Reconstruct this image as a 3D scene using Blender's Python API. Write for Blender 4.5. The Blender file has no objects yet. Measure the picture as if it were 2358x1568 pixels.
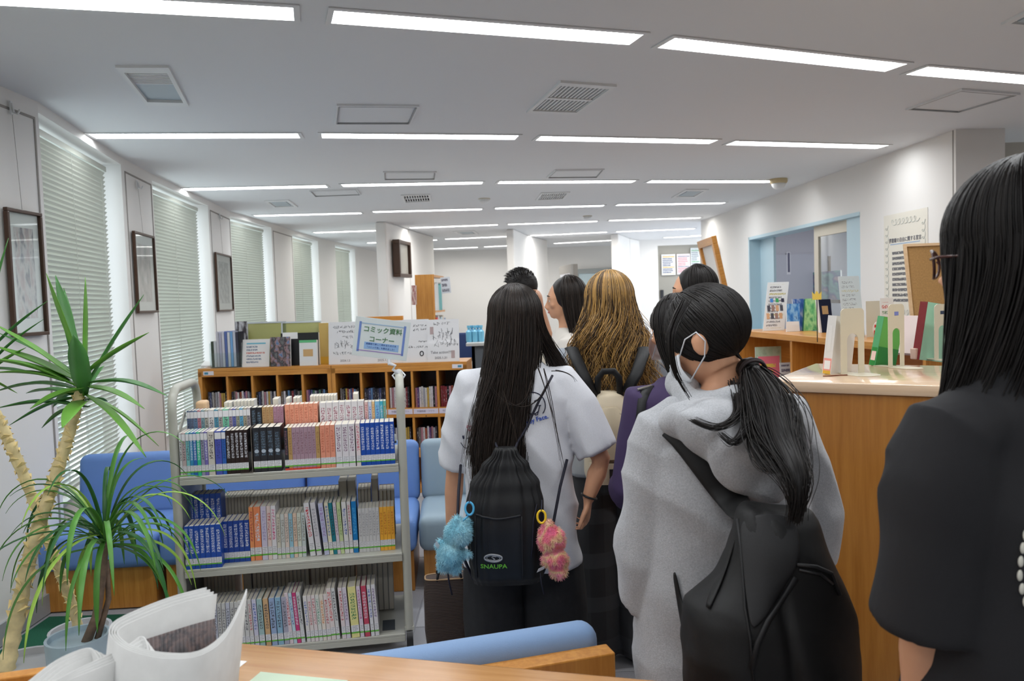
import bpy, bmesh, math, random
import numpy as np
from mathutils import Vector, Matrix
from mathutils.geometry import delaunay_2d_cdt
SC = bpy.context.scene
COL = SC.collection
PI = math.pi
R = math.radians
random.seed(7); np.random.seed(7)

# ------------------------------------------------------------------ camera
CAM_Z = 1.52
F_PX = 18.0/23.5*2358
PITCH, ROLL = R(3.04), R(1.90)
_f = Vector((0, math.cos(PITCH), -math.sin(PITCH)))
_u0 = Vector((0, math.sin(PITCH), math.cos(PITCH)))
_r0 = Vector((1, 0, 0))
CR = _r0*math.cos(ROLL) - _u0*math.sin(ROLL)
CU = _r0*math.sin(ROLL) + _u0*math.cos(ROLL)
CF = _f
CP = Vector((0, 0, CAM_Z))
cam = bpy.data.cameras.new('camera'); cam_o = bpy.data.objects.new('camera', cam); COL.objects.link(cam_o)
cam.sensor_width = 23.5; cam.lens = 18.0; cam.clip_start = 0.05; cam.clip_end = 200
M = Matrix((CR, CU, -CF)).transposed().to_4x4(); M.translation = CP
cam_o.matrix_world = M
cam.dof.use_dof = True; cam.dof.focus_distance = 2.7; cam.dof.aperture_fstop = 4.0
SC.camera = cam_o

# ------------------------------------------------------------------ world and exposure
w = bpy.data.worlds.new('daylight'); SC.world = w; w.use_nodes = True
bg = w.node_tree.nodes['Background']
bg.inputs[0].default_value = (0.86, 0.93, 1.0, 1); bg.inputs[1].default_value = 4.0
SC.view_settings.view_transform = 'Standard'; SC.view_settings.look = 'None'
SC.view_settings.gamma = 1.0; SC.view_settings.use_curve_mapping = False
SC.view_settings.exposure = 0.0
SC.cycles.use_denoising = True
SC.cycles.max_bounces = 8; SC.cycles.diffuse_bounces = 4; SC.cycles.glossy_bounces = 3
SC.cycles.transmission_bounces = 4; SC.cycles.transparent_max_bounces = 12
SC.cycles.caustics_reflective = False; SC.cycles.caustics_refractive = False
SC.cycles.sample_clamp_indirect = 6.0
TUBE_L = 25.0            # radiance of the ceiling tubes

# ------------------------------------------------------------------ photograph pixel -> place in the room
def ray(px, py):
    d = CF*F_PX + CR*(px-1179) + CU*(784-py)
    return d
def onz(px, py, z):
    d = ray(px, py); t = (z-CAM_Z)/d.z
    return CP + d*t
def ony(px, py, y):
    d = ray(px, py); return CP + d*(y/d.y)
def onx(px, py, x):
    d = ray(px, py); return CP + d*(x/d.x)
def onplane(px, py, p0, n):
    d = ray(px, py); t = (Vector(p0)-CP).dot(n)/d.dot(n); return CP + d*t

def S(r, g, b):
    def f(c):
        c /= 255.0
        return c/12.92 if c <= 0.04045 else ((c+0.055)/1.055)**2.4
    return (f(r), f(g), f(b), 1.0)

# ------------------------------------------------------------------ materials
MATS = {}
def mat(name, col, rough=0.6, bump=0.0, bscale=200.0, var=0.0, vscale=8.0, spec=0.4, metal=0.0, coat=0.0, sheen=0.0, emis=None, trans=0.0, stretch=None, alpha=1.0):
    if name in MATS: return MATS[name]
    m = bpy.data.materials.new(name); MATS[name] = m; m.use_nodes = True
    nt = m.node_tree; b = nt.nodes['Principled BSDF']
    b.inputs['Base Color'].default_value = col
    b.inputs['Roughness'].default_value = rough
    b.inputs['Specular IOR Level'].default_value = spec
    b.inputs['Metallic'].default_value = metal
    b.inputs['Coat Weight'].default_value = coat
    b.inputs['Sheen Weight'].default_value = sheen
    b.inputs['Transmission Weight'].default_value = trans
    b.inputs['Alpha'].default_value = alpha
    if emis:
        b.inputs['Emission Color'].default_value = emis[0]; b.inputs['Emission Strength'].default_value = emis[1]
    if bump or var:
        tc = nt.nodes.new('ShaderNodeTexCoord'); src = tc.outputs['Object']
        if stretch:
            mp = nt.nodes.new('ShaderNodeMapping'); mp.inputs['Scale'].default_value = stretch
            nt.links.new(src, mp.inputs['Vector']); src = mp.outputs['Vector']
        if var:
            n = nt.nodes.new('ShaderNodeTexNoise'); n.inputs['Scale'].default_value = vscale; n.inputs['Detail'].default_value = 4
            nt.links.new(src, n.inputs['Vector'])
            r = nt.nodes.new('ShaderNodeValToRGB')
            r.color_ramp.elements[0].position = 0.3; r.color_ramp.elements[1].position = 0.7
            c = col
            r.color_ramp.elements[0].color = (c[0]*(1-var), c[1]*(1-var), c[2]*(1-var), 1)
            r.color_ramp.elements[1].color = (min(1, c[0]*(1+var)), min(1, c[1]*(1+var)), min(1, c[2]*(1+var)), 1)
            nt.links.new(n.outputs['Fac'], r.inputs['Fac']); nt.links.new(r.outputs['Color'], b.inputs['Base Color'])
        if bump:
            n2 = nt.nodes.new('ShaderNodeTexNoise'); n2.inputs['Scale'].default_value = bscale; n2.inputs['Detail'].default_value = 3
            nt.links.new(src, n2.inputs['Vector'])
            bp = nt.nodes.new('ShaderNodeBump'); bp.inputs['Strength'].default_value = bump; bp.inputs['Distance'].default_value = 0.002
            nt.links.new(n2.outputs['Fac'], bp.inputs['Height']); nt.links.new(bp.outputs['Normal'], b.inputs['Normal'])
    return m

def wood(name, c1, c2, rough=0.35, axis='x', sc=1.0, coat=0.25):
    if name in MATS: return MATS[name]
    m = bpy.data.materials.new(name); MATS[name] = m; m.use_nodes = True
    nt = m.node_tree; b = nt.nodes['Principled BSDF']; N = nt.nodes.new; L = nt.links.new
    tc = N('ShaderNodeTexCoord'); mp = N('ShaderNodeMapping')
    s = {'x': (1.5, 26, 26), 'y': (26, 1.5, 26), 'z': (26, 26, 1.5)}[axis]
    mp.inputs['Scale'].default_value = tuple(v*sc for v in s)
    L(tc.outputs['Object'], mp.inputs['Vector'])
    n = N('ShaderNodeTexNoise'); n.inputs['Scale'].default_value = 2.0; n.inputs['Detail'].default_value = 6; n.inputs['Roughness'].default_value = 0.65
    n.inputs['Distortion'].default_value = 0.3
    L(mp.outputs['Vector'], n.inputs['Vector'])
    r = N('ShaderNodeValToRGB'); r.color_ramp.elements[0].position = 0.35; r.color_ramp.elements[1].position = 0.68
    r.color_ramp.elements[0].color = c1; r.color_ramp.elements[1].color = c2
    L(n.outputs['Fac'], r.inputs['Fac']); L(r.outputs['Color'], b.inputs['Base Color'])
    b.inputs['Roughness'].default_value = rough; b.inputs['Coat Weight'].default_value = coat; b.inputs['Coat Roughness'].default_value = 0.15
    bp = N('ShaderNodeBump'); bp.inputs['Strength'].default_value = 0.06; bp.inputs['Distance'].default_value = 0.001
    L(n.outputs['Fac'], bp.inputs['Height']); L(bp.outputs['Normal'], b.inputs['Normal'])
    return m

def emit(name, col, strength):
    m = bpy.data.materials.new(name); m.use_nodes = True; nt = m.node_tree
    for n in list(nt.nodes): nt.nodes.remove(n)
    e = nt.nodes.new('ShaderNodeEmission'); e.inputs[0].default_value = col; e.inputs[1].default_value = strength
    o = nt.nodes.new('ShaderNodeOutputMaterial'); nt.links.new(e.outputs[0], o.inputs[0]); return m

def thin_glass(name, tint=(0.95, 0.98, 0.98, 1), refl=0.08):
    if name in MATS: return MATS[name]
    m = bpy.data.materials.new(name); MATS[name] = m; m.use_nodes = True; nt = m.node_tree
    for n in list(nt.nodes): nt.nodes.remove(n)
    t = nt.nodes.new('ShaderNodeBsdfTransparent'); t.inputs[0].default_value = tint
    g = nt.nodes.new('ShaderNodeBsdfGlossy'); g.inputs['Roughness'].default_value = 0.03
    mx = nt.nodes.new('ShaderNodeMixShader'); lw = nt.nodes.new('ShaderNodeLayerWeight'); lw.inputs[0].default_value = 0.5
    pw = nt.nodes.new('ShaderNodeMath'); pw.operation = 'POWER'; pw.inputs[1].default_value = 4.0; nt.links.new(lw.outputs['Facing'], pw.inputs[0])
    fr = nt.nodes.new('ShaderNodeMath'); fr.operation = 'MULTIPLY_ADD'; fr.inputs[1].default_value = 0.85; fr.inputs[2].default_value = 0.035; nt.links.new(pw.outputs[0], fr.inputs[0])
    o = nt.nodes.new('ShaderNodeOutputMaterial')
    nt.links.new(fr.outputs[0], mx.inputs[0]); nt.links.new(t.outputs[0], mx.inputs[1]); nt.links.new(g.outputs[0], mx.inputs[2])
    nt.links.new(mx.outputs[0], o.inputs[0]); return m

def printed(name, paper, ink, lines=12, dens=0.5, x0=0.1, x1=0.9, y0=0.1, y1=0.9, fx=30.0, rough=0.5, ink2=None, vertical=False, coat=0.0):
    """flat print: rows of broken marks, from the face's own UV"""
    if name in MATS: return MATS[name]
    m = bpy.data.materials.new(name); MATS[name] = m; m.use_nodes = True
    nt = m.node_tree; b = nt.nodes['Principled BSDF']; N = nt.nodes.new; L = nt.links.new
    b.inputs['Roughness'].default_value = rough; b.inputs['Coat Weight'].default_value = coat
    uv = N('ShaderNodeUVMap'); sp = N('ShaderNodeSeparateXYZ'); L(uv.outputs[0], sp.inputs[0])
    U, V = (sp.outputs[0], sp.outputs[1]) if not vertical else (sp.outputs[1], sp.outputs[0])
    def mth(op, a, c, cl=False):
        n = N('ShaderNodeMath'); n.operation = op; n.use_clamp = cl
        for i, v in enumerate((a, c)):
            if v is None: continue
            if isinstance(v, (int, float)): n.inputs[i].default_value = v
            else: L(v, n.inputs[i])
        return n.outputs[0]
    row = mth('MULTIPLY', V, lines); fl = mth('FLOOR', row, None); fr = mth('SUBTRACT', row, fl)
    band = mth('MULTIPLY', mth('GREATER_THAN', fr, 0.25), mth('LESS_THAN', fr, 0.8))
    cx = N('ShaderNodeCombineXYZ'); L(mth('MULTIPLY', U, fx), cx.inputs[0]); L(mth('MULTIPLY', row, 2.5), cx.inputs[1])
    ns = N('ShaderNodeTexNoise'); ns.inputs['Scale'].default_value = 2.0; ns.inputs['Detail'].default_value = 2; L(cx.outputs[0], ns.inputs['Vector'])
    ink_m = mth('MULTIPLY', band, mth('GREATER_THAN', ns.outputs['Fac'], 1-dens))
    cx2 = N('ShaderNodeCombineXYZ'); L(fl, cx2.inputs[1])
    n2 = N('ShaderNodeTexWhiteNoise'); n2.noise_dimensions = '2D'; L(cx2.outputs[0], n2.inputs['Vector'])
    ln = mth('ADD', mth('MULTIPLY', n2.outputs['Value'], 0.3), x1-0.3)
    inx = mth('MULTIPLY', mth('GREATER_THAN', U, x0), mth('LESS_THAN', U, ln))
    iny = mth('MULTIPLY', mth('GREATER_THAN', V, y0), mth('LESS_THAN', V, y1))
    k = mth('MULTIPLY', ink_m, mth('MULTIPLY', inx, iny))
    mx = N('ShaderNodeMix'); mx.data_type = 'RGBA'; L(k, mx.inputs[0]); mx.inputs[6].default_value = paper; mx.inputs[7].default_value = ink
    if ink2:
        m3 = N('ShaderNodeMix'); m3.data_type = 'RGBA'; L(mth('GREATER_THAN', n2.outputs['Value'], 0.6), m3.inputs[0])
        m3.inputs[6].default_value = ink; m3.inputs[7].default_value = ink2; L(m3.outputs[2], mx.inputs[7])
    L(mx.outputs[2], b.inputs['Base Color']); return m

def blotch(name, cols, scale=4.0, rough=0.4, detail=5.0, coat=0.0):
    """a printed picture: soft patches of colour"""
    if name in MATS: return MATS[name]
    m = bpy.data.materials.new(name); MATS[name] = m; m.use_nodes = True
    nt = m.node_tree; b = nt.nodes['Principled BSDF']; N = nt.nodes.new; L = nt.links.new
    uv = N('ShaderNodeUVMap'); n = N('ShaderNodeTexNoise'); n.inputs['Scale'].default_value = scale; n.inputs['Detail'].default_value = detail
    L(uv.outputs[0], n.inputs['Vector']); r = N('ShaderNodeValToRGB')
    el = r.color_ramp.elements
    while len(el) < len(cols): el.new(0.5)
    for i, c in enumerate(cols):
        el[i].position = 0.28 + 0.44*i/max(1, len(cols)-1); el[i].color = c
    L(n.outputs['Fac'], r.inputs['Fac']); L(r.outputs['Color'], b.inputs['Base Color'])
    b.inputs['Roughness'].default_value = rough; b.inputs['Coat Weight'].default_value = coat; return m

# ------------------------------------------------------------------ mesh building
class MB:
    def __init__(s): s.v = []; s.f = []; s.m = []; s.uv = {}
    def add(s, vs, fs, m=0):
        k = len(s.v); s.v += [tuple(v) for v in vs]
        for f in fs: s.f.append(tuple(i+k for i in f)); s.m.append(m)
        return s
    def box(s, x0, x1, y0, y1, z0, z1, m=0, T=None):
        vs = [Vector(p) for p in ((x0,y0,z0),(x1,y0,z0),(x1,y1,z0),(x0,y1,z0),(x0,y0,z1),(x1,y0,z1),(x1,y1,z1),(x0,y1,z1))]
        if T: vs = [T @ v for v in vs]
        return s.add(vs, [(0,3,2,1),(4,5,6,7),(0,1,5,4),(1,2,6,5),(2,3,7,6),(3,0,4,7)], m)
    def quad(s, a, b, c, d, m=0):
        """with UV 0..1: a=(0,0) b=(1,0) c=(1,1) d=(0,1)"""
        s.add((a, b, c, d), [(0, 1, 2, 3)], m); s.uv[len(s.f)-1] = ((0,0),(1,0),(1,1),(0,1)); return s
    def prism(s, poly, z0, z1, m=0):
        n = len(poly)
        a = sum(poly[i][0]*poly[(i+1)%n][1]-poly[(i+1)%n][0]*poly[i][1] for i in range(n))
        if a < 0: poly = poly[::-1]
        vs = [(p[0], p[1], z0) for p in poly]+[(p[0], p[1], z1) for p in poly]
        fs = [tuple(range(n-1, -1, -1)), tuple(range(n, 2*n))]+[(i, (i+1)%n, n+(i+1)%n, n+i) for i in range(n)]
        return s.add(vs, fs, m)
    def tube(s, pts, rad, n=10, m=0, cap=True, flat=1.0, up=None):
        pts = [Vector(p) for p in pts]; k = len(pts)
        if not hasattr(rad, '__len__'): rad = [rad]*k
        vs = []; prev = None
        for i, p in enumerate(pts):
            t = (pts[min(i+1, k-1)]-pts[max(i-1, 0)]).normalized()
            if prev is None:
                a = Vector(up) if up else (Vector((0,0,1)) if abs(t.z) < 0.9 else Vector((0,1,0)))
            else: a = prev
            a = (a - t*a.dot(t)).normalized(); prev = a; b = t.cross(a)
            for j in range(n):
                w_ = 2*PI*j/n
                vs.append(p + a*math.cos(w_)*rad[i]*flat + b*math.sin(w_)*rad[i])
        fs = [(i*n+j, i*n+(j+1)%n, (i+1)*n+(j+1)%n, (i+1)*n+j) for i in range(k-1) for j in range(n)]
        if cap: fs += [tuple(range(n-1, -1, -1)), tuple((k-1)*n+j for j in range(n))]
        return s.add(vs, fs, m)
    def lathe(s, prof, n=24, m=0, c=(0,0)):
        k = len(prof); vs = [(c[0]+r*math.cos(2*PI*j/n), c[1]+r*math.sin(2*PI*j/n), z) for r, z in prof for j in range(n)]
        fs = [(i*n+j, i*n+(j+1)%n, (i+1)*n+(j+1)%n, (i+1)*n+j) for i in range(k-1) for j in range(n)]
        fs += [tuple(range(n-1, -1, -1)), tuple((k-1)*n+j for j in range(n))]
        return s.add(vs, fs, m)
    def ell(s, c, r, m=0, nu=20, nv=12, T=None):
        vs = []; c = Vector(c)
        for i in range(nv+1):
            th = PI*i/nv
            for j in range(nu):
                ph = 2*PI*j/nu
                p = Vector((r[0]*math.sin(th)*math.cos(ph), r[1]*math.sin(th)*math.sin(ph), r[2]*math.cos(th)))
                if T is not None: p = T @ p
                vs.append(c+p)
        fs = [(i*nu+j, (i+1)*nu+j, (i+1)*nu+(j+1)%nu, i*nu+(j+1)%nu) for i in range(nv) for j in range(nu)]
        return s.add(vs, fs, m)
    def loft(s, secs, n=28, m=0):
        """horizontal-ish sections (cx, cy, cz, rx, ry[, power])"""
        vs = []
        for q in secs:
            cx, cy, cz, rx, ry = q[:5]; pw = q[5] if len(q) > 5 else 2.0
            for j in range(n):
                a = 2*PI*j/n; c_, s_ = math.cos(a), math.sin(a)
                vs.append((cx+rx*math.copysign(abs(c_)**(2/pw), c_), cy+ry*math.copysign(abs(s_)**(2/pw), s_), cz))
        k = len(secs)
        up = secs[-1][2] > secs[0][2]
        fs = [(i*n+j, i*n+(j+1)%n, (i+1)*n+(j+1)%n, (i+1)*n+j) for i in range(k-1) for j in range(n)]
        fs += [tuple(range(n-1, -1, -1)), tuple((k-1)*n+j for j in range(n))]
        if not up: fs = [f[::-1] for f in fs]
        return s.add(vs, fs, m)
    def mesh(s, name, mats, smooth=False, bevel=0.0, seg=2):
        me = bpy.data.meshes.new(name); me.from_pydata(s.v, [], s.f)
        for m_ in (mats if isinstance(mats, (list, tuple)) else [mats]): me.materials.append(m_)
        me.polygons.foreach_set('material_index', s.m)
        if s.uv:
            ul = me.uv_layers.new(name='UVMap'); 
            for fi, c in s.uv.items():
                for li, q in zip(me.polygons[fi].loop_indices, c): ul.data[li].uv = q
        if bevel:
            bm = bmesh.new(); bm.from_mesh(me)
            bmesh.ops.bevel(bm, geom=[e for e in bm.edges if len(e.link_faces) == 2 and e.calc_face_angle(0) > 0.5], offset=bevel, segments=seg, affect='EDGES', profile=0.5)
            bm.to_mesh(me); bm.free()
        if smooth:
            me.polygons.foreach_set('use_smooth', [True]*len(me.polygons))
            if smooth != 'all':
                try: me.set_sharp_from_angle(angle=R(40))
                except Exception: pass
        me.update(); return me
    def build(s, name, mats, parent=None, loc=None, rz=0.0, smooth=False, bevel=0.0, seg=2):
        return link(name, s.mesh(name, mats, smooth, bevel, seg), parent, loc, rz)

def link(name, me, parent=None, loc=None, rz=0.0):
    o = bpy.data.objects.new(name, me); COL.objects.link(o)
    if parent: o.parent = parent
    if loc is not None: o.location = loc
    if rz: o.rotation_euler = (0, 0, rz)
    return o
def tag(o, label=None, cat=None, group=None, kind=None):
    if label: o['label'] = label
    if cat: o['category'] = cat
    if group: o['group'] = group
    if kind: o['kind'] = kind
    return o
def empty(name, loc=(0,0,0), rz=0.0, label=None, cat=None, group=None):
    o = bpy.data.objects.new(name, None); COL.objects.link(o); o.empty_display_size = 0.05
    o.location = loc; o.rotation_euler = (0, 0, rz); return tag(o, label, cat, group)
def struct(o): o['kind'] = 'structure'; return o

def text_mesh(name, txt, size, m, align='CENTER', extrude=0.0003, bold=0.0, spacing=1.0):
    cu = bpy.data.curves.new('tmp_text', 'FONT'); cu.body = txt; cu.size = size; cu.align_x = align; cu.align_y = 'CENTER'
    cu.extrude = extrude; cu.offset = bold; cu.resolution_u = 2; cu.space_line = spacing
    o = bpy.data.objects.new('tmp_text', cu); COL.objects.link(o)
    dg = bpy.context.evaluated_depsgraph_get(); me = bpy.data.meshes.new_from_object(o.evaluated_get(dg))
    bpy.data.objects.remove(o); bpy.data.curves.remove(cu)
    me.name = name; me.materials.clear(); me.materials.append(m); return me
def basis(origin, xdir, zdir):
    """matrix whose local x, y are the text's right and up, z its outward normal"""
    x = Vector(xdir).normalized(); y = Vector(zdir); y = (y-x*y.dot(x)).normalized(); z = x.cross(y)
    M_ = Matrix((x, y, z)).transposed().to_4x4(); M_.translation = Vector(origin); return M_
def copy_tree(o, parent=None):
    c = o.copy(); COL.objects.link(c)
    if parent: c.parent = parent
    for ch in o.children: copy_tree(ch, c)
    return c
ORD = 'first second third fourth fifth sixth seventh eighth ninth tenth eleventh twelfth thirteenth fourteenth fifteenth sixteenth seventeenth eighteenth nineteenth twentieth'.split()
def ordn(i):
    if i < 20: return ORD[i]
    tens = {2: 'twenty', 3: 'thirty', 4: 'forty', 5: 'fifty'}; j = i+1
    return ('twentieth thirtieth fortieth fiftieth'.split()[j//10-2]) if j % 10 == 0 else tens[j//10]+'-'+ORD[j % 10-1]
# ================================================================== materials of the room
HC = 2.62
M_WALL = mat('wall_paint', (0.79, 0.775, 0.75, 1), 0.75, bump=0.05, bscale=300)
M_WALLD = mat('wall_paint_beige', (0.5, 0.46, 0.40, 1), 0.8)
M_CEIL = mat('ceiling_board', (0.76, 0.77, 0.78, 1), 0.85, bump=0.05, bscale=120)
M_FLOOR = mat('carpet_tile_grey', S(184, 185, 190), 0.95, bump=0.5, bscale=600, var=0.12, vscale=300)
M_FLOOR2 = mat('carpet_tile_dark', S(164, 165, 171), 0.95, bump=0.5, bscale=600, var=0.12, vscale=300)
M_GREEN = mat('green_carpet', S(28, 92, 68), 0.95, bump=0.6, bscale=500, var=0.25, vscale=200)
M_WHITE = mat('white_metal', (0.75, 0.76, 0.76, 1), 0.45)
M_TRIM = mat('grey_groove', (0.30, 0.28, 0.26, 1), 0.7)
M_DARK = mat('dark_void', (0.02, 0.022, 0.025, 1), 0.6)
M_SLAT = mat('blind_slat', S(196, 200, 190), 0.45, spec=0.4)
M_WOOD = wood('orange_wood', S(186, 122, 48), S(212, 150, 70), 0.38)
M_WOODZ = wood('orange_wood_upright', S(184, 120, 46), S(210, 148, 68), 0.38, axis='z')
M_WOODY = wood('orange_wood_deep', S(186, 122, 48), S(212, 150, 70), 0.30, axis='y')
M_TOP = wood('pale_wood_top', S(178, 126, 74), S(200, 150, 94), 0.25, axis='x', coat=0.5)
M_DWOOD = mat('dark_wood_frame', S(72, 50, 36), 0.4)
M_GOLD = mat('brass_frame', S(150, 118, 62), 0.35, metal=0.6)
M_CTOP = wood('counter_top_pale', S(212, 180, 146), S(226, 196, 164), 0.18, axis='x', coat=0.6)
M_GLASS = thin_glass('clear_glass')
M_TUBE = emit('lamp_glow', (0.955, 0.98, 1.0, 1), TUBE_L)
M_TUBE2 = emit('lamp_glow_staff', (1.0, 0.975, 0.93, 1), TUBE_L*1.3)
M_PAPER = mat('white_paper', (0.80, 0.80, 0.79, 1), 0.6)
M_CYAN = mat('pale_blue_paint', S(186, 210, 220), 0.5)
M_CREAM = mat('cream_metal', S(206, 198, 182), 0.45)
M_BLACK = mat('black_plastic', (0.015, 0.015, 0.017, 1), 0.4)

# ================================================================== ceiling with its light slots
def nrm2(v): v = Vector((v[0], v[1], 0)); return v.normalized()
ROWS = [
 # (left px, right px) of each tube, nearest row first
 [None, ((778, 37), (1455, 88)), ((1543, 97), (2056, 153)), ((2118, 161), None)],
 [((221, 312), (681, 311)), ((748, 311), (1183, 315)), ((1246, 317), (1637, 325)), ((1688, 328), (2027, 337))],
 [((432, 435), (747, 428)), ((793, 426), (1106, 420)), ((1153, 419), (1455, 417)), ((1499, 417), (1775, 417))],
 [((591, 496), (828, 490)), ((863, 487), (1106, 481)), ((1144, 479), (1386, 473)), ((1424, 471), (1663, 467))],
 [((727, 535), (905, 529)), ((948, 524), (1143, 517)), ((1173, 516), (1372, 509)), ((1406, 507), (1609, 501))],
 [((850, 559), (1003, 552)), ((1028, 550), (1190, 543)), ((1225, 542), (1395, 534)), ((1422, 533), (1597, 526))],
 [((1000, 573), (1098, 569)), ((1118, 568), (1250, 561)), ((1278, 560), (1407, 553)), ((1531, 547), (1640, 541))],
]
TUBES = []
for ri, row in enumerate(ROWS):
    for ti, t in enumerate(row):
        if t is None:            # first row, far left: only its right end is in view
            b = onz(664, 29, HC); a = b - nrm2(onz(664, 29, HC)-onz(480, 19, HC))*1.22
        elif t[1] is None:
            a = onz(*t[0], HC); b = a + nrm2(onz(2356, 181, HC)-a)*1.22
        else:
            a, b = onz(*t[0], HC), onz(*t[1], HC)
        TUBES.append((ri, ti, a, b))
# two rows above and behind the viewer, continuing the same spacing
for k, yb in ((7, 1.35), (8, -0.65)):
    for ti in range(4):
        x0 = -2.35 + ti*1.36; sl = 0.33
        TUBES.append((k, ti, Vector((x0, yb+sl*(x0+1), HC)), Vector((x0+1.2*0.95, yb+sl*(x0+2.14), HC))))
for yb in (15.2,):  # unseen lamps added to brighten the far pillars and back wall
    for x0 in (3.5, 4.8): TUBES.append((9, (0 if x0 < 4 else 1)+(0 if yb < 14 else 2), Vector((x0, yb, HC)), Vector((x0+1.2, yb-.1, HC))))
def quad_of(a, b, hw, ext=0.0):
    u = (b-a).normalized(); n = Vector((-u.y, u.x, 0))
    a2, b2 = a-u*ext, b+u*ext
    return [a2-n*hw, b2-n*hw, b2+n*hw, a2+n*hw]
HW = 0.068
VENTS = []   # holes for grilles (quads on the ceiling)
def pxq(*ps): return [onz(p[0], p[1], HC) for p in ps]
Q_RET = pxq((337, 238), (435, 241), (388, 150), (265, 150))
Q_GR1 = pxq((1212, 256), (1328, 260), (1420, 195), (1291, 185))
Q_GR2 = pxq((931, 466), (994, 462), (990, 446), (923, 448))
Q_GR3 = pxq((1233, 460), (1298, 457), (1313, 441), (1246, 443))
holes = [quad_of(a, b, HW, 0.02) for _, _, a, b in TUBES] + [Q_GR1, Q_GR2, Q_GR3, Q_RET]
def shrink(q, k=0.93):
    c = sum(q, Vector())/4; return [c+(p-c)*k for p in q]
outer = [(-4.2, -3.2), (6.2, -3.2), (6.2, 20.0), (-4.2, 20.0)]
vs = [Vector(p) for p in outer]; es = [(0, 1), (1, 2), (2, 3), (3, 0)]
for i, h in enumerate(holes):
    hh = h if i < len(TUBES) else shrink(h)
    k = len(vs); vs += [Vector((p.x, p.y)) for p in hh]; es += [(k, k+1), (k+1, k+2), (k+2, k+3), (k+3, k)]
    holes[i] = hh
ov, oe, of, *_r = delaunay_2d_cdt(vs, es, [], 0, 1e-5)
def inside(p, q):
    s = None
    for i in range(4):
        a, b = q[i], q[(i+1) % 4]
        c = (b.x-a.x)*(p.y-a.y)-(b.y-a.y)*(p.x-a.x)
        if s is None: s = c > 0
        elif (c > 0) != s: return False
    return True
cm = MB(); keep = []
for f in of:
    c = sum((ov[i] for i in f), Vector((0, 0)))/len(f)
    if not any(inside(c, q) for q in holes): keep.append(f)
n0 = len(ov)
cm.add([(v.x, v.y, HC) for v in ov], [f[::-1] for f in keep])
cm.box(-4.2, 6.2, -3.2, 20.0, HC+0.30, HC+0.34)
cm.box(-4.25, -4.2, -3.2, 20, HC, HC+0.34); cm.box(6.2, 6.25, -3.2, 20, HC, HC+0.34)
cm.box(-4.2, 6.2, -3.25, -3.2, HC, HC+0.34); cm.box(-4.2, 6.2, 20, 20.05, HC, HC+0.34)
ceiling = struct(cm.build('ceiling', M_CEIL))

ROWW = ['nearest', 'second', 'third', 'fourth', 'fifth', 'sixth', 'seventh']
TW = ['leftmost', 'second from left', 'third from left', 'rightmost']
for ri, ti, a, b in TUBES:
    c = (a+b)/2; u = (b-a).normalized(); L_ = (b-a).length; ang = math.atan2(u.y, u.x)
    lab = f'recessed white strip lamp in ceiling, {TW[ti]} of the {ROWW[ri]} row' if ri < 7 else f'added unseen strip lamp brightening the far bay past the right wall corner, {["near left","near right","far left","far right"][ti]}' if ri == 9 else f'recessed white strip lamp in ceiling behind the viewer, {TW[ti]} of {["nearer","farther"][ri-7]} row'
    root = empty('ceiling_light', (c.x, c.y, HC), ang, lab, 'ceiling light', 'recessed strip lamps in the ceiling')
    hl = L_/2+0.02
    m = MB()      # open channel above the slot and a thin rim under the ceiling
    m.box(-hl-.004, hl+.004, -HW-.004, -HW+.001, -.003, .075); m.box(-hl-.004, hl+.004, HW-.001, HW+.004, -.003, .075)
    m.box(-hl-.004, -hl+.001, -HW, HW, -.003, .075); m.box(hl-.001, hl+.004, -HW, HW, -.003, .075)
    m.box(-hl, hl, -HW, HW, .068, .075)
    m.build('housing', M_WHITE, root)
    e = 0.022
    r_ = MB()
    for x0, x1, y0, y1 in ((-hl-e, hl+e, -HW-e, -HW), (-hl-e, hl+e, HW, HW+e), (-hl-e, -hl, -HW, HW), (hl, hl+e, -HW, HW)):
        r_.box(x0, x1, y0, y1, -.006, -.001)
    r_.build('rim', M_WHITE, root)
    d = MB(); d.add([(-hl+.015, -HW+.006, .012), (hl-.015, -HW+.006, .012), (hl-.015, HW-.006, .012), (-hl+.015, HW-.006, .012)], [(3, 2, 1, 0)])
    d.build('diffuser', M_TUBE2 if ri in (4, 5, 6) else M_TUBE, root)

# ------------------------------------------------------------------ grilles, hatches and detectors
def framed(name, q, label, cat, group, slats=0, deep=True, cols=1, w_=0.12, fm_=None):
    c = sum(q, Vector())/4
    root = empty(name, c, 0, label, cat, group)
    def P(u, v, z): 
        p = (q[0]*(1-u)+q[1]*u)*(1-v)+(q[3]*(1-u)+q[2]*u)*v
        return (p.x-c.x, p.y-c.y, z)
    fm = MB()
    def cell(mb, u0, u1, v0, v1, z0, z1, m=0):
        ps = [P(u0, v0, z0), P(u1, v0, z0), P(u1, v1, z0), P(u0, v1, z0), P(u0, v0, z1), P(u1, v0, z1), P(u1, v1, z1), P(u0, v1, z1)]
        mb.add(ps, [(0,3,2,1),(4,5,6,7),(0,1,5,4),(1,2,6,5),(2,3,7,6),(3,0,4,7)], m)
    e = w_
    for u0, u1, v0, v1 in ((0, 1, 0, e*.7), (0, 1, 1-e*.7, 1), (0, e*.55, e*.7, 1-e*.7), (1-e*.55, 1, e*.7, 1-e*.7)): cell(fm, u0, u1, v0, v1, -.012, 0.004)
    if cols == 2: cell(fm, e*.5, 1-e*.5, .475, .525, -.008, 0.004)
    fm.build('frame', fm_ or M_WHITE, root)
    return root, P, cell
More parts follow.
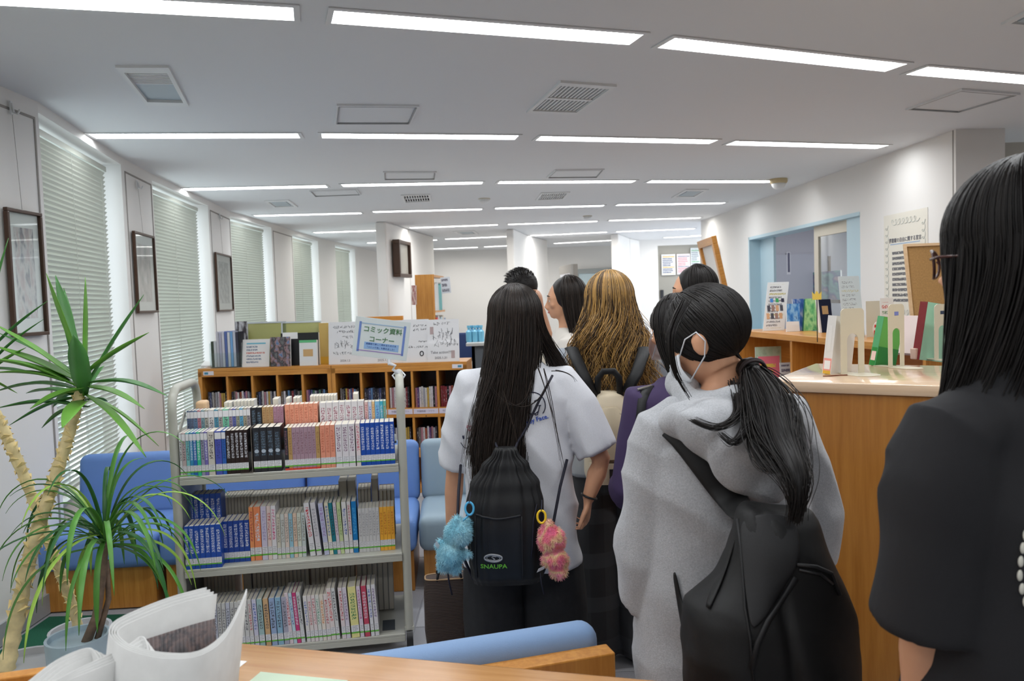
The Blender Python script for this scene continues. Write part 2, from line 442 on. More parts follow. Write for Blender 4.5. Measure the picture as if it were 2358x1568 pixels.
for q, n, lab in ((Q_GR1, 12, 'large slatted ceiling vent between the nearest and second lamp rows'), (Q_GR2, 10, 'small dark slatted ceiling vent, left one of the far pair'), (Q_GR3, 12, 'small dark slatted ceiling vent, right one of the far pair')):
    root, P, cell = framed('ceiling_vent', q, lab, 'vent', 'slatted air vents', cols=2)
    bk = MB(); cell(bk, .03, .97, .03, .97, .10, .105); 
    for u0, u1, v0, v1 in ((.03, .05, .03, .97), (.95, .97, .03, .97), (.03, .97, .03, .05), (.03, .97, .95, .97)): cell(bk, u0, u1, v0, v1, .0, .105)
    bk.build('duct', M_DARK, root)
    for k in range(n+1):
        s = MB(); u = .06+.88*k/n; cell(s, u-.016, u+.016, .06, .94, -.004, .014); s.build('slat', M_WHITE, root)
root, P, cell = framed('ceiling_vent', Q_RET, 'square return air vent near the left window wall', 'vent', 'slatted air vents', w_=.16)
bk = MB(); cell(bk, .08, .92, .08, .54, .003, .010); bk.build('plate', mat('vent_plate', S(178, 190, 196), .5), root)
bk2 = MB(); cell(bk2, .08, .92, .5, .92, .03, .036); bk2.build('duct', mat('vent_plate_dark', S(120, 130, 136), .5), root)
for k in range(12):
    s = MB(); v = .56+.36*k/11; cell(s, .08, .92, v-.008, v+.008, .0, .02); s.build('slat', M_WHITE, root)
for q, lab in (((( 770, 283), (945, 283), (965, 241), (775, 239)), 'plain square ceiling hatch beside the large vent'),
               (((883, 412), (1003, 411), (1005, 394), (882, 394)), 'plain ceiling hatch left of centre above the third lamp row'),
               (((1258, 408), (1376, 407), (1392, 388), (1278, 390)), 'plain ceiling hatch right of centre above the third lamp row'),
               (((724, 451), (832, 447), (822, 434), (712, 438)), 'plain ceiling hatch under the third lamp row at left'),
               (((2085, 250), (2205, 257), (2350, 214), (2215, 203)), 'plain ceiling hatch nearest the right wall')):
    qq = pxq(*q); root, P, cell = framed('ceiling_hatch', qq, lab, 'hatch', 'ceiling access hatches', w_=.04, fm_=M_CEIL)
    p = MB(); cell(p, .04, .96, .06, .94, -.004, .002); p.build('panel', M_CEIL, root)
    g = MB()
    for u0, u1, v0, v1 in ((.025, .975, .03, .055), (.025, .975, .945, .97), (.02, .035, .05, .95), (.965, .98, .05, .95)): cell(g, u0, u1, v0, v1, -.0125, -.0121)
    g.build('gap', mat('gap_grey', (.38, .38, .38, 1), .8), root)
for q, lab in ((((630, 477), (686, 475), (664, 459), (608, 461)), 'flat louvred ceiling diffuser near the third left window'),
               (((1546, 454), (1600, 453), (1632, 435), (1580, 435)), 'flat louvred ceiling diffuser near the right wall'),
               (((1062, 540), (1102, 538), (1092, 530), (1042, 532)), 'flat louvred ceiling diffuser between the far pillars'),
               (((2305, 52), (2420, 62), (2490, 22), (2380, 14)), 'flat louvred ceiling diffuser at the top right corner of the picture')):
    qq = pxq(*q); root, P, cell = framed('ceiling_diffuser', qq, lab, 'vent', 'flat ceiling diffusers', w_=.2)
    p = MB(); cell(p, .2, .8, .2, .8, -.008, .002); p.build('panel', mat('vent_plate', S(178, 190, 196), .5), root)
# dome camera and small detectors
p = onz(1793, 412, HC); root = empty('dome_camera', p, 0, 'white dome security camera on the ceiling by the right wall', 'security camera')
MB().lathe([(.085, 0), (.085, -.03), (.075, -.045)][::-1], 24).build('base', mat('camera_base', S(196, 178, 140), .5), root, smooth=True)
MB().lathe([(.003, -.105), (.03, -.10), (.055, -.085), (.068, -.06), (.07, -.045)], 24).build('dome', M_WHITE, root, smooth='all')
for x, y, lab in ((1115, 457, 'small square sensor on the ceiling between the far vents'), (1353, 497, 'small round smoke detector under the fourth lamp row')):
    p = onz(x, y, HC); root = empty('smoke_detector', p, 0, lab, 'detector')
    MB().lathe([(.03, -.05), (.055, -.035), (.06, -.012)], 20).build('head', M_WHITE, root, smooth=True)
    MB().lathe([(.065, -.012), (.065, 0)], 20).build('base', M_CREAM, root, smooth=True)

# ================================================================== floor
fl = MB(); fl.box(-4.2, 6.2, -3.2, 20, -.06, -.006); floor = struct(fl.build('floor', M_FLOOR2))
rnd = random.Random(3)
tmesh = {}
for mi, mm in enumerate((M_FLOOR, M_FLOOR2)):
    t = MB(); t.box(.003, .497, .003, .497, -.008, 0.0); tmesh[mi] = t.mesh('carpet_tile', mm, bevel=.002, seg=1)
for i in range(-3, 9):
    for j in range(0, 18):
        x, y = i*.5, .6+j*.5
        o = link('carpet_tile', tmesh[0 if (i+j) % 2 else 1], floor, (x, y, 0)); 
gm = MB(); gm.prism([(-2.36, 1.0), (-1.56, 1.0), (-1.50, 3.85), (-2.36, 3.85)], 0.001, .010); tag(gm.build('green_carpet', M_GREEN), 'dark green carpet on the floor under the potted plants', 'carpet')

# ================================================================== left wall: piers and windows
c1 = onz(86, 234, HC); c0 = onz(0, 195, HC)
piers = [[Vector((-2.38, -3.0, 0)), Vector((c1.x, c1.y, 0))]]
for a, b in (((277, 361), (349, 400)), ((478, 461), (529, 487)), ((630, 514), (673, 532)), ((742, 547), (803, 555))):
    A, B = onz(*a, HC), onz(*b, HC); piers.append([Vector((A.x, A.y, 0)), Vector((B.x, B.y, 0))])
piers[3] = [Vector((-3.13, 10.43, 0)), Vector((-3.15, 11.5, 0))]
piers[4] = [Vector((-3.12, 12.9, 0)), Vector((-3.04, 13.8, 0))]
piers.append([Vector((-2.95, 15.1, 0)), Vector((-2.75, 19.0, 0))])
DEEP = 0.34
def outn(a, b):
    u = (b-a).normalized(); n = Vector((-u.y, u.x, 0))
    return n if n.x < 0 else -n
wl = MB()
for a, b in piers:
    n = outn(a, b); wl.prism([a, b, b+n*DEEP, a+n*DEEP], 0, HC)
SILL, HEAD = 0.42, HC-0.055
for i in range(len(piers)-1):
    a, b = piers[i][1], piers[i+1][0]; n = outn(a, b)
    wl.prism([a, b, b+n*DEEP, a+n*DEEP], HEAD, HC)
    wl.prism([a+n*.12, b+n*.12, b+n*DEEP, a+n*DEEP], 0, SILL)
struct(wl.build('wall_left', M_WALL))
# pier panel grooves, their shadow lines painted as dark strips; baseboard
for k, (a, b) in enumerate(piers[:4]):
    u = (b-a).normalized(); n = -outn(a, b); L_ = (b-a).length
    s0 = 0.07 if k else L_-0.72; s1 = L_-0.035
    A, B = a+u*s0, a+u*s1
    tp = MB(); zt = HC-0.10
    def fr(p, q, z0, z1): tp.prism([p, q, q+n*.004, p+n*.004], z0, z1)
    fr(A, A+u*.012, .12, zt); fr(B-u*.012, B, .12, zt); fr(A, B, zt, zt+.012)
    struct(tp.build(f'trim_{k+1}', M_TRIM))
    bb = MB(); bb.prism([a, b, b+n*.015, a+n*.015], 0, .10); struct(bb.build('baseboard_left' if k == 0 else f'baseboard_left_{k+1}', mat('base_grey', S(168, 170, 172), .6), ))
# windows and blinds
BLW = ['nearest', 'second', 'third', 'fourth', 'fifth']
slat_mesh = None
for i in range(len(piers)-1):
    a, b = piers[i][1], piers[i+1][0]; n = outn(a, b); u = (b-a).normalized(); L_ = (b-a).length
    o_ = a+n*.24; ang = math.atan2(u.y, u.x)
    wroot = struct(empty(f'window_{i+1}', (o_.x, o_.y, SILL), ang))
    m = MB(); H_ = HEAD-SILL; e = .045
    for x0, x1, z0, z1 in ((0, L_, 0, e), (0, L_, H_-e, H_), (0, e, e, H_-e), (L_-e, L_, e, H_-e), (L_/2-.02, L_/2+.02, e, H_-e)): m.box(x0, x1, -.03, .03, z0, z1)
    m.build('window_frame', M_WHITE, wroot)
    g = MB(); g.box(e, L_-e, -.003, .003, e, H_-e); g.build('pane', M_GLASS, wroot)
    # blind
    p = a+n*.10; zt = HEAD-0.03
    br = empty('venetian_blind', (p.x, p.y, 0), ang, f'pale green-grey venetian blind in the {BLW[i]} window of the left wall', 'blind', 'venetian blinds along the left wall')
    br['label'] = f'pale grey venetian blind in the {BLW[i]} window of the left wall'
    x0, x1 = .03, L_-.07; W = x1-x0
    MB().box(x0, x1, -.02, .025, zt-.035, zt).build('head_rail', M_SLAT, br)
    pitch = .0305; bot = SILL+.03; ns = int((zt-.05-bot)/pitch)
    th = R(57); hwid = .0185
    def slat(mb, z):
        # inner edge (towards the room) high, outer edge low; shallow crown
        pr = []
        for s in (-1, 0, 1):
            yy = s*hwid*math.cos(th); zz = -s*hwid*math.sin(th)
            cr = .0022*(1-abs(s)); pr.append((yy+cr*math.sin(th), zz+cr*math.cos(th)))
        vs = [(x, y_, z+z_) for x in (x0, x1) for y_, z_ in pr]+[(x, y_, z+z_-.0012) for x in (x0, x1) for y_, z_ in pr]
        mb.add(vs, [(0,1,4,3),(1,2,5,4),(6,9,10,7),(7,10,11,8),(0,3,9,6),(2,8,11,5),(0,6,7,1),(1,7,8,2),(3,4,10,9),(4,5,11,10)])
    if i < 2:
        sm = MB(); slat(sm, 0); me = sm.mesh('slat', M_SLAT)
        for k in range(ns): link('slat', me, br, (0, 0, zt-.055-k*pitch))
    else:
        sm = MB()
        for k in range(ns): slat(sm, zt-.055-k*pitch)
        tag(sm.build('slats', M_SLAT, br), kind='stuff')
    MB().box(x0, x1, -.014, .014, bot-.02, bot).build('bottom_rail', M_SLAT, br)
    cd = MB()
    for xx in (x0+.12, (x0+x1)/2, x1-.12): cd.box(xx-.0015, xx+.0015, .017, .0185, bot, zt-.03); cd.box(xx-.0015, xx+.0015, -.019, -.0175, bot, zt-.03)
    cd.build('ladder_cord', M_SLAT, br)

# ================================================================== right wall with the hatch window into the office
r0 = onz(2195, 300, HC); r1 = onz(1625, 505, HC); r0.z = r1.z = 0; ru = (r1-r0).normalized(); rn = Vector((ru.y, -ru.x, 0))
if rn.x < 0: rn = -rn
rend = onz(1614, 509, HC); SE = (Vector((rend.x, rend.y, 0))-r0).dot(ru)
def on_rw(px, py, off=0.0): return onplane(px, py, r0+rn*off, rn)
wA = on_rw(1980, 490); wB = on_rw(1725, 545)
sA = (Vector((wA.x, wA.y, 0))-r0).dot(ru); sB = (Vector((wB.x, wB.y, 0))-r0).dot(ru); zW = (wA.z+wB.z)/2
TH = .20
wr = MB()
def seg(s0, s1, z0, z1, mb=wr, o0=0.0, o1=TH, m=0): mb.prism([r0+ru*s0+rn*o0, r0+ru*s1+rn*o0, r0+ru*s1+rn*o1, r0+ru*s0+rn*o1], z0, z1, m)
seg(0, sA, 0, HC); seg(sA, sB, 0, 1.0); seg(sA, sB, zW, HC); seg(sB, SE, 0, HC)
struct(wr.build('wall_right', M_WALL))
# column at the near end of the right wall, the beige wall beyond it
pc = onz(2240, 322, HC)
wc = MB(); wc.prism([r0-ru*.03, r0+ru*.0+rn*.0, r0+rn*.36, r0-ru*.03+rn*.36], 0, HC); struct(wc.build('trim_5', M_WALL))
g_ = MB(); g_.prism([r0-ru*.004-rn*.002, r0+ru*.008-rn*.002, r0+ru*.008+rn*.01, r0-ru*.004+rn*.01], 0, HC); struct(g_.build('trim_6', M_TRIM))
wb = MB(); wb.box(3.3, 6.2, 6.25, 6.35, 0, HC); struct(wb.build('wall_side', M_WALLD))
# office behind the hatch
off = MB()
f0 = r0+ru*.8+rn*2.5; f1 = r0+ru*(SE-.3)+rn*2.5
off.prism([f0, f1, f1+rn*.08, f0+rn*.08], 0, HC); f2 = f1-rn*2.3; off.prism([f2, f1, f1+ru*.08, f2+ru*.08], 0, HC)
struct(off.build('wall_office', mat('office_wall', S(196, 196, 206), .8)))
jm = MB(); e = .035
seg(sA, sB, zW-e, zW, jm, -.012, TH); seg(sA, sB, 1.0, 1.0+e, jm, -.012, TH); seg(sB-e, sB, 1.0, zW, jm, -.012, TH)
seg(sA, sA+.30, 1.0+e, zW-e, jm, 0.02, .05)
struct(jm.build('trim_7', M_CYAN))
pj = MB(); seg(sB-.48, sB-e, 1.0+e, zW-e, pj, .13, .16); struct(pj.build('trim_8', M_CYAN))
wroot = struct(empty('window_6', r0))
def sash(s0, s1, off_, nm):
    f_ = MB(); w_ = .10
    for a0, a1, z0, z1 in ((s0, s1, zW-e-.11, zW-e), (s0, s1, 1.0+e, 1.14), (s0, s0+w_, 1.14, zW-e-.11), (s1-w_, s1, 1.14, zW-e-.11)):
        f_.prism([ru*a0+rn*off_, ru*a1+rn*off_, ru*a1+rn*(off_+.03), ru*a0+rn*(off_+.03)], z0, z1)
    o = f_.build('sash', M_CREAM, wroot)
    g = MB(); g.prism([ru*(s0+w_)+rn*(off_+.012), ru*(s1-w_)+rn*(off_+.012), ru*(s1-w_)+rn*(off_+.016), ru*(s0+w_)+rn*(off_+.016)], 1.14, zW-e-.11); g.build('pane', M_GLASS, o)
    return o
sm_ = (sA+sB)/2
sash(sA+.28, sA+1.12, .06, 'a'); 
# office pieces seen through the hatch
od = MB(); E0 = r0+ru*(SE-.3); npt = onplane(1816, 600, E0, ru); no_ = (npt-r0).dot(rn); q0 = E0+rn*(no_-.5); q1 = E0+rn*(no_+.5)
dr = struct(empty('door_1', (0, 0, 0)))
dm = MB(); dm.prism([q0, q1, q1-ru*.04, q0-ru*.04], 0, 2.05); dm.build('door_panel', mat('office_door', S(190, 192, 204), .6), dr)
for cc, lab_ in ((r0+ru*(sm_+1.2)+rn*1.3, 'strip lamp on the office ceiling seen through the hatch window'), ):
  root = empty('ceiling_light', (cc.x, cc.y, HC-.02), math.atan2(ru.y, ru.x), lab_, 'ceiling light')
  MB().box(-1.2, 1.2, -.12, .12, 0, .02).build('housing', M_WHITE, root)
  d = MB(); d.add([(-1.1, -.09, -.003), (1.1, -.09, -.003), (1.1, .09, -.003), (-1.1, .09, -.003)], [(3, 2, 1, 0)]); d.build('diffuser', M_TUBE, root)

# ================================================================== far part of the room: pillars and back wall
M_COL = M_WALL
def pillar(nm, pts, th, gap):
    P_ = [Vector((p.x, p.y, 0)) for p in pts]
    n = outn(P_[0], P_[1]); m = MB()
    u = (P_[1]-P_[0]).normalized()
    m.prism([P_[0], P_[1], P_[1]+n*th, P_[0]+n*th], 0, HC)
    a = P_[1]+u*gap
    m.prism([a, P_[2], P_[2]+n*th, a+n*th], 0, HC)
    m.prism([P_[1]+n*.05, a+n*.05, a+n*.1, P_[1]+n*.1], 0, HC, 1)
    struct(m.build(nm, [M_COL, M_TRIM], bevel=.02))
pillar('wall_pillar_1', (onz(888, 510, HC), onz(940, 527, HC), onz(998, 545, HC)), .15, .05)
pillar('wall_pillar_2', (onz(1182, 527, HC), onz(1215, 541, HC), onz(1260, 553, HC)), .12, .05)
pillar('wall_pillar_3', (onz(1424, 538, HC), onz(1450, 548, HC), onz(1485, 556, HC)), .14, .05)
bw = MB(); bw.box(-4.2, 6.2, 17.4, 17.5, 0, HC); struct(bw.build('wall_back', M_WALL))
b2 = MB(); b2.box(-4.2, 6.2, -3.1, -3.0, 0, HC); b2.box(5.9, 6.0, -3.0, 5.8, 0, HC); struct(b2.build('wall_front', M_WALL))
# grey door at the far right with its posters
def at(px, py, y): return ony(px, py, y)
dr2 = struct(empty('door_2', (0, 0, 0)))
YD = 16.0
A = at(1514, 566, YD); B = at(1660, 560, YD)
dm = MB(); dm.box(A.x, A.x+1.6, YD, YD+.05, 0, A.z); dm.build('door_panel', mat('door_grey', S(150, 147, 138), .6), dr2)
hd = at(1524, 678, YD); MB().box(hd.x-.03, hd.x+.03, YD-.03, YD, hd.z-.09, hd.z+.09).build('door_handle', M_DARK, dr2)
wd = MB(); wd.box(A.x-.45, A.x, YD-.02, YD+.08, 0, HC); wd.box(A.x, A.x+2.2, YD-.02, YD+.08, A.z, HC); struct(wd.build('wall_partition', M_WALL))
# bluish door in the middle of the back wall
dr3 = struct(empty('door_3', (0, 0, 0)))
A3 = at(1333, 630, 17.3); B3 = at(1408, 630, 17.3)
m = MB(); m.box(A3.x, B3.x+.3, 17.32, 17.39, 0, A3.z); m.build('door_panel', mat('door_blue', S(190, 208, 214), .5), dr3)
m = MB(); m.box(A3.x-.05, B3.x+.35, 17.3, 17.32, A3.z, A3.z+.1); m.box(A3.x-.05, A3.x, 17.3, 17.32, 0, A3.z); m.build('door_frame', mat('frame_grey', S(150, 156, 156), .5), dr3)
m = MB(); m.box(A3.x+.35, A3.x+.85, 17.29, 17.325, 1.15, 1.85); m.build('door_pane', mat('pane_grey', S(130, 142, 150), .2), dr3)
# ================================================================== furniture
M_BLUE = mat('blue_upholstery', S(128, 158, 198), 0.75, bump=0.35, bscale=900, sheen=0.15)
M_BLUE_LIT = mat('blue_vinyl_lit', S(150, 170, 184), 0.5, bump=0.15, bscale=500)  # lighter copy of the bench vinyl, light and sheen put into the colour
M_BLUE_SHADE = mat('blue_vinyl_shade', S(108, 144, 206), 0.5, bump=0.15, bscale=500)  # darker copy of the same vinyl, for modules with less light on them
def cushion(x0, x1, y0, y1, z0, z1, r, T=None):
    m = MB(); m.box(x0, x1, y0, y1, z0, z1, 0, T); return m
# ---- row of benches facing the viewer, in front of the shelves
bA = onz(100, 1420, 0); bB = onz(1010, 1365, 0)
bu = Vector((bB.x-bA.x, bB.y-bA.y, 0)); bang = math.atan2(bu.y, bu.x); bu.normalize(); bn = Vector((-bu.y, bu.x, 0))
BW = .66
# module edges along the line, from the photographed seams
def along(px, py, z): 
    p = onz(px, py, z); return (p-Vector((bA.x, bA.y, 0))).dot(bu)
edges = [-.05, .60, 1.25, 1.905, 2.56]
s_right = along(925, 1260, .3); 
BSEAT = []
names = ['leftmost blue bench module behind the yucca by the window', 'blue bench module behind the left half of the book cart', 'blue bench module behind the right half of the book cart', 'blue bench module with painted-in sheen between the book cart and the girl in the pale tee', ]
seam = along(672, 1150, .5)
off_ = seam-2*BW
b0 = Vector((bA.x, bA.y, 0))
for k in range(4):
    x0 = off_+(k-0)*BW + .0
    base = Vector((bA.x, bA.y, 0))+bu*(x0+.005)
    if k == 0: base = base+bu*.05
    root = empty('bench', base, bang, names[k], 'bench', 'blue bench modules in a row')
    mm = M_BLUE_LIT if k == 3 else M_BLUE_SHADE
    wd_ = BW-.012-(.05 if k == 0 else 0)
    MB().box(.02, wd_-.02, .05, .60, .0, .215).build('base', M_WOODZ, root, bevel=.004)
    MB().box(.0, wd_, .0, .50, .215, .40).build('seat', mm, root, smooth=True, bevel=.045, seg=4)
    T = Matrix.Translation((0, .50, .38)) @ Matrix.Rotation(R(-9), 4, 'X')
    MB().box(.0, wd_, -.02, .14, -.02, .34, 0, T).build('backrest', mm, root, smooth=True, bevel=.045, seg=4)
    MB().box(.03, wd_-.03, .57, .66, .2, .56).build('back_panel', M_WOODZ, root, bevel=.004)
# ---- sofa seen from behind, in the foreground
sA_ = onz(955, 1515, .705); sB_ = onz(1385, 1446, .705)
su = Vector((sB_.x-sA_.x, sB_.y-sA_.y, 0)); sang = math.atan2(su.y, su.x); su.normalize()
sroot = empty('sofa', Vector((sB_.x, sB_.y, 0)), sang, 'blue sofa with wooden back panel, seen from behind in front of the wooden cabinet', 'sofa')
MB().box(-.85, .0, .0, .09, .36, .708).build('backrest', M_BLUE, sroot, smooth=True, bevel=.04, seg=5)
MB().box(-.86, .012, -.055, .0, .08, .665).build('back_panel', M_WOODZ, sroot, bevel=.004)
MB().box(-.85, .0, .09, .50, .24, .42).build('seat', M_BLUE, sroot, smooth=True, bevel=.04, seg=4)
MB().box(-.83, -.02, .0, .46, .0, .24).build('base', M_WOODZ, sroot, bevel=.004)

# ---- newspaper cabinet nearest the viewer
kA = onz(543, 1477, .85); kB = onz(1540, 1566, .85)
ku = Vector((kB.x-kA.x, kB.y-kA.y, 0)); kL = ku.length; kang = math.atan2(ku.y, ku.x); ku.normalize(); kn = Vector((ku.y, -ku.x, 0))
kroot = empty('newspaper_cabinet', Vector((kA.x, kA.y, 0)), kang, 'low wooden newspaper cabinet with pale top nearest the viewer', 'cabinet')
MB().box(0, kL, -.42, 0, .82, .85).build('top', M_TOP, kroot, smooth=True, bevel=.008, seg=3)
MB().box(.01, .03, -.41, -.01, 0, .82).box(kL-.03, kL-.01, -.41, -.01, 0, .82).build('side_panel', M_WOODZ, kroot)
MB().box(.03, kL-.03, -.03, -.01, 0, .82).build('back_panel', M_WOODZ, kroot)
MB().box(.03, kL-.03, -.41, -.03, .06, .08).box(.03, kL-.03, -.41, -.03, .44, .46).build('shelf', M_WOOD, kroot)
lm = MB(); lm.box(.03, .075, -.145, -.075, .8501, .8508); lm.build('sticker', M_PAPER, kroot)
st2 = MB(); st2.box(.125, .30, -.16, -.108, .8501, .8507); st2.build('paper_strip', mat('pale_green_paper', S(196, 214, 190), .6), kroot)
sm2 = MB(); sm2.box(.042, .062, -.125, -.108, .8509, .8511); sm2.build('sticker_print', mat('print_blue_grey', S(90, 90, 120), .6), kroot)
# slotted rack at its left, holding the newspapers
nA = onz(0, 1548, .85); nB = onz(130, 1530, .85); nu = (nB-nA); nu.z = 0; nu.normalize(); nang = math.atan2(nu.y, nu.x)
nroot = empty('newspaper_rack', Vector((nA.x, nA.y, 0)), nang, 'wooden slot rack holding the folded newspapers, left of the pale cabinet', 'rack')
LR = .35
MB().box(-.45, LR, -.03, 0, .0, .85).build('back_panel', M_WOODZ, nroot, bevel=.003)
MB().box(-.45, LR, -.34, -.32, 0, .74).build('front_panel', M_WOODZ, nroot, bevel=.003)
for xx in (-.45, LR-.02): MB().box(xx, xx+.02, -.32, -.03, 0, .80).build('side_panel', M_WOODZ, nroot, bevel=.003)
MB().box(-.43, LR-.02, -.32, -.03, .60, .62).build('shelf', M_WOOD, nroot)

# ---- near counter on the right
A_ = onz(1778, 876, 1.22); B_ = onz(1893, 837, 1.22); C_ = onz(2180, 888, 1.22)
cu = Vector((C_.x-A_.x, C_.y-A_.y, 0)).normalized(); cv = Vector((-cu.y, cu.x, 0)); cang = math.atan2(cu.y, cu.x)
CD = (B_-A_).dot(cv)
croot = empty('counter', Vector((A_.x, A_.y, 0)), cang, 'tall wooden counter on the right with plain front and glossy top', 'counter')
M_CFR = wood('counter_front', S(164, 104, 38), S(186, 126, 54), 0.35, axis='z', sc=.7)
CL = 1.9
MB().box(-.01, CL, -.01, CD, 1.185, 1.22).build('top', M_CTOP, croot, smooth=True, bevel=.004)
fw = .93
for k in range(2):
    MB().box(k*fw+.001, (k+1)*fw-.002, .0, .02, 0.06, 1.185).build('front_panel', M_CFR, croot, bevel=.0015, seg=1)
MB().box(0, .02, .02, CD-.01, 0, 1.185).box(CL-.02, CL, .02, CD-.01, 0, 1.185).build('side_panel', M_CFR, croot)
MB().box(.02, CL-.02, .03, CD, 0, .06).build('plinth', M_DWOOD, croot)
MB().box(.02, CL-.02, CD-.03, CD-.01, .06, 1.185).build('back_panel', M_CFR, croot)
def on_counter(px, py, dz=0.0): return onz(px, py, 1.22+dz)

# ---- low bookcase behind it, along the right wall
P0 = onz(1755, 765, 1.2); P2 = onz(2040, 790, 1.2)
qu = Vector((P2.x-P0.x, P2.y-P0.y, 0)); qL = qu.length+.35; qu.normalize(); qang = math.atan2(qu.y, qu.x); qn = Vector((-qu.y, qu.x, 0))
qroot = empty('low_bookcase', Vector((P0.x, P0.y, 0))-qu*.5, qang, 'low open wooden bookcase behind the counter below the hatch window', 'bookcase')
qL += .5; QD = .36
MB().box(0, qL, 0, QD, 1.155, 1.2).build('top', M_WOOD, qroot, bevel=.003)
MB().box(.02, qL-.02, QD-.02, QD, 0, 1.155).build('back_panel', M_WOOD, qroot)
for xx in (0.0, qL-.025): MB().box(xx, xx+.025, 0, QD-.02, 0, 1.155).build('side_panel', M_WOODZ, qroot)
dv = (onz(1890, 800, 1.1)-Vector((P0.x, P0.y, 0))).dot(qu)+.5
MB().box(dv-.015, dv+.015, .005, QD-.02, .1, 1.155).build('divider', M_WOODZ, qroot)
for zz in (.10, .45, .80): MB().box(.025, qL-.025, .005, QD-.02, zz, zz+.025).build('shelf', M_WOOD, qroot)

# ---- pair of media shelves in the middle of the room
ZM = 1.04
mA = onz(455, 850, ZM); mB = onz(765, 839, ZM); mC = onz(1075, 832, ZM)
mu = Vector((mC.x-mA.x, mC.y-mA.y, 0)); mL = mu.length; mang = math.atan2(mu.y, mu.x); mu.normalize(); mn = Vector((-mu.y, mu.x, 0))
MW = mL/2; MD = .40
MSH = []
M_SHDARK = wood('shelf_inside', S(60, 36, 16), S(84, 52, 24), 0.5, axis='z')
M_LAB = mat('label_white', S(226, 222, 228), .5); M_LABB = mat('label_blue', S(70, 140, 170), .5); M_INK = mat('ink_dark', S(60, 60, 66), .6); M_LABP = mat('label_lilac', S(214, 208, 224), .5)
txt_lab = text_mesh('shelf_text', '外国映画・ソフト', .024, mat('ink_grey', S(120, 112, 130), .6))
for k in range(2):
    root = empty('media_shelf', Vector((mA.x, mA.y, 0))+mu*(k*MW), mang, ['left half of the pair of low wooden media shelves, behind the cart', 'right half of the pair of low wooden media shelves, under the autograph boards'][k], 'bookcase', 'low wooden media shelves')
    MSH.append(root); t = .03; W_ = MW-.003
    MB().box(0, W_, 0, MD, ZM-.026, ZM).build('top', M_WOOD, root, bevel=.003)
    MB().box(0, W_, 0, .02, ZM-.066, ZM-.026).build('top_rail', M_WOOD, root, bevel=.002)
    for xx in (0, W_-t): MB().box(xx, xx+t, 0, MD, 0, ZM-.026).build('side_panel', M_WOODZ, root)
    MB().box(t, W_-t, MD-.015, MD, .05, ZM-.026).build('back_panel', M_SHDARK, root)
    nb = 5; iw = (W_-2*t)
    levels = [.66, .34, .05]
    for li, z in enumerate(levels):
        MB().box(t, W_-t, .01, MD-.015, z, z+.02).build('shelf', M_WOOD, root)
        MB().box(t, W_-t, 0, .02, z-.055, z+.02).build('shelf_rail', M_WOOD, root, bevel=.002)
        if li == 0:
            for b in range(nb):
                xa = t+iw*b/nb; lb = MB(); lb.box(xa+.004, xa+iw/nb-.004, -.002, 0, z-.026, z+.014); o = lb.build('shelf_label', M_LABP, root)
                tx = link('label_text', txt_lab, o); tx.matrix_world = Matrix(); tx.location = (xa+iw/nb/2, -.0025, z-.006); tx.rotation_euler = (R(90), 0, 0); tx.scale = (.75, .75, 1)
                sc_ = MB(); sc_.tube([(xa+iw/nb/2, -.001, z-.045), (xa+iw/nb/2, .004, z-.045)], .005, 8); sc_.build('screw', M_DARK, root)
    for b in range(1, nb):
        xa = t+iw*b/nb
        for z0, z1 in ((.68, ZM-.066), (.36, .605), (.07, .285)):
            MB().box(xa-.009, xa+.009, .004, MD-.015, z0, z1).build('divider', M_WOODZ, root)
    xl = .045 if k == 0 else W_-.115
    lb = MB(); lb.box(xl, xl+.085, -.002, 0, ZM-.052, ZM-.02); o = lb.build('corner_label', M_LAB, root)
    MB().box(xl+.045 if k else xl+.01, xl+.075 if k else xl+.04, -.003, -.002, ZM-.045, ZM-.028).build('label_mark', M_LABB, o)

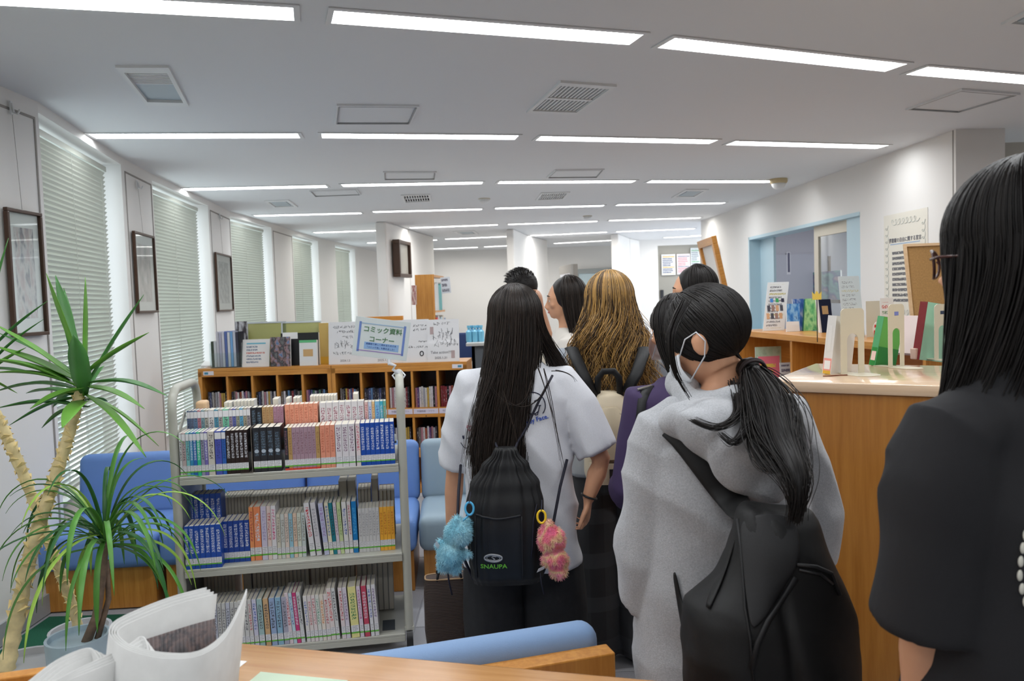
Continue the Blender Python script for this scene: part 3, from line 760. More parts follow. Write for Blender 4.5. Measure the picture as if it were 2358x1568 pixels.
# ---- media cases in the bays
PALM = [S(*c) for c in ((30,30,34),(44,44,60),(120,40,44),(150,150,158),(190,186,186),(60,70,110),(170,120,130),(70,100,80),(110,104,100),(200,196,190),(40,90,60),(90,60,110),(180,150,70),(86,120,160),(24,24,28),(140,70,50),(205,200,205))]
m_case = bpy.data.materials.new('case_print'); m_case.use_nodes = True
def spine_mat(m, rough=0.4, thr=0.56, v0=.3, v1=.93, sx=9.0, sy=42.0, half=.30):
    nt = m.node_tree; b = nt.nodes['Principled BSDF']; N = nt.nodes.new; L = nt.links.new
    b.inputs['Roughness'].default_value = rough
    oi = N('ShaderNodeObjectInfo'); at_ = N('ShaderNodeAttribute'); at_.attribute_type = 'OBJECT'; at_.attribute_name = 'ink'
    uv = N('ShaderNodeUVMap'); sp = N('ShaderNodeSeparateXYZ'); L(uv.outputs[0], sp.inputs[0])
    def mth(op, a, c=None):
        n = N('ShaderNodeMath'); n.operation = op
        for i, v in enumerate((a, c)):
            if v is None: continue
            if isinstance(v, (int, float)): n.inputs[i].default_value = v
            else: L(v, n.inputs[i])
        return n.outputs[0]
    U, V = sp.outputs[0], sp.outputs[1]
    cx = N('ShaderNodeCombineXYZ'); L(mth('MULTIPLY', U, sx), cx.inputs[0]); L(mth('MULTIPLY', V, sy), cx.inputs[1]); L(mth('MULTIPLY', oi.outputs['Random'], 57.0), cx.inputs[2])
    ns = N('ShaderNodeTexNoise'); ns.inputs['Scale'].default_value = 1.0; ns.inputs['Detail'].default_value = 2.5; L(cx.outputs[0], ns.inputs['Vector'])
    k = mth('GREATER_THAN', ns.outputs['Fac'], thr)
    glyph = mth('FRACT', mth('MULTIPLY', V, 17.0)); k = mth('MULTIPLY', k, mth('GREATER_THAN', glyph, 0.18))
    k = mth('MULTIPLY', k, mth('LESS_THAN', mth('ABSOLUTE', mth('SUBTRACT', U, .5)), half))
    k = mth('MULTIPLY', k, mth('GREATER_THAN', V, v0)); top = mth('SUBTRACT', v1, mth('MULTIPLY', oi.outputs['Random'], .08)); k = mth('MULTIPLY', k, mth('LESS_THAN', V, top))
    mx = N('ShaderNodeMix'); mx.data_type = 'RGBA'; L(k, mx.inputs[0]); L(oi.outputs['Color'], mx.inputs[6]); L(at_.outputs['Color'], mx.inputs[7]); L(mx.outputs[2], b.inputs['Base Color'])
spine_mat(m_case, .3, .60, .12, .9, 4.0, 9.0, .32)
def unit_spine(mb, x0, x1, y, z0, z1, m=0): mb.quad((x0, y, z0), (x1, y, z0), (x1, y, z1), (x0, y, z1), m)
cm_ = MB(); unit_spine(cm_, -.5, .5, 0, 0, 1)
cm_.add([(-.5,0,0),(.5,0,0),(.5,1,0),(-.5,1,0),(-.5,0,1),(.5,0,1),(.5,1,1),(-.5,1,1)], [(0,3,2,1),(4,5,6,7),(1,2,6,5),(2,3,7,6),(3,0,4,7)], 1)
ME_CASE = cm_.mesh('media_case', [m_case, mat('case_plastic', S(30, 30, 34), .35)])
cname = {0: 'black', 1: 'navy', 2: 'dark red', 3: 'grey', 4: 'pale grey', 5: 'blue', 6: 'pink', 7: 'green-grey', 8: 'taupe', 9: 'off-white', 10: 'green', 11: 'purple', 12: 'yellow', 13: 'light blue', 14: 'black', 15: 'brown', 16: 'white'}
rnd = random.Random(11)
PALS = [[1,5,4,8,3,16,6,12,12,14], [1,8,6,4,15,16,11,6,3,1], [14,5,1,4,6,16,12,3,1,16], [8,16,14,13,14,2,1,14,8,7], [6,11,5,10,3,1,7,14,13,14],
        [8,8,14,12,2,3,5,15,13,8,14], [1,1,5,13,1,14,1,5,14,1], [16,6,16,9,16,1,16,9,2,14], [6,11,16,9,3,9,12,9,16,14,6], [2,2,2,14,6,15,1,2,8,3]]
WB = ['first', 'second', 'third', 'fourth', 'fifth']
nc = 0
for k in range(2):
    t = .03; iw = MW-.003-2*t
    for lv, z in ((0, .681), (1, .361)):
        for b in range(5):
            if lv == 1 and (k == 0 or b < 2): continue
            pal = PALS[k*5+b] if lv == 0 else PALS[(k*5+b+3) % 10]
            xa = t+iw*b/5+.012+(.014 if b == 0 else .004); xe = t+iw*(b+1)/5-.012-(rnd.random()*.02); n = len(pal); x = xa; step = (xe-xa)/n
            for j, ci in enumerate(pal):
                th_ = step*rnd.uniform(.86, .97); o = link('media_case', ME_CASE); nc += 1
                h_ = rnd.uniform(.155, .168) if lv == 0 else rnd.uniform(.15, .165)
                lx, ly = x+th_/2, .035+rnd.uniform(0, .012)
                o.location = Vector((mA.x, mA.y, 0))+mu*(k*MW+lx)+mn*ly+Vector((0, 0, z)); o.rotation_euler = (0, 0, mang); o.scale = (th_, .135, h_)
                o.color = PALM[ci]; dark = sum(PALM[ci][:3]) < .6
                o['ink'] = (.55, .55, .58) if dark else (.12, .10, .12)
                tag(o, f'{cname[ci]} media case, {ordn(j)} from left in {WB[b]} bay, {"upper" if lv == 0 else "lower"} tier, {["left","right"][k]} media shelf', 'media case', 'media cases in the low wooden shelves')
                x += step
# ================================================================== book cart with its books
M_STEEL = mat('cart_enamel', S(176, 176, 166), 0.35, spec=.5)
M_SHEET = mat('cart_sheet', S(150, 154, 154), 0.45)
tA = onz(412, 1095, .83); tB = onz(918, 1072, .83)
tc_ = (tA+tB)/2; tang = R(8.5); tu = Vector((math.cos(tang), math.sin(tang), 0)); tn = Vector((-tu.y, tu.x, 0))
tA = onplane(412, 1095, tc_, tn); tB = onplane(918, 1072, tc_, tn); TL = (tB-tA).dot(tu)
CT = .46            # depth of the double-sided truck
cart = empty('book_cart', Vector((tA.x, tA.y, 0)), tang, 'grey steel book cart on castors, loaded with comics, before the blue benches', 'book cart')
def cl(x, y, z): return Vector((tA.x, tA.y, 0))+tu*x+tn*y+Vector((0, 0, z))
def cart_x(px, py, z, y=0.0):
    p = onplane(px, py, cl(0, y, 0), tn); return min(TL-.006, max(.006, (p-cl(0, 0, 0)).dot(tu)))
for sx, nm in ((-.018, 'l'), (TL+.018, 'r')):
    m = MB(); pts = [(sx, .02, .10), (sx, .02, 1.10)]
    for k in range(7): a = PI/2*k/6; pts.append((sx, .11-.09*math.cos(a), 1.10+.09*math.sin(a)))
    for k in range(7): a = PI/2*k/6; pts.append((sx, CT-.11+.09*math.sin(a), 1.10+.09*math.cos(a)))
    pts += [(sx, CT-.02, .10)]
    m.tube(pts, .0185, 12); m.build('end_frame', M_STEEL, cart, smooth=True)
    MB().box(sx-.006, sx+.006, .03, CT-.03, .12, .98 if nm == 'l' else .96).build('end_panel', M_SHEET, cart)
    b = MB(); xi = sx+(.012 if nm == 'l' else -.012); b.add([(xi-.003, .05, .985), (xi+.003, .05, .985), (xi+.003, .17, 1.065), (xi-.003, .17, 1.065), (xi-.003, .05, 1.01), (xi+.003, .05, 1.01), (xi+.003, .17, 1.09), (xi-.003, .17, 1.09)], [(0,3,2,1),(4,5,6,7),(0,1,5,4),(1,2,6,5),(2,3,7,6),(3,0,4,7)]); b.build('brace', M_STEEL, cart)
    for yy in (.03, CT-.03):
        w_ = MB(); w_.tube([(sx-.014, yy, .05), (sx+.014, yy, .05)], .05, 20); o = w_.build('caster', M_BLACK, cart, smooth=True)
        MB().box(sx-.02, sx+.02, yy-.025, yy+.025, .095, .11).build('caster_plate', M_STEEL, o)
ZS = [.83, .44, .085]
for z in ZS:
    m = MB(); m.box(0, TL, 0, CT, z-.012, z).box(0, TL, 0, .012, z-.036, z-.012).box(0, TL, CT-.012, CT, z-.036, z-.012); m.build('shelf', M_STEEL, cart, bevel=.002, seg=1)
# raised inner steps for the second rows
STEP = .075
MB().box(.005, TL-.005, .135, CT-.135, ZS[0]+STEP-.01, ZS[0]+STEP).build('step', M_SHEET, cart)
MB().box(.005, .175, .135, CT-.135, ZS[1]+STEP+.02, ZS[1]+STEP+.03).build('step', M_SHEET, cart)
pmat = mat('dark_pad', S(72, 78, 84), .8); MB().box(TL-.10, TL-.045, .05, .16, ZS[2], ZS[2]+.002).build('pad', pmat, cart)
for px in (582, ): 
    xx = cart_x(px, 1085, .85); MB().box(xx-.001, xx+.001, .0, .12, ZS[0], ZS[0]+.19).box(xx-.05, xx, .0, .12, ZS[0], ZS[0]+.0015).build('divider', mat('divider_grey', S(112, 104, 96), .5), cart)

# ---- books: one unit book, scaled per copy (x thickness, y depth, z height; spine at y=0)
m_cover = bpy.data.materials.new('book_cover'); m_cover.use_nodes = True
nt = m_cover.node_tree; oi = nt.nodes.new('ShaderNodeObjectInfo'); nt.links.new(oi.outputs['Color'], nt.nodes['Principled BSDF'].inputs['Base Color']); nt.nodes['Principled BSDF'].inputs['Roughness'].default_value = .35
m_spine = bpy.data.materials.new('book_spine'); m_spine.use_nodes = True; spine_mat(m_spine, .3, .50, .36, .95)
m_pages = mat('page_block', S(226, 220, 206), .8, var=.06, vscale=60, stretch=(40, 1, 1))
m_green = mat('label_green', S(96, 178, 60), .5); m_stick = mat('label_paper', S(226, 226, 230), .5)
m_stick_p = printed('label_print', S(228, 228, 232), S(120, 120, 130), lines=5, dens=.5, x0=.15, x1=.95, y0=.05, y1=.95, fx=6)
u = MB(); unit_spine(u, -.5, .5, 0, 0, 1, 1)
u.box(-.5, -.45, .004, 1, 0, 1, 0).box(.45, .5, .004, 1, 0, 1, 0)
u.add([(-.5,.01,0),(.5,.01,0),(.5,.01,1),(-.5,.01,1),(-.5,0,0),(.5,0,0),(.5,0,1),(-.5,0,1)], [(0,1,2,3),(4,5,1,0),(7,3,2,6),(4,0,3,7),(5,6,2,1)], 0)
ME_BOOK = u.mesh('book', [m_cover, m_spine])
u = MB(); u.box(-.45, .45, .012, .97, .012, .988); ME_PAGES = u.mesh('pages', m_pages)
u = MB(); unit_spine(u, -.5, .5, -.004, .085, .245, 0); unit_spine(u, -.5, .5, -.004, .085, .115, 1)
u.v[4:] = [(x, -.005, z) for x, y, z in u.v[4:]]
u.add([(-.5, -.004, .085), (.5, -.004, .085), (.5, -.004, .245), (-.5, -.004, .245), (-.5, 0, .085), (.5, 0, .085), (.5, 0, .245), (-.5, 0, .245)], [(0,4,5,1),(3,2,6,7),(0,3,7,4),(1,5,6,2)], 2)
ME_STICK = u.mesh('spine_label', [m_stick_p, m_green, m_stick])
u = MB(); unit_spine(u, -.5, .5, -.006, .82, .97, 0); ME_HEAD = u.mesh('title_panel', [m_stick])
u = MB(); unit_spine(u, -.5, .5, -.006, .0, .045, 0); ME_FOOT = u.mesh('foot_band', [mat('foot_red', S(214, 70, 60), .4)])
u = MB(); u.v = [(0, -.006, .47)]+[(.34*math.cos(2*PI*k/16), -.006, .47+.042*math.sin(2*PI*k/16)) for k in range(16)]; u.f = [(0, 1+(k+1) % 16, 1+k)[::-1] for k in range(16)]; u.m = [0]*16
ME_ORB = u.mesh('orb', [mat('orb_print', S(176, 190, 204), .35)])
def book(loc, rz, th, dep, h, col, ink, label, group, lean=0.0, sticker=True, extra=None):
    o = link('book', ME_BOOK); o.location = loc; o.scale = (th, dep, h); o.rotation_euler = (0, lean, rz)
    o.color = col; o['ink'] = ink[:3]; tag(o, label, 'book', group)
    p = link('pages', ME_PAGES, o); p.color = col
    if sticker: s = link('spine_label', ME_STICK, o)
    if extra: e = link(extra.name, extra, o)
    return o
WHITE_INK = S(214, 218, 228); DARK_INK = S(60, 60, 70); RED_INK = S(176, 66, 74); BLUE_INK = S(60, 90, 170); SALM = S(190, 104, 80)
BLUE = (S(26, 76, 170), WHITE_INK, 'blue'); 
# (name, colour, ink)
def row(spec, y0, z, hgt, dep, rowname, grp, zpix=None, lean_all=0, extra_of=None):
    """spec: list of (x0px, x1px, colour tuple, ink, word, lean deg, height factor)"""
    items = []
    for i, q in enumerate(spec):
        a, b_, col, ink, word = q[:5]; lean = q[5] if len(q) > 5 else 0; hf = q[6] if len(q) > 6 else 1.0; ex = q[7] if len(q) > 7 else None
        zz = z+.05; pyy = zpix
        xa, xb = cart_x(a, pyy, 0, y0), cart_x(b_, pyy, 0, y0)
        th_ = (xb-xa)*.95
        if th_ < .004: continue
        h_ = hgt*hf
        xc = (xa+xb)/2
        if lean: xc -= math.sin(R(lean))*h_*0
        loc = cl(xc, y0, z+abs(math.sin(R(lean)))*th_/2+.0005)
        n_same = word
        items.append(book(loc, tang, th_, dep, h_, col, ink, f'{word} comic book, {ordn(i)} from left in {rowname}', grp, R(lean), True, ex))
    return items
def zx(v, x0, sc): return x0+v/sc
# top shelf, front row  (pixels of the enlarged crop /4.066 + 380)
g = lambda *a: [v/4.066+380 for v in a]
T1 = []
def addr(lst, x0, x1, n, col, ink, word, lean=0, hf=1.0, ex=None, conv=None):
    a, b = conv(x0, x1)
    for k in range(n): lst.append((a+(b-a)*k/n, a+(b-a)*(k+1)/n, col, ink, word, lean, hf, ex))
c6 = lambda a, b: (a/4.066+380, b/4.066+380)
for x0, x1, col, word in ((130, 165, S(206,206,206), 'off-white'), (167, 202, S(190,172,174), 'pinkish grey'), (204, 236, S(126,192,196), 'aqua'), (238, 270, S(58,140,184), 'steel blue'), (271, 304, S(48,104,180), 'blue'), (305, 340, S(48,186,142), 'green'), (342, 375, S(148,150,176), 'grey violet'), (376, 408, S(116,106,176), 'violet')):
    addr(T1, x0, x1, 1, col, DARK_INK if word in ('off-white','pinkish grey','aqua','grey violet') else WHITE_INK, word, 0, 1.0, ME_HEAD, c6)
addr(T1, 409, 471, 1, S(208,202,194), S(50,50,56), 'thick cream', conv=c6)
addr(T1, 476, 538, 1, S(76,88,180), S(60,66,130), 'blue-violet', ex=ME_HEAD, conv=c6); addr(T1, 540, 578, 1, S(44,98,180), S(40,60,120), 'mid blue', ex=ME_HEAD, conv=c6)
addr(T1, 580, 785, 5, S(40,30,34), WHITE_INK, 'black-brown', ex=None, conv=c6)
addr(T1, 832, 1095, 4, S(38,44,52), S(96,120,140), 'black', 0, 1.03, ME_ORB, c6)
addr(T1, 1125, 1458, 9, S(168,140,154), S(126,92,104), 'mauve', 0, .99, ME_FOOT, c6)
addr(T1, 1462, 1602, 3, S(226,150,124), SALM, 'salmon', conv=c6)
addr(T1, 1604, 1788, 3, S(222,218,222), S(120,80,110), 'white', conv=c6)
addr(T1, 1796, 1838, 1, S(224,212,214), S(200,90,110), 'white and pink', conv=c6)
addr(T1, 1840, 2158, 7, BLUE[0], WHITE_INK, 'blue', 0, 1.0, None, c6)
T1[20] = T1[20][:2]+(S(38,44,52),)+T1[20][3:]
for k in (1, 8): 
    i0 = next(i for i, q in enumerate(T1) if q[4] == 'mauve'); q = T1[i0+k]; T1[i0+k] = q[:2]+(S(184,150,98), S(140,104,60), 'tan')+q[5:]
row(T1, .004, ZS[0], .182, .125, 'front row of top cart shelf', 'comics in the front row of the top cart shelf', 1070)
# top shelf, raised second row
T2 = []
cols = [((150,150,178),'grey violet'),((92,110,140),'slate'),((100,116,146),'slate'),((100,132,166),'blue-grey'),((186,120,134),'rose'),((120,156,166),'teal-grey'),((174,172,160),'beige-grey'),((206,204,204),'off-white'),((76,150,178),'teal'),((178,172,168),'beige-grey'),((122,204,170),'mint'),((160,146,164),'mauve'),((100,110,180),'blue-violet'),((156,158,140),'taupe'),((90,166,204),'sky blue'),((168,162,140),'taupe'),((170,160,166),'grey')]
wd_ = [35,34,34,34,34,34,34,58,40,40,60,34,34,34,34,34,36]; x = 168
for (c_, n_), w_ in zip(cols, wd_):
    addr(T2, x, x+w_-1, 1, S(*c_), DARK_INK, n_, ex=ME_HEAD, conv=c6); x += w_*632/sum(wd_)
addr(T2, 806, 906, 2, S(34,38,46), S(96,120,140), 'black', conv=c6)
addr(T2, 910, 1014, 3, S(184,150,106), S(150,104,64), 'tan', conv=c6); addr(T2, 1015, 1110, 3, S(172,132,150), S(140,92,110), 'mauve', conv=c6)
addr(T2, 1124, 1432, 7, S(232,158,130), SALM, 'salmon', 0, 1.03, None, c6); addr(T2, 1450, 1866, 7, S(224,222,224), S(150,80,100), 'white', 0, 1.03, None, c6)
addr(T2, 1870, 1904, 1, S(224,190,186), RED_INK, 'red-lettered white', conv=c6); addr(T2, 1906, 1938, 1, S(206,214,232), BLUE_INK, 'blue-lettered white', conv=c6); addr(T2, 1940, 1966, 1, S(236,204,150), SALM, 'yellow', conv=c6)
addr(T2, 1968, 2014, 1, S(136,196,232), BLUE_INK, 'light blue', conv=c6); addr(T2, 2015, 2044, 1, S(70,180,206), WHITE_INK, 'aqua', conv=c6); addr(T2, 2046, 2072, 1, S(120,190,168), SALM, 'teal', conv=c6)
row(T2, .142, ZS[0]+STEP, .180, .085, 'raised second row of top cart shelf', 'comics in the raised row of the top cart shelf', 960)
# books on the far side of the top shelf: their white page edges show above
def backs(spec, y0, z, grp, rowname, zpix, dep=.12, hb=.18):
    NB = -1
    for i, (a, b_, n, hf, col, word) in enumerate(spec):
        xa, xb = cart_x(a, zpix, 0, y0), cart_x(b_, zpix, 0, y0)
        for k in range(n):
            t_ = (xb-xa)/n
            if t_ < .004: continue
            xc = xa+t_*(k+.5); NB += 1
            o = book(cl(xc, y0+dep, z), tang+PI, t_*.93, dep, hb*hf, col, DARK_INK, f'{word}, {ordn(NB)} from left in {rowname}', grp, 0, False)
PC = S(228, 226, 222)
B1 = [(c6(a, b)[0], c6(a, b)[1], n, hf, PC, w_) for a, b, n, hf, w_ in ((552, 628, 2, 1.10, 'white book'), (642, 835, 6, 1.12, 'white book'), (1008, 1064, 1, 1.13, 'cream book'), (1132, 1170, 1, 1.13, 'cream book'), (1200, 1266, 2, 1.13, 'cream book'), (1358, 1606, 9, 1.15, 'white book'), (1762, 1812, 1, 1.16, 'white book'))]
backs(B1, .25, ZS[0]+STEP, 'books on the far side of the top cart shelf', 'the far row of the top cart shelf', 930, .08, .18)
pr = MB(); pr.prism([cl(*q)[:2] for q in ((.012, .27, 0), (.06, .27, 0), (.06, .34, 0), (.012, .34, 0))], ZS[0]+STEP, ZS[0]+STEP+.205); tag(pr.build('wooden_block', mat('beech', S(226, 190, 150), .5), bevel=.012, seg=3), 'rounded beech wood block at the left end of the top cart shelf', 'block')

# middle shelf  (crop scale 3.35, from x=380)
c1_ = lambda a, b: (a/3.35+380, b/3.35+380)
Z1 = []; addr(Z1, 150, 440, 7, BLUE[0], WHITE_INK, 'blue', conv=c1_)
row(Z1, .003, ZS[1], .182, .125, 'front left block of middle cart shelf', 'blue comics at the left of the middle cart shelf', 1290)
Z2 = []; addr(Z2, 176, 436, 6, BLUE[0], WHITE_INK, 'blue', conv=c1_)
row(Z2, .135, ZS[1]+STEP+.03, .178, .09, 'raised left block of middle cart shelf', 'raised blue comics of the middle cart shelf', 1180)
Z3 = []
addr(Z3, 452, 660, 5, S(22,66,152), WHITE_INK, 'deep blue', conv=c1_)
addr(Z3, 662, 694, 1, S(232,150,96), RED_INK, 'orange', 0, 1.30, None, c1_); addr(Z3, 696, 750, 1, S(232,140,96), WHITE_INK, 'coral', 0, 1.30, None, c1_)
addr(Z3, 752, 796, 1, S(206,200,220), S(160,150,190), 'lilac', 0, 1.30, None, c1_); addr(Z3, 798, 830, 1, S(226,206,200), RED_INK, 'pale pink', 0, 1.30, None, c1_); addr(Z3, 831, 868, 1, S(224,222,226), S(200,80,130), 'white', 0, 1.30, None, c1_)
for k, (c_, n_) in enumerate((((210,206,192),'cream'),((206,210,206),'pale grey'),((224,208,198),'pale peach'),((150,196,214),'pale blue'),((226,200,180),'peach'),((214,220,206),'pale green'),((196,208,206),'grey-green'))):
    addr(Z3, 870+32*k, 900+32*k, 1, S(*c_), S(130,124,112), n_, 0, 1.08, None, c1_)
addr(Z3, 1122, 1164, 1, S(222,222,226), S(196,40,50), 'red-lettered white', -5, 1.31, None, c1_); addr(Z3, 1172, 1212, 1, S(216,214,220), S(150,150,160), 'grey-lettered white', -5, 1.31, None, c1_)
addr(Z3, 1232, 1270, 1, S(192,196,224), S(150,120,180), 'lilac', -5, 1.28, None, c1_); addr(Z3, 1272, 1302, 1, S(226,222,196), BLUE_INK, 'pale yellow', -4, 1.28, None, c1_)
addr(Z3, 1304, 1332, 1, S(22,124,140), S(40,60,60), 'teal', -4, 1.27, None, c1_); addr(Z3, 1333, 1358, 1, S(216,206,216), S(150,130,150), 'pinkish white', -3.4, 1.27, None, c1_); addr(Z3, 1359, 1388, 1, S(198,214,160), S(120,150,90), 'lime', -3, 1.27, None, c1_)
addr(Z3, 1390, 1426, 1, S(224,224,222), BLUE_INK, 'blue-lettered white', -2, 1.27, None, c1_); addr(Z3, 1428, 1456, 1, S(222,220,220), S(180,60,80), 'multicoloured white', -1.5, 1.27, None, c1_); addr(Z3, 1458, 1496, 1, S(20,122,190), S(80,170,220), 'bright blue', -1, 1.27, None, c1_)
addr(Z3, 1502, 1664, 6, S(206,206,206), S(150,150,154), 'pale grey', 0, 1.08, None, c1_); addr(Z3, 1666, 1780, 4, S(240,176,60), S(190,110,40), 'amber', 0, 1.08, None, c1_)
row(Z3, .055, ZS[1], .178, .12, 'right-hand row of middle cart shelf', 'comics at the right of the middle cart shelf', 1280)
GP = S(190, 186, 178)
B2 = [(440/3.35+380, 660/3.35+380, 9, 1.62, GP, 'grey-edged book'), (662/3.35+380, 1085/3.35+380, 15, 1.60, GP, 'grey-edged book'), (1090/3.35+380, 1340/3.35+380, 8, 1.60, GP, 'grey-edged book'), (1345/3.35+380, 1480/3.35+380, 2, 1.92, GP, 'thick grey-edged book'), (1492/3.35+380, 1592/3.35+380, 4, 1.60, GP, 'grey-edged book'), (1598/3.35+380, 1652/3.35+380, 1, 1.93, S(150,110,60), 'tall brown-edged book'), (1655/3.35+380, 1775/3.35+380, 4, 1.5, S(170,140,100), 'brown-edged book')]
backs([(a, b, n, hf*.92, c_, w_) for a, b, n, hf, c_, w_ in B2], .30, ZS[1], 'books on the far side of the middle cart shelf', 'the far row of the middle cart shelf', 1180, .13, .15)
# bottom shelf
Y1 = []
cB = lambda a, b: (a/3.35+380, b/3.35+380)
for x0, x1, col, ink, word, lean, hf in ((170,560,None,None,None,0,1),):
    for k in range(12):
        cc_ = ((206,206,204),'off-white') if k % 3 else ((196,200,214),'pale lilac'); addr(Y1, 170+33*k, 200+33*k, 1, S(*cc_[0]), DARK_INK, cc_[1], 0, .98, None, cB)
for x0, x1, col, ink, word, lean, hf in ((566,606,(212,212,210),DARK_INK,'off-white',-2,1.0),(608,640,(212,212,210),DARK_INK,'off-white',-2,1.0),(642,672,(210,208,206),RED_INK,'red-dotted white',-2,1.0),(676,710,(206,206,226),BLUE_INK,'lilac',-2,1.0),(714,756,(160,190,190),DARK_INK,'pale teal',-2,1.0),(762,802,(206,170,126),DARK_INK,'tan',-2,1.0),(808,852,(150,172,206),DARK_INK,'pale blue',-2,1.0),(856,900,(140,180,206),DARK_INK,'sky blue',-2,1.0),(904,944,(168,168,186),DARK_INK,'grey violet',-2,1.0),
    (946,974,(222,206,212),RED_INK,'pinkish white',-4,1.08),(976,1002,(190,214,224),BLUE_INK,'pale aqua',-4,1.07),(1004,1034,(196,60,120),WHITE_INK,'magenta',-4,1.07),(1036,1066,(206,208,208),DARK_INK,'pale grey',-4,1.07),
    (1078,1108,(220,218,216),BLUE_INK,'blue-lettered white',-3,.98),(1110,1140,(222,214,212),RED_INK,'red-lettered white',-3,.98),(1142,1170,(224,214,214),RED_INK,'pink-lettered white',-3,.98),(1172,1202,(218,220,214),S(50,140,110),'green-lettered white',-3,.98),(1204,1234,(226,218,206),S(210,130,50),'orange-lettered white',-3,.98),(1236,1268,(224,214,212),RED_INK,'red-lettered white',-3,.98),
    (1270,1306,(222,212,210),S(200,50,50),'red and white',-4,1.1),(1308,1336,(214,216,216),DARK_INK,'pale grey',-4,1.1),(1352,1384,(222,210,212),RED_INK,'pink and white',-3,1.09),(1386,1418,(214,208,220),S(150,120,160),'lilac-white',-3,1.09),(1426,1490,(228,222,150),S(60,130,80),'wide yellow',-3,1.09),(1494,1524,(220,206,220),S(180,90,150),'pink-lettered white',-3,1.09),(1530,1570,(196,70,96),WHITE_INK,'crimson',-3,1.09),(1576,1604,(222,222,226),BLUE_INK,'white',-3,1.1),(1608,1640,(220,218,222),S(110,80,140),'violet-lettered white',-3,1.1)):
    addr(Y1, x0+6, x1+6, 1, S(*col), ink, word, lean, hf, None, cB)
row(Y1, .004, ZS[2], .205, .14, 'front row of bottom cart shelf', 'comics in the front row of the bottom cart shelf', 1400)
B3 = [(180/3.35+380, 540/3.35+380, 9, 1.0, S(196,194,190), 'grey-edged book'), (600/3.35+380, 668/3.35+380, 1, 1.1, S(206,206,210), 'thick pale book'), (674/3.35+380, 1110/3.35+380, 14, .96, S(190,188,184), 'grey-edged book'), (1126/3.35+380, 1464/3.35+380, 10, 1.10, S(206,196,188), 'tall beige-edged book'), (1480/3.35+380, 1760/3.35+380, 7, .94, S(176,176,174), 'grey-edged book')]
backs(B3, .28, ZS[2], 'books on the far side of the bottom cart shelf', 'the far row of the bottom cart shelf', 1330, .16, .245)

# ---- sign clipped on the cart's right handle
q = [onplane(*p, cl(TL, .10, 0), tn) for p in ((811, 818), (937, 832), (944, 741), (820, 728))]
xd = (q[1]-q[0]).normalized(); zd = (q[3]-q[0]); Wd, Hd = (q[1]-q[0]).length, zd.length
MS = basis(sum(q, Vector())/4, xd, zd)
sg = empty('corner_sign', (0, 0, 0), 0, 'laminated white sign with green lettering clipped to the cart handle', 'sign'); sg.matrix_world = MS
MB().box(-Wd/2, Wd/2, -Hd/2, Hd/2, -.002, 0).build('board', mat('laminate', S(206, 214, 214), .15, coat=.6), sg, bevel=.0006, seg=1)
bd = MB(); a, b_ = Wd*.41, Hd*.36; t_ = .0045
for x0, x1, y0, y1, mi in ((-a, a, b_-t_, b_, 0), (-a, a, -b_, -b_+t_, 2), (-a-.004, -a+.006, -b_-.004, b_+.004, 1), (a-.006, a+.004, -b_-.004, b_+.004, 1)): bd.box(x0, x1, y0, y1, 0, .0005, mi)
bd.build('border', [mat('sign_blue_pale', S(150, 176, 200), .5), mat('sign_blue', S(106, 130, 190), .5), mat('sign_violet', S(150, 130, 180), .5)], sg)
mg = mat('sign_green', S(70, 116, 76), .5)
for s_, y_ in (('コミック資料', .20), ('コーナー', -.045)):
    o = link('lettering', text_mesh('lettering', s_, Hd*.165, mg, bold=.0004), sg, (0.002, Hd*y_, .0006))
bb = MB(); bb.box(-Wd*.30, Wd*.33, -Hd*.30, -Hd*.12, 0, .0005); bb.build('caption_band', mat('sign_caption', S(140, 174, 214), .5), sg)
for s_, y_ in (('図書館で楽しく読めるための本', -.165), ('「コミック本」を集めました！', -.25)):
    link('caption', text_mesh('caption', s_, Hd*.055, mat('sign_navy', S(50, 84, 150), .5)), sg, (.002, Hd*y_, .0008))
bot = MS @ Vector((Wd*.18, -Hd/2, 0)); hp = onplane(895, 890, cl(TL+.018, .10, 0), tn)
hp = cl(TL+.018, .12, 1.2)
ck = MB(); iv = MS.inverted()
b0 = bot; mids = [b0, b0+Vector((0, 0, -.02)), (b0*.6+hp*.4)+Vector((.01, 0, 0)), (b0*.35+hp*.65)+Vector((-.012, 0, 0)), hp+Vector((0, 0, .01))]
ck.tube([iv @ p for p in mids], [.007, .009, .006, .006, .010], 8)
ck.build('clip_stem', mat('clear_plastic', S(220, 224, 230), .15, spec=.6), sg, smooth=True)
jw = MB()
for s_ in (-1, 1): jw.tube([iv @ (hp+Vector((.012*s_, 0, .016))), iv @ (hp+Vector((.028*s_, -.008, .0))), iv @ (hp+Vector((.012*s_, -.012, -.022)))], .004, 6)
jw.build('clip_jaw', MATS['clear_plastic'], sg, smooth=True)
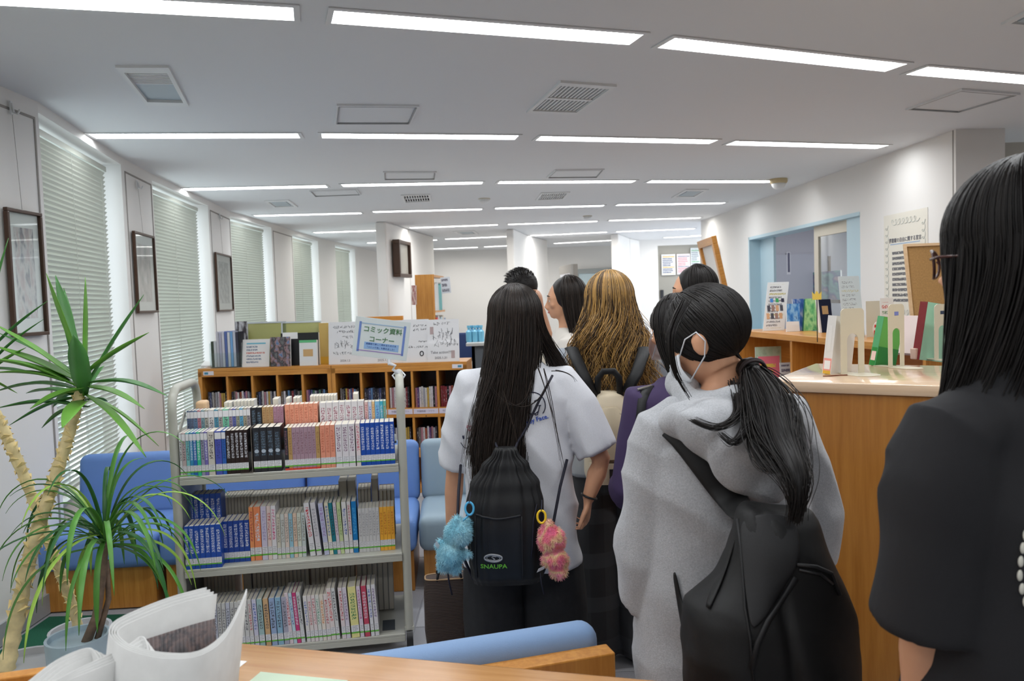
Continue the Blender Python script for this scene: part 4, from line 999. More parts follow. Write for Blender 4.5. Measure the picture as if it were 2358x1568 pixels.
# ================================================================== pictures on the piers
M_MATB = mat('mat_board', S(226, 222, 216), .6)
def wall_picture(px_tl, px_tr, px_bl, k, label, art, fm, hook_px, mat_w=.16, fw=.018):
    a, b = piers[k]; n = outn(a, b); inn = -n
    p0 = a+inn*.012
    tl, tr, bl = [onplane(*p, p0, n) for p in (px_tl, px_tr, px_bl)]
    xd = (b-a).normalized(); W_ = (tr-tl).dot(xd); H_ = (tl.z+tr.z)/2-bl.z
    c = tl+xd*W_/2; c.z = (tl.z+tr.z)/2-H_/2
    root = empty('framed_picture', c, math.atan2(xd.y, xd.x), label, 'picture', 'framed pictures on the window piers')
    f = MB()
    for x0, x1, z0, z1 in ((-W_/2, W_/2, H_/2-fw, H_/2), (-W_/2, W_/2, -H_/2, -H_/2+fw), (-W_/2, -W_/2+fw, -H_/2+fw, H_/2-fw), (W_/2-fw, W_/2, -H_/2+fw, H_/2-fw)): f.box(x0, x1, -.022, .0, z0, z1)
    f.build('frame', fm, root, bevel=.003)
    g = MB(); g.box(-W_/2+fw, W_/2-fw, -.004, 0, -H_/2+fw, H_/2-fw); g.build('mount', M_MATB, root)
    mw = W_*mat_w+fw; mh = H_*.14
    ar = MB(); ar.quad((-W_/2+mw, -.0045, -H_/2+mh), (W_/2-mw, -.0045, -H_/2+mh), (W_/2-mw, -.0045, H_/2-mh), (-W_/2+mw, -.0045, H_/2-mh)); ar.build('print', art, root)
    gl = MB(); gl.box(-W_/2+fw, W_/2-fw, -.012, -.0105, -H_/2+fw, H_/2-fw); gl.build('glazing', M_GLASS, root)
    hk = onplane(*hook_px, p0, n)-c; hx, hz = hk.dot(xd), hk.z
    w_ = MB(); w_.tube([(hx, -.004, hz), (0, -.006, H_/2)], .0012, 5); w_.build('wire', M_TRIM, root)
    h = MB(); h.box(hx-.010, hx+.010, -.006, 0, hz-.025, hz+.04).tube([(hx, -.006, hz+.03), (hx, -.014, hz-.015), (hx+.006, -.028, hz-.022), (hx+.012, -.036, hz)], .005, 8); h.build('hook', M_WHITE, root, smooth=True)
    return root
wall_picture((5, 470), (88, 497), (10, 778), 0, 'tall framed pink-grey figure picture on the nearest pier', blotch('art_pink', [S(150,140,140), S(186,160,156), S(206,196,190), S(110,104,110), S(176,150,146)], 3.5), M_DWOOD, (25, 252))
wall_picture((303, 532), (350, 543), (303, 722), 1, 'brown framed pale figure picture on the second pier', blotch('art_grey', [S(140,136,130), S(176,166,160), S(206,190,186), S(226,222,220)], 4), M_DWOOD, (316, 428))
wall_picture((493, 582), (529, 588), (493, 718), 2, 'narrow framed grey sketch on the third pier', blotch('art_sketch', [S(170,168,166), S(206,204,200), S(130,128,126), S(214,212,208)], 6), M_DWOOD, (505, 500))
# dark frame on the first pillar
p0 = onz(888, 510, HC); p1 = onz(940, 527, HC); nn = outn(p0, p1); xd = (p1-p0).normalized()
tl = onplane(905, 552, p0-nn*.02, nn); br_ = onplane(932, 640, p0-nn*.02, nn)
W_, H_ = abs((br_-tl).dot(xd))+.1, tl.z-br_.z; c = (tl+br_)/2
root = empty('framed_picture', c, math.atan2(xd.y, xd.x), 'dark wooden framed mirror on the first far pillar', 'picture')
f = MB(); fw = .05
for x0, x1, z0, z1 in ((-W_/2, W_/2, H_/2-fw, H_/2), (-W_/2, W_/2, -H_/2, -H_/2+fw), (-W_/2, -W_/2+fw, -H_/2+fw, H_/2-fw), (W_/2-fw, W_/2, -H_/2+fw, H_/2-fw)): f.box(x0, x1, -.10, .0, z0, z1)
f.build('frame', M_DWOOD, root, bevel=.006); MB().box(-W_/2+fw, W_/2-fw, -.06, 0, -H_/2+fw, H_/2-fw).build('mirror_plate', mat('mirror_plate', S(190, 186, 176), .12, spec=.8), root)
# ================================================================== poster and items on the right wall
def panel(name, q, mats_, label, cat, group=None, th=.003, parent=None, world=True):
    """flat sheet through four world corners bl, br, tr, tl with a little thickness"""
    xd = (q[1]-q[0]); zd = (q[3]-q[0]); W_, H_ = xd.length, zd.length
    o = MB(); o.quad((-W_/2, 0, 0), (W_/2, 0, 0), (W_/2, H_, 0), (-W_/2, H_, 0)); o.box(-W_/2, W_/2, 0, H_, -th, -.0002, 1)
    ob = o.build(name, [mats_, M_PAPER], None); ob.matrix_world = basis((q[0]+q[1])/2, xd, zd)
    if label: tag(ob, label, cat, group)
    return ob, W_, H_
q = [on_rw(*p, -.004) for p in ((2035, 720), (2135, 714), (2136, 480), (2035, 495))]
zl = q[3].z; zr = q[2].z; zt = (zl+zr)/2; s0 = q[3]; s1 = q[2]
q = [Vector((s0.x, s0.y, zt-.86)), Vector((s1.x, s1.y, zt-.86)), Vector((s1.x, s1.y, zt)), Vector((s0.x, s0.y, zt))]
po, PW, PH = panel('wall_poster', q, printed('poster_text', S(224, 220, 208), S(96, 96, 100), lines=20, dens=.62, x0=.2, x1=.84, y0=.14, y1=.66, fx=16), 'cream notice poster with scroll border on the right wall', 'poster')
bd = MB()
def loops(mb, x0, y0, x1, y1, n, r):
    pts = []
    for i in range(n*12+1):
        t = i/12.0; a = 2*PI*t; f_ = t/n
        pts.append((x0+(x1-x0)*f_+r*math.cos(a), y0+(y1-y0)*f_+r*math.sin(a)*.9, .0012))
    mb.tube(pts, .0022, 4)
loops(bd, -PW*.42, PH*.06, -PW*.42, PH*.9, 13, .022); loops(bd, PW*.42, PH*.06, PW*.42, PH*.9, 13, .022); loops(bd, -PW*.3, PH*.92, PW*.3, PH*.92, 7, .026); loops(bd, -PW*.3, PH*.06, PW*.3, PH*.06, 7, .026)
bd.build('scroll_border', mat('scroll_grey', S(186, 190, 186), .6), po)
link('heading', text_mesh('heading', '図書館の自由に関する宣言', PW*.062, mat('poster_ink', S(96, 96, 104), .6), bold=.0006), po, (0, PH*.745, .001))
MB().box(-PW*.34, PW*.34, PH*.708, PH*.716, .0005, .0015).build('rule', mat('poster_blue', S(150, 176, 206), .6), po)
# leaning wooden frame (photographed edge-on) and clip lamp beside it
T = [ony(*p, 7.3) for p in ((1665, 655), (1640, 545))]
f0 = ony(1650, 690, 7.9); f1 = ony(1612, 690, 8.5)
tl1 = ony(1643, 543, 7.9); tl2 = ony(1609, 560, 8.7); bl1 = ony(1668, 655, 7.9); 
xd = Vector((tl1.x-tl2.x, tl1.y-tl2.y, 0)); W_ = xd.length; up = (bl1-tl1)*-1; L_ = 1.15
root = empty('leaning_frame', (0, 0, 0), 0, 'light wooden frame standing tilted against the far right wall', 'frame')
MSx = basis(tl1-up.normalized()*L_, xd, up); root.matrix_world = MSx
f = MB(); fw = .08
for x0, x1, y0, y1 in ((-W_, 0, 0, fw), (-W_, 0, L_-fw, L_), (-W_, -W_+fw, fw, L_-fw), (-fw, 0, fw, L_-fw)): f.box(x0, x1, y0, y1, -.03, .02)
f.build('frame', M_WOODZ, root, bevel=.004); MB().box(-W_+fw, -fw, fw, L_-fw, -.02, -.01).build('board', M_MATB, root)
ez = MB(); 
zb = (MSx @ Vector((-W_/2, 0, 0))).z
bp = MSx @ Vector((-W_/2, 0, 0)); iv = MSx.inverted()
for x_, y_ in ((-W_+.05, 0), (-.05, 0)): pz = MSx @ Vector((x_, y_+.02, -.02)); ez.tube([iv @ pz, iv @ Vector((pz.x, pz.y, 0))], .015, 8)
ez.build('stand_leg', M_WOODZ, root)
p = on_rw(1652, 572, -.01); root = empty('wall_clip', p, 0, 'small black clip on the wall beside the leaning wooden frame', 'clip')
m = MB(); m.tube([(0, 0, 0), (-.03, -.05, .03), (-.10, -.06, -.03)], .012, 6); m.build('arm', M_BLACK, root, smooth=True); m = MB(); m.tube([(-.03, -.05, .03), (-.02, -.09, -.06), (-.05, -.10, -.10)], .010, 6); m.build('jaw', M_BLACK, root, smooth=True)
# posters on the grey door
for a, b, c_, lab, paper, ink, ink2 in (((1524, 634), (1556, 634), 586, 'white event poster with yellow bird mark, left one on the grey door', S(216,216,214), S(70,84,120), S(210,160,40)), ((1559, 632), (1590, 632), 585, 'pink-headed notice, middle one on the grey door', S(216,208,208), S(190,120,130), S(120,120,140)), ((1591, 622), (1613, 622), 571, 'pale green-edged notice, right one on the grey door', S(204,208,208), S(120,130,140), S(90,150,110))):
    q = [at(a[0], a[1], 15.97), at(b[0], b[1], 15.97), at(b[0], c_, 15.97), at(a[0], c_, 15.97)]
    q[1].z = q[0].z; q[2].z = q[3].z; q[2].x = q[1].x; q[3].x = q[0].x
    panel('door_poster', q, printed('poster_'+lab[:5], paper, ink, lines=12, dens=.6, x0=.08, x1=.95, y0=.05, y1=.95, fx=12, ink2=ink2), lab, 'poster', 'posters on the grey door')
# notice and painting seen through the hatch
q = [onplane(*p, E0-ru*.0415, ru) for p in ((1812, 632), (1821, 632), (1821, 580), (1812, 580))]
q[1].z = q[0].z; q[2] = Vector((q[1].x, q[1].y, q[2].z)); q[3] = Vector((q[0].x, q[0].y, q[2].z))
panel('office_notice', q, printed('notice_v', S(220, 220, 228), S(96, 96, 120), lines=1, dens=.75, x0=.1, x1=1.0, y0=.1, y1=1.0, fx=14, vertical=True), 'narrow white notice on the office door seen through the hatch', 'notice')
q = [on_rw(*p, 1.6) for p in ((1873, 690), (1936, 690), (1936, 622), (1873, 622))]
q[1].z = q[0].z; q[2] = Vector((q[1].x, q[1].y, q[2].z)); q[3] = Vector((q[0].x, q[0].y, q[2].z))
oo, W_, H_ = panel('painting', q, blotch('art_aurora', [S(40,60,96), S(60,110,120), S(90,150,150), S(70,84,130), S(150,130,140), S(50,60,100)], 2.2), 'dark blue aurora painting on an easel in the office', 'painting', th=.02)
e = MB(); e.box(-.02, .02, -1.3, H_+.22, -.06, -.03).box(-W_/2, W_/2, -.05, 0, -.06, .03); o = e.build('easel', M_DWOOD, oo)

# ================================================================== things on the media shelves
def on_top(px, py): return onz(px, py, ZM)
def mlocal(p): d = p-Vector((mA.x, mA.y, 0)); return d.dot(mu), d.dot(mn)
def stand(name, pxl, pxr, pyb, pyt, mats_, label, cat, dep=0.0, th=.004, tilt=8, group=None):
    """upright sheet on the shelf top whose lower edge runs from (pxl,pyb) to (pxr,pyb2)"""
    pb = pyb if isinstance(pyb, tuple) else (pyb, pyb)
    y_ = dep
    base = Vector((mA.x, mA.y, 0))+mn*y_
    l = onplane(pxl, pb[0], base, mn); r_ = onplane(pxr, pb[1], base, mn)
    t = onplane(pxl, pyt, base, mn)
    W_ = (r_-l).dot(mu); H_ = (t.z-ZM)/math.cos(R(tilt))
    c = (l+r_)/2; c.z = ZM+.001
    o = MB(); o.quad((-W_/2, 0, 0), (W_/2, 0, 0), (W_/2, H_, 0), (-W_/2, H_, 0)); o.box(-W_/2, W_/2, 0, H_, -th, -.0003, 1)
    ob = o.build(name, [mats_, M_PAPER], None)
    up = Vector((0, 0, math.cos(R(tilt))))+mn*math.sin(R(tilt)); ob.matrix_world = basis(c, mu, up)
    tag(ob, label, cat, group); return ob, W_, H_
# autograph boards
M_BOARD = mat('board_white', S(220, 220, 222), .22, coat=.4)
M_PEN = mat('pen_ink', S(72, 72, 80), .6)
def scribble(parent, W_, H_, seed, rows_):
    r_ = random.Random(seed); m = MB()
    for (yy, x0, x1, sz, loose) in rows_:
        x = x0*W_
        while x < x1*W_:
            w_ = sz*H_*r_.uniform(.6, 1.0); pts = []
            for k in range(r_.randint(4, 7)): pts.append((x+w_*r_.random(), yy*H_+sz*H_*(r_.random()-.5)*(1.7 if loose else 1.0), .0006))
            m.tube(pts, .0011 if not loose else .0014, 3)
            if r_.random() < .6: m.tube([(x, yy*H_+sz*H_*(r_.random()-.5), .0006), (x+w_, yy*H_+sz*H_*(r_.random()-.5), .0006)], .0010, 3)
            x += w_*1.12
    m.build('handwriting', M_PEN, parent)
boards = []
for i, (xl, xr, yb, yt, lab) in enumerate(((757, 826, (836, 828), 743, 'white autograph board at the left end, with vertical handwriting'), (826, 938, (829, 826), 741, 'white autograph board mostly behind the comic corner sign'), (928, 988, (826, 823), 737, 'shiny white autograph board beside the comic corner sign'), (985, 1058, (828, 823), 737, 'white autograph board with big signature at right end'))):
    ob, W_, H_ = stand('autograph_board', xl, xr, yb, yt, M_BOARD, lab, 'board', dep=.03+.012*(3-i), th=.006, tilt=7, group='autograph boards on the media shelf')
    boards.append((ob, W_, H_))
for i, rows_ in enumerate(([(.88, -.35, .45, .07, 0), (.77, -.25, .45, .07, 0), (.64, -.05, .45, .08, 0), (.46, -.3, .42, .13, 1), (.26, -.35, .42, .08, 0)], [(.9, -.4, .4, .06, 0)], [(.86, -.1, .42, .06, 0), (.76, -.1, .4, .06, 0), (.48, .1, .4, .04, 0), (.36, -.3, .42, .06, 0)], [(.9, -.3, .2, .09, 0), (.72, -.15, .35, .09, 1), (.60, -.35, .3, .12, 1), (.44, -.3, .4, .12, 1), (.40, .1, .44, .06, 0)])):
    scribble(boards[i][0], boards[i][1], boards[i][2], 5+i, rows_)
o, W_, H_ = boards[3]
link('signature_text', text_mesh('signature_text', 'Take action!!!', .030, M_PEN), o, (-.02, H_*.22, .0006)); link('date_text', text_mesh('date_text', '2025.1.31', .026, M_PEN), o, (-.02, H_*.09, .0006))
for x_, y_ in ((-.36, .74), (.30, .17)):
    MB().box(W_*x_-.014, W_*x_+.014, H_*y_-.03, H_*y_+.03, .0003, .0012).build('photo_sticker', blotch('sticker_art', [S(120,60,56), S(220,200,196), S(90,60,70), S(230,222,220)], 3), o)
o, W_, H_ = boards[2]; r_ = MB(); r_.tube([(W_*.22+.014*math.cos(a*PI/6), H_*.2+.018*math.sin(a*PI/6), .001) for a in range(13)], .004, 5); r_.build('badge', M_DARK, o)
o, W_, H_ = boards[1]; link('date_text', text_mesh('date_text', '2025.1.5', .026, M_PEN), o, (0, H_*.07, .0006))
o, W_, H_ = boards[0]; link('date_text', text_mesh('date_text', '2024.1.5', .024, M_PEN), o, (W_*.05, H_*.08, .0006))
# paper under the boards
def sheet(name, pts, label, m=M_PAPER, z=ZM, th=.0008, cat='paper'):
    p = MB(); p.prism([onz(*q, z)[:2] for q in pts], z+.0002, z+.0002+th); return tag(p.build(name, m), label, cat)
sheet('paper_sheet', [(820, 836), (1030, 829), (1015, 823), (830, 829)], 'long white sheet of paper under the autograph boards')
sheet('paper_sheet', [(545, 846), (735, 838), (752, 829), (610, 834)], 'white sheet of paper under the displayed leaflets')
sheet('paper_pile', [(462, 846), (540, 844), (548, 834), (470, 835)], 'pile of loose white papers at the left end of the shelves', th=.012, cat='papers')
# leaflets and display pieces
ob, W_, H_ = stand('leaflet_card', 556, 619, (828, 826), 783, printed('card_text', S(224, 222, 220), S(120, 130, 150), lines=9, dens=.55, x0=.15, x1=.85, y0=.12, y1=.8, fx=14, ink2=S(196,120,110)), 'small white card with blue heading on the media shelf', 'card', dep=.06, tilt=12)
MB().box(-W_*.35, W_*.35, H_*.82, H_*.87, .0003, .001).build('heading_bar', mat('card_blue', S(110, 180, 200), .5), ob)
ob, W_, H_ = stand('book_display', 623, 669, (840, 837), 777, blotch('cover_dark', [S(70,72,74), S(110,110,112), S(40,44,52), S(150,120,120), S(100,130,170), S(60,64,70)], 4), 'dark grey illustrated comic standing face out on the shelf', 'book', dep=.03, th=.02, tilt=5)
ob, W_, H_ = stand('book_display', 690, 730, (838, 836), 784, mat('cover_white', S(218, 220, 220), .35), 'white paperback with green top edge standing face out', 'book', dep=.03, th=.035, tilt=4)
MB().box(-W_/2, W_/2, H_*.90, H_, .0002, .001).build('cover_band', mat('cover_green', S(96, 180, 124), .4), ob); MB().box(-W_*.28, W_*.28, H_*.36, H_*.64, .0002, .001).build('cover_picture', mat('cover_pic', S(196, 160, 110), .5), ob)
ob, W_, H_ = stand('display_box', 648, 735, (834, 832), 768, mat('box_black', S(34, 34, 36), .35), 'black flat box with a white paper tag behind the paperbacks', 'box', dep=.10, th=.05, tilt=3)
tg = MB(); tg.box(-W_*.45, -W_*.05, H_*.82, H_*1.02, .0005, .0015); tg.build('paper_tag', M_PAPER, ob)
for i, (xl, xr, yb, yt, lab) in enumerate(((572, 660, (836, 834), 746, 'yellow folder in a clear stand, left one on the shelf'), (652, 741, (834, 831), 745, 'yellow folder in a clear stand, right one on the shelf'))):
    ob, W_, H_ = stand('folder_stand', xl, xr, yb, yt, mat('folder_yellow', S(204, 192, 120), .4), lab, 'folder', dep=.20, th=.012, tilt=4, group='yellow folders on the media shelf')
    g = MB(); g.box(-W_/2-.006, W_/2+.006, 0, H_+.012, .003, .005); g.build('clear_cover', M_GLASS, ob)
    g = MB(); g.box(-W_/2-.008, -W_/2+.004, 0, H_+.012, -.01, .006); g.box(-W_/2, W_/2, H_, H_+.012, -.01, .006); g.build('stand_edge', mat('acrylic_edge', S(200, 206, 210), .2), ob)
ob, W_, H_ = stand('storage_box', 738, 770, (836, 834), 744, mat('box_ochre', S(196, 166, 96), .6), 'ochre cardboard file box between folders and autograph boards', 'box', dep=.14, th=.10, tilt=0)
MB().box(-W_/2, W_/2, 0, .06, .0003, .001).build('label_strip', mat('ochre_band', S(206, 160, 50), .5), ob)
gd = stand('gold_box', 558, 597, (835, 834), 826, mat('gold_foil', S(190, 140, 40), .25, metal=.7), 'small gold foil packet under the white card', 'packet', dep=.075, th=.03, tilt=0)
# magazines in a clear holder, far left
l0 = Vector((mA.x, mA.y, 0))
holder = empty('magazine_holder', (0, 0, 0), 0, 'clear acrylic magazine holder at the left end of the shelves', 'holder')
hx0, _ = mlocal(onplane(486, 835, l0+mn*.08, mn)); hx1, _ = mlocal(onplane(560, 832, l0+mn*.08, mn))
def mm_(x, y, z): return l0+mu*x+mn*y+Vector((0, 0, z))
h = MB()
for x0, x1, y0, y1, z0, z1 in ((hx0, hx1, .06, .065, 0, .12), (hx0, hx0+.004, .06, .30, 0, .2), (hx1-.004, hx1, .06, .30, 0, .2), (hx0, hx1, .06, .30, 0, .004)):
    h.prism([mm_(a, b, 0)[:2] for a, b in ((x0, y0), (x1, y0), (x1, y1), (x0, y1))], ZM+z0+.0005, ZM+z1)
h.build('tray', M_GLASS, holder)
mags = [((60,74,60),.005),((206,210,214),.006),((196,196,206),.010),((176,176,196),.010),((206,206,216),.012),((90,110,170),.006),((214,216,222),.010),((120,170,220),.006),((196,200,214),.010),((60,60,76),.006),((36,36,44),.010)]
x = hx0+.006; st_ = (hx1-hx0-.012)/len(mags)
for i, (c_, t_) in enumerate(mags):
    hh = .215 if i < 2 else .285+.004*(i % 3)
    m = MB(); m.prism([mm_(a, b, 0)[:2] for a, b in ((x, .08), (x+st_*.85, .08), (x+st_*.85, .28), (x, .28))], ZM+.0055, ZM+hh); o = m.build('magazine', mat(f'mag_{c_[0]}_{c_[2]}', S(*c_), .3))
    tag(o, f'{"dark" if sum(c_) < 240 else "blue" if c_[2]-c_[0] > 40 else "pale"} magazine, {ordn(i)} from left in the acrylic holder on the shelves', 'magazine', 'magazines in the acrylic holder'); x += st_
ob, W_, H_ = stand('book_display', 543, 572, (836, 835), 741, blotch('cover_mag', [S(40,40,48), S(70,64,70), S(200,200,204), S(50,50,60)], 3), 'dark magazine cover facing front beside the acrylic holder', 'magazine', dep=.13, th=.004, tilt=3)
# orange framed board behind the sign
base = l0+mn*1.1
ql = onplane(832, 740, base, mn); qr = onplane(928, 722, base, mn)
root = empty('orange_frame', (0, 0, 0), 0, 'orange framed dark board behind the autograph boards', 'frame')
xd = Vector((qr.x-ql.x, qr.y-ql.y, 0)); W_ = xd.length; root.matrix_world = basis(Vector((ql.x, ql.y, 0)), xd, (0, 0, 1)); zt = (ql.z+qr.z)/2+.01
f = MB()
for x0, x1, y0, y1 in ((0, W_, zt-.045, zt), (0, .045, .55, zt-.045), (W_-.045, W_, .55, zt-.045)): f.box(x0, x1, y0, y1, -.02, .02)
f.build('frame', wood('frame_orange', S(222, 140, 40), S(236, 160, 60)), root); MB().box(.045, W_-.045, .5, zt-.045, -.01, .0).build('board', mat('board_navy', S(44, 50, 66), .5), root)
for x_ in (.02, W_-.05): MB().box(x_, x_+.03, 0, .56, -.02, .02).build('leg', M_WOODZ, root)

# ================================================================== staff area pieces beyond
def sta(px, py, y): return ony(px, py, y)
Yb = 9.7
p = sta(955, 633, Yb); p2 = sta(995, 633, Yb); p3 = sta(1022, 640, Yb+.9)
root = empty('tall_bookcase', (p.x, Yb, 0), 0, 'tall orange bookcase with binders beside the first far pillar', 'bookcase')
dx = p2.x-p.x; Zt = p.z
MB().box(0, .04, 0, .05, 0, .02).build('foot', M_WOODZ, root)
MB().prism([(0, 0), (dx, 0), (dx+.02, .02), (.02, .06)], 0, Zt).build('side_panel', M_WOODZ, root)
ex = p3.x-p.x
MB().prism([(.0, .02), (dx+.0, .02), (ex, .9), (ex-dx, .9)], Zt-.03, Zt).build('top', M_WOOD, root)
for z in (Zt-.45, Zt-.9, Zt-1.3): MB().prism([(.0, .03), (dx, .03), (ex, .9), (ex-dx, .9)], z-.025, z).build('shelf', M_WOOD, root)
MB().prism([(0, .06), (.02, .06), (ex-dx, .9), (ex-dx-.02, .9)], 0, Zt).build('back_panel', M_WOODZ, root)
for r_i, (z, h_) in enumerate(((Zt-.45, .36), (Zt-.9, .38))):
    pal = [(206,206,204),(216,214,210),(206,208,206),(110,176,176),(96,170,170),(206,204,200)] if r_i == 0 else [(196,50,50),(206,70,60),(196,196,196),(176,196,206),(186,200,206),(206,196,180),(120,140,170)]
    for i, c_ in enumerate(pal):
        t0 = .06+.12*i; a0 = Vector((dx, .03)); d_ = Vector((ex-dx, .87)).normalized(); P0_ = a0+d_*t0; P1_ = a0+d_*(t0+.105)
        m = MB(); m.prism([P0_, P1_, P1_-Vector((dx*.8, 0)), P0_-Vector((dx*.8, 0))], z+.001, z+h_*(.9+.1*((i*7) % 3)/2)); o = m.build('binder', mat(f'binder_{c_[0]}_{c_[1]}', S(*c_), .5)); o.location = root.location
        tag(o, f'{"red" if c_[1] < 80 else "teal" if c_[0] < 115 else "pale"} binder, {ordn(i)} from the near end, {["upper","lower"][r_i]} shelf of the tall bookcase', 'binder', 'binders in the tall bookcase')
q = [sta(1017, 676, Yb+.4), sta(1039, 674, Yb+.4), sta(1039, 637, Yb+.4), sta(1017, 639, Yb+.4)]; panel('hanging_notice', q, printed('notice_small', S(196,200,206), S(110,110,120), lines=3, dens=.6, fx=6), 'grey notice card hung on the tall bookcase', 'notice', th=.01)
q = [sta(948, 702, Yb-.05), sta(959, 702, Yb-.05), sta(959, 655, Yb-.05), sta(948, 657, Yb-.05)]; panel('pamphlet_holder', q, blotch('pamphlet', [S(200,90,60), S(220,200,190), S(160,60,60), S(210,206,204)], 3), 'narrow pamphlet holder on the side of the tall bookcase', 'holder', th=.02)
# grey partition screen, desk, chair, sanitiser bottles
q0 = sta(1288, 617, 11.7); q1 = sta(1315, 608, 10.8); q2 = sta(1330, 608, 10.82)
root = empty('partition_screen', (0, 0, 0), 0, 'grey partition screen with pinned papers beyond the woman in profile', 'screen')
z_ = q1.z
MB().prism([q0[:2], q1[:2], (q1.x+.03, q1.y), (q0.x+.03, q0.y)], .05, z_).build('screen_panel', mat('screen_grey', S(170, 166, 160), .7), root)
MB().prism([q1[:2], q2[:2], (q2.x, q2.y+.06), (q1.x, q1.y+.06)], 0, z_).build('frame_post', mat('screen_post', S(150, 144, 136), .6), root)
m = MB(); a_, b_ = q0.lerp(q1, .08), q0.lerp(q1, .92); n_ = Vector((-.006, -.002, 0)); m.quad(*[Vector((v.x, v.y, zz))+n_ for v, zz in ((a_, 1.1), (b_, 1.1), (b_, z_-.12), (a_, z_-.12))]); m.build('pinned_paper', printed('pinned', S(216,216,222), S(150,150,160), lines=6, dens=.5, fx=10), root)
dz = .98
dp = sta(1085, 790, 7.4)
root = empty('staff_desk', (dp.x, 7.4, 0), 0, 'grey staff counter desk behind the media shelves', 'desk')
MB().box(-.05, 1.25, 0, .6, dp.z-.03, dp.z).build('top', mat('desk_top', S(200, 200, 196), .4), root, bevel=.004); MB().box(0, 1.2, .05, .08, 0, dp.z-.03).box(0, .03, .05, .6, 0, dp.z-.03).build('panel', mat('desk_panel', S(96, 102, 108), .5), root)
for i in range(5):
    m = MB(); m.lathe([(.026, 0), (.03, .01), (.03, .10), (.012, .12), (.012, .135), (.018, .137), (.018, .16)], 12); bp = sta(1080+7*i, 772, 7.6+.03*(i % 2)); o = m.build('spray_bottle', mat('bottle_blue', S(120, 190, 220), .25), None, (bp.x, bp.y, dp.z), smooth=True)
    tag(o, f'pale blue small bottle on the staff desk, {ordn(i)} from left', 'bottle', 'blue bottles on the staff desk')
cp = sta(1067, 785, 8.5); root = empty('office_chair', (cp.x, 8.5, 0), 0, 'dark blue office chair beyond the staff desk', 'chair')
MB().box(-.2, .2, -.04, .03, cp.z-.22, cp.z+.09).build('backrest', mat('chair_navy', S(40, 58, 100), .7), root, smooth=True, bevel=.03, seg=4); MB().box(-.23, .23, .02, .46, .42, .50).build('seat', MATS['chair_navy'], root, smooth=True, bevel=.03, seg=4)
m = MB(); m.tube([(0, .22, .06), (0, .22, .43)], .025, 10)
for k in range(5): a = k*2*PI/5; m.tube([(0, .22, .07), (.27*math.cos(a), .22+.27*math.sin(a), .03)], .02, 8)
m.build('leg', M_BLACK, root); m = MB(); m.tube([(0, .03, .46), (0, .0, cp.z-.1)], .02, 8); m.build('back_stem', M_BLACK, root)
# ================================================================== things on the counter and the low bookcase
M_BE = mat('bookend_cream', S(206, 198, 176), .4)
def bookend(bl, br, top_y, label, flange=.085, badge=None):
    """bent sheet-metal bookend with an arched cut-out; the cut tongue lies on the counter"""
    a, b = onz(*bl, 1.22), onz(*br, 1.22); u_ = Vector((b.x-a.x, b.y-a.y, 0)); W_ = u_.length; u_.normalize(); n_ = Vector((u_.y, -u_.x, 0))
    c = (a+b)/2; ztop = onplane((bl[0]+br[0])/2, top_y, c, n_).z; H_ = ztop-1.22
    root = empty('bookend', c, math.atan2(u_.y, u_.x), label, 'bookend', 'cream metal bookends on the counter')
    def arch(w, h0, h1, n=14): return [(-w, h0)]+[(-w*math.cos(PI*k/n), h1-w+w*math.sin(PI*k/n)) for k in range(n+1)]+[(w, h0)]
    outer_ = [(-W_/2, .0015)]+[(-W_/2, H_-.016)]+[(-W_/2+.016-.016*math.cos(PI/2*k/5), H_-.016+.016*math.sin(PI/2*k/5)) for k in range(1, 6)]+[(W_/2-.016+.016*math.sin(PI/2*k/5), H_-.016+.016*math.cos(PI/2*k/5)) for k in range(0, 6)]+[(W_/2, .0015)]
    inn = arch(W_*.25, .0015, H_*.62)
    vs2 = [Vector(p) for p in outer_]+[Vector(p) for p in inn[::-1]]; n2 = len(vs2)
    ov_, oe_, of_, *_ = delaunay_2d_cdt(vs2, [(i, (i+1) % n2) for i in range(n2)], [list(range(n2))], 1, 1e-6)
    m = MB(); t = .0018
    for f in of_:
        m.add([(ov_[i].x, -t, ov_[i].y) for i in f], [tuple(range(len(f)))]); m.add([(ov_[i].x, t, ov_[i].y) for i in f], [tuple(range(len(f)))[::-1]])
    for i in range(n2): p, q = vs2[i], vs2[(i+1) % n2]; m.add([(p.x, -t, p.y), (q.x, -t, q.y), (q.x, t, q.y), (p.x, t, p.y)], [(0, 1, 2, 3)])
    m.build('upright', M_BE, root)
    f = MB(); f.prism([(-W_*.25, .0), (W_*.25, 0), (W_*.25, flange), (W_*.15, flange+.02), (-W_*.15, flange+.02), (-W_*.25, flange)], .0004, .0022); f.prism([(-W_/2, -flange*.9), (-W_*.2, -flange-.02), (W_*.2, -flange-.02), (W_/2, -flange*.9), (W_/2, 0), (-W_/2, 0)], .0004, .0022); f.build('base_plate', M_BE, root)
    if badge: q = MB(); q.box(-.010, .010, -t-.0006, -t, H_*.82, H_*.88); q.build('badge', badge, root)
    return root, W_, H_
b1 = bookend((1937, 863), (1990, 859), 710, 'cream metal bookend nearest the counter corner, behind the white book')
b2 = bookend((2046, 847), (2082, 844), 700, 'cream metal bookend behind the green book on the counter', badge=mat('badge_blue', S(120, 130, 190), .4))
b3 = bookend((2152, 830), (2188, 828), 700, 'cream metal bookend behind the mint green book on the counter', badge=mat('badge_dark', S(60, 70, 90), .4))
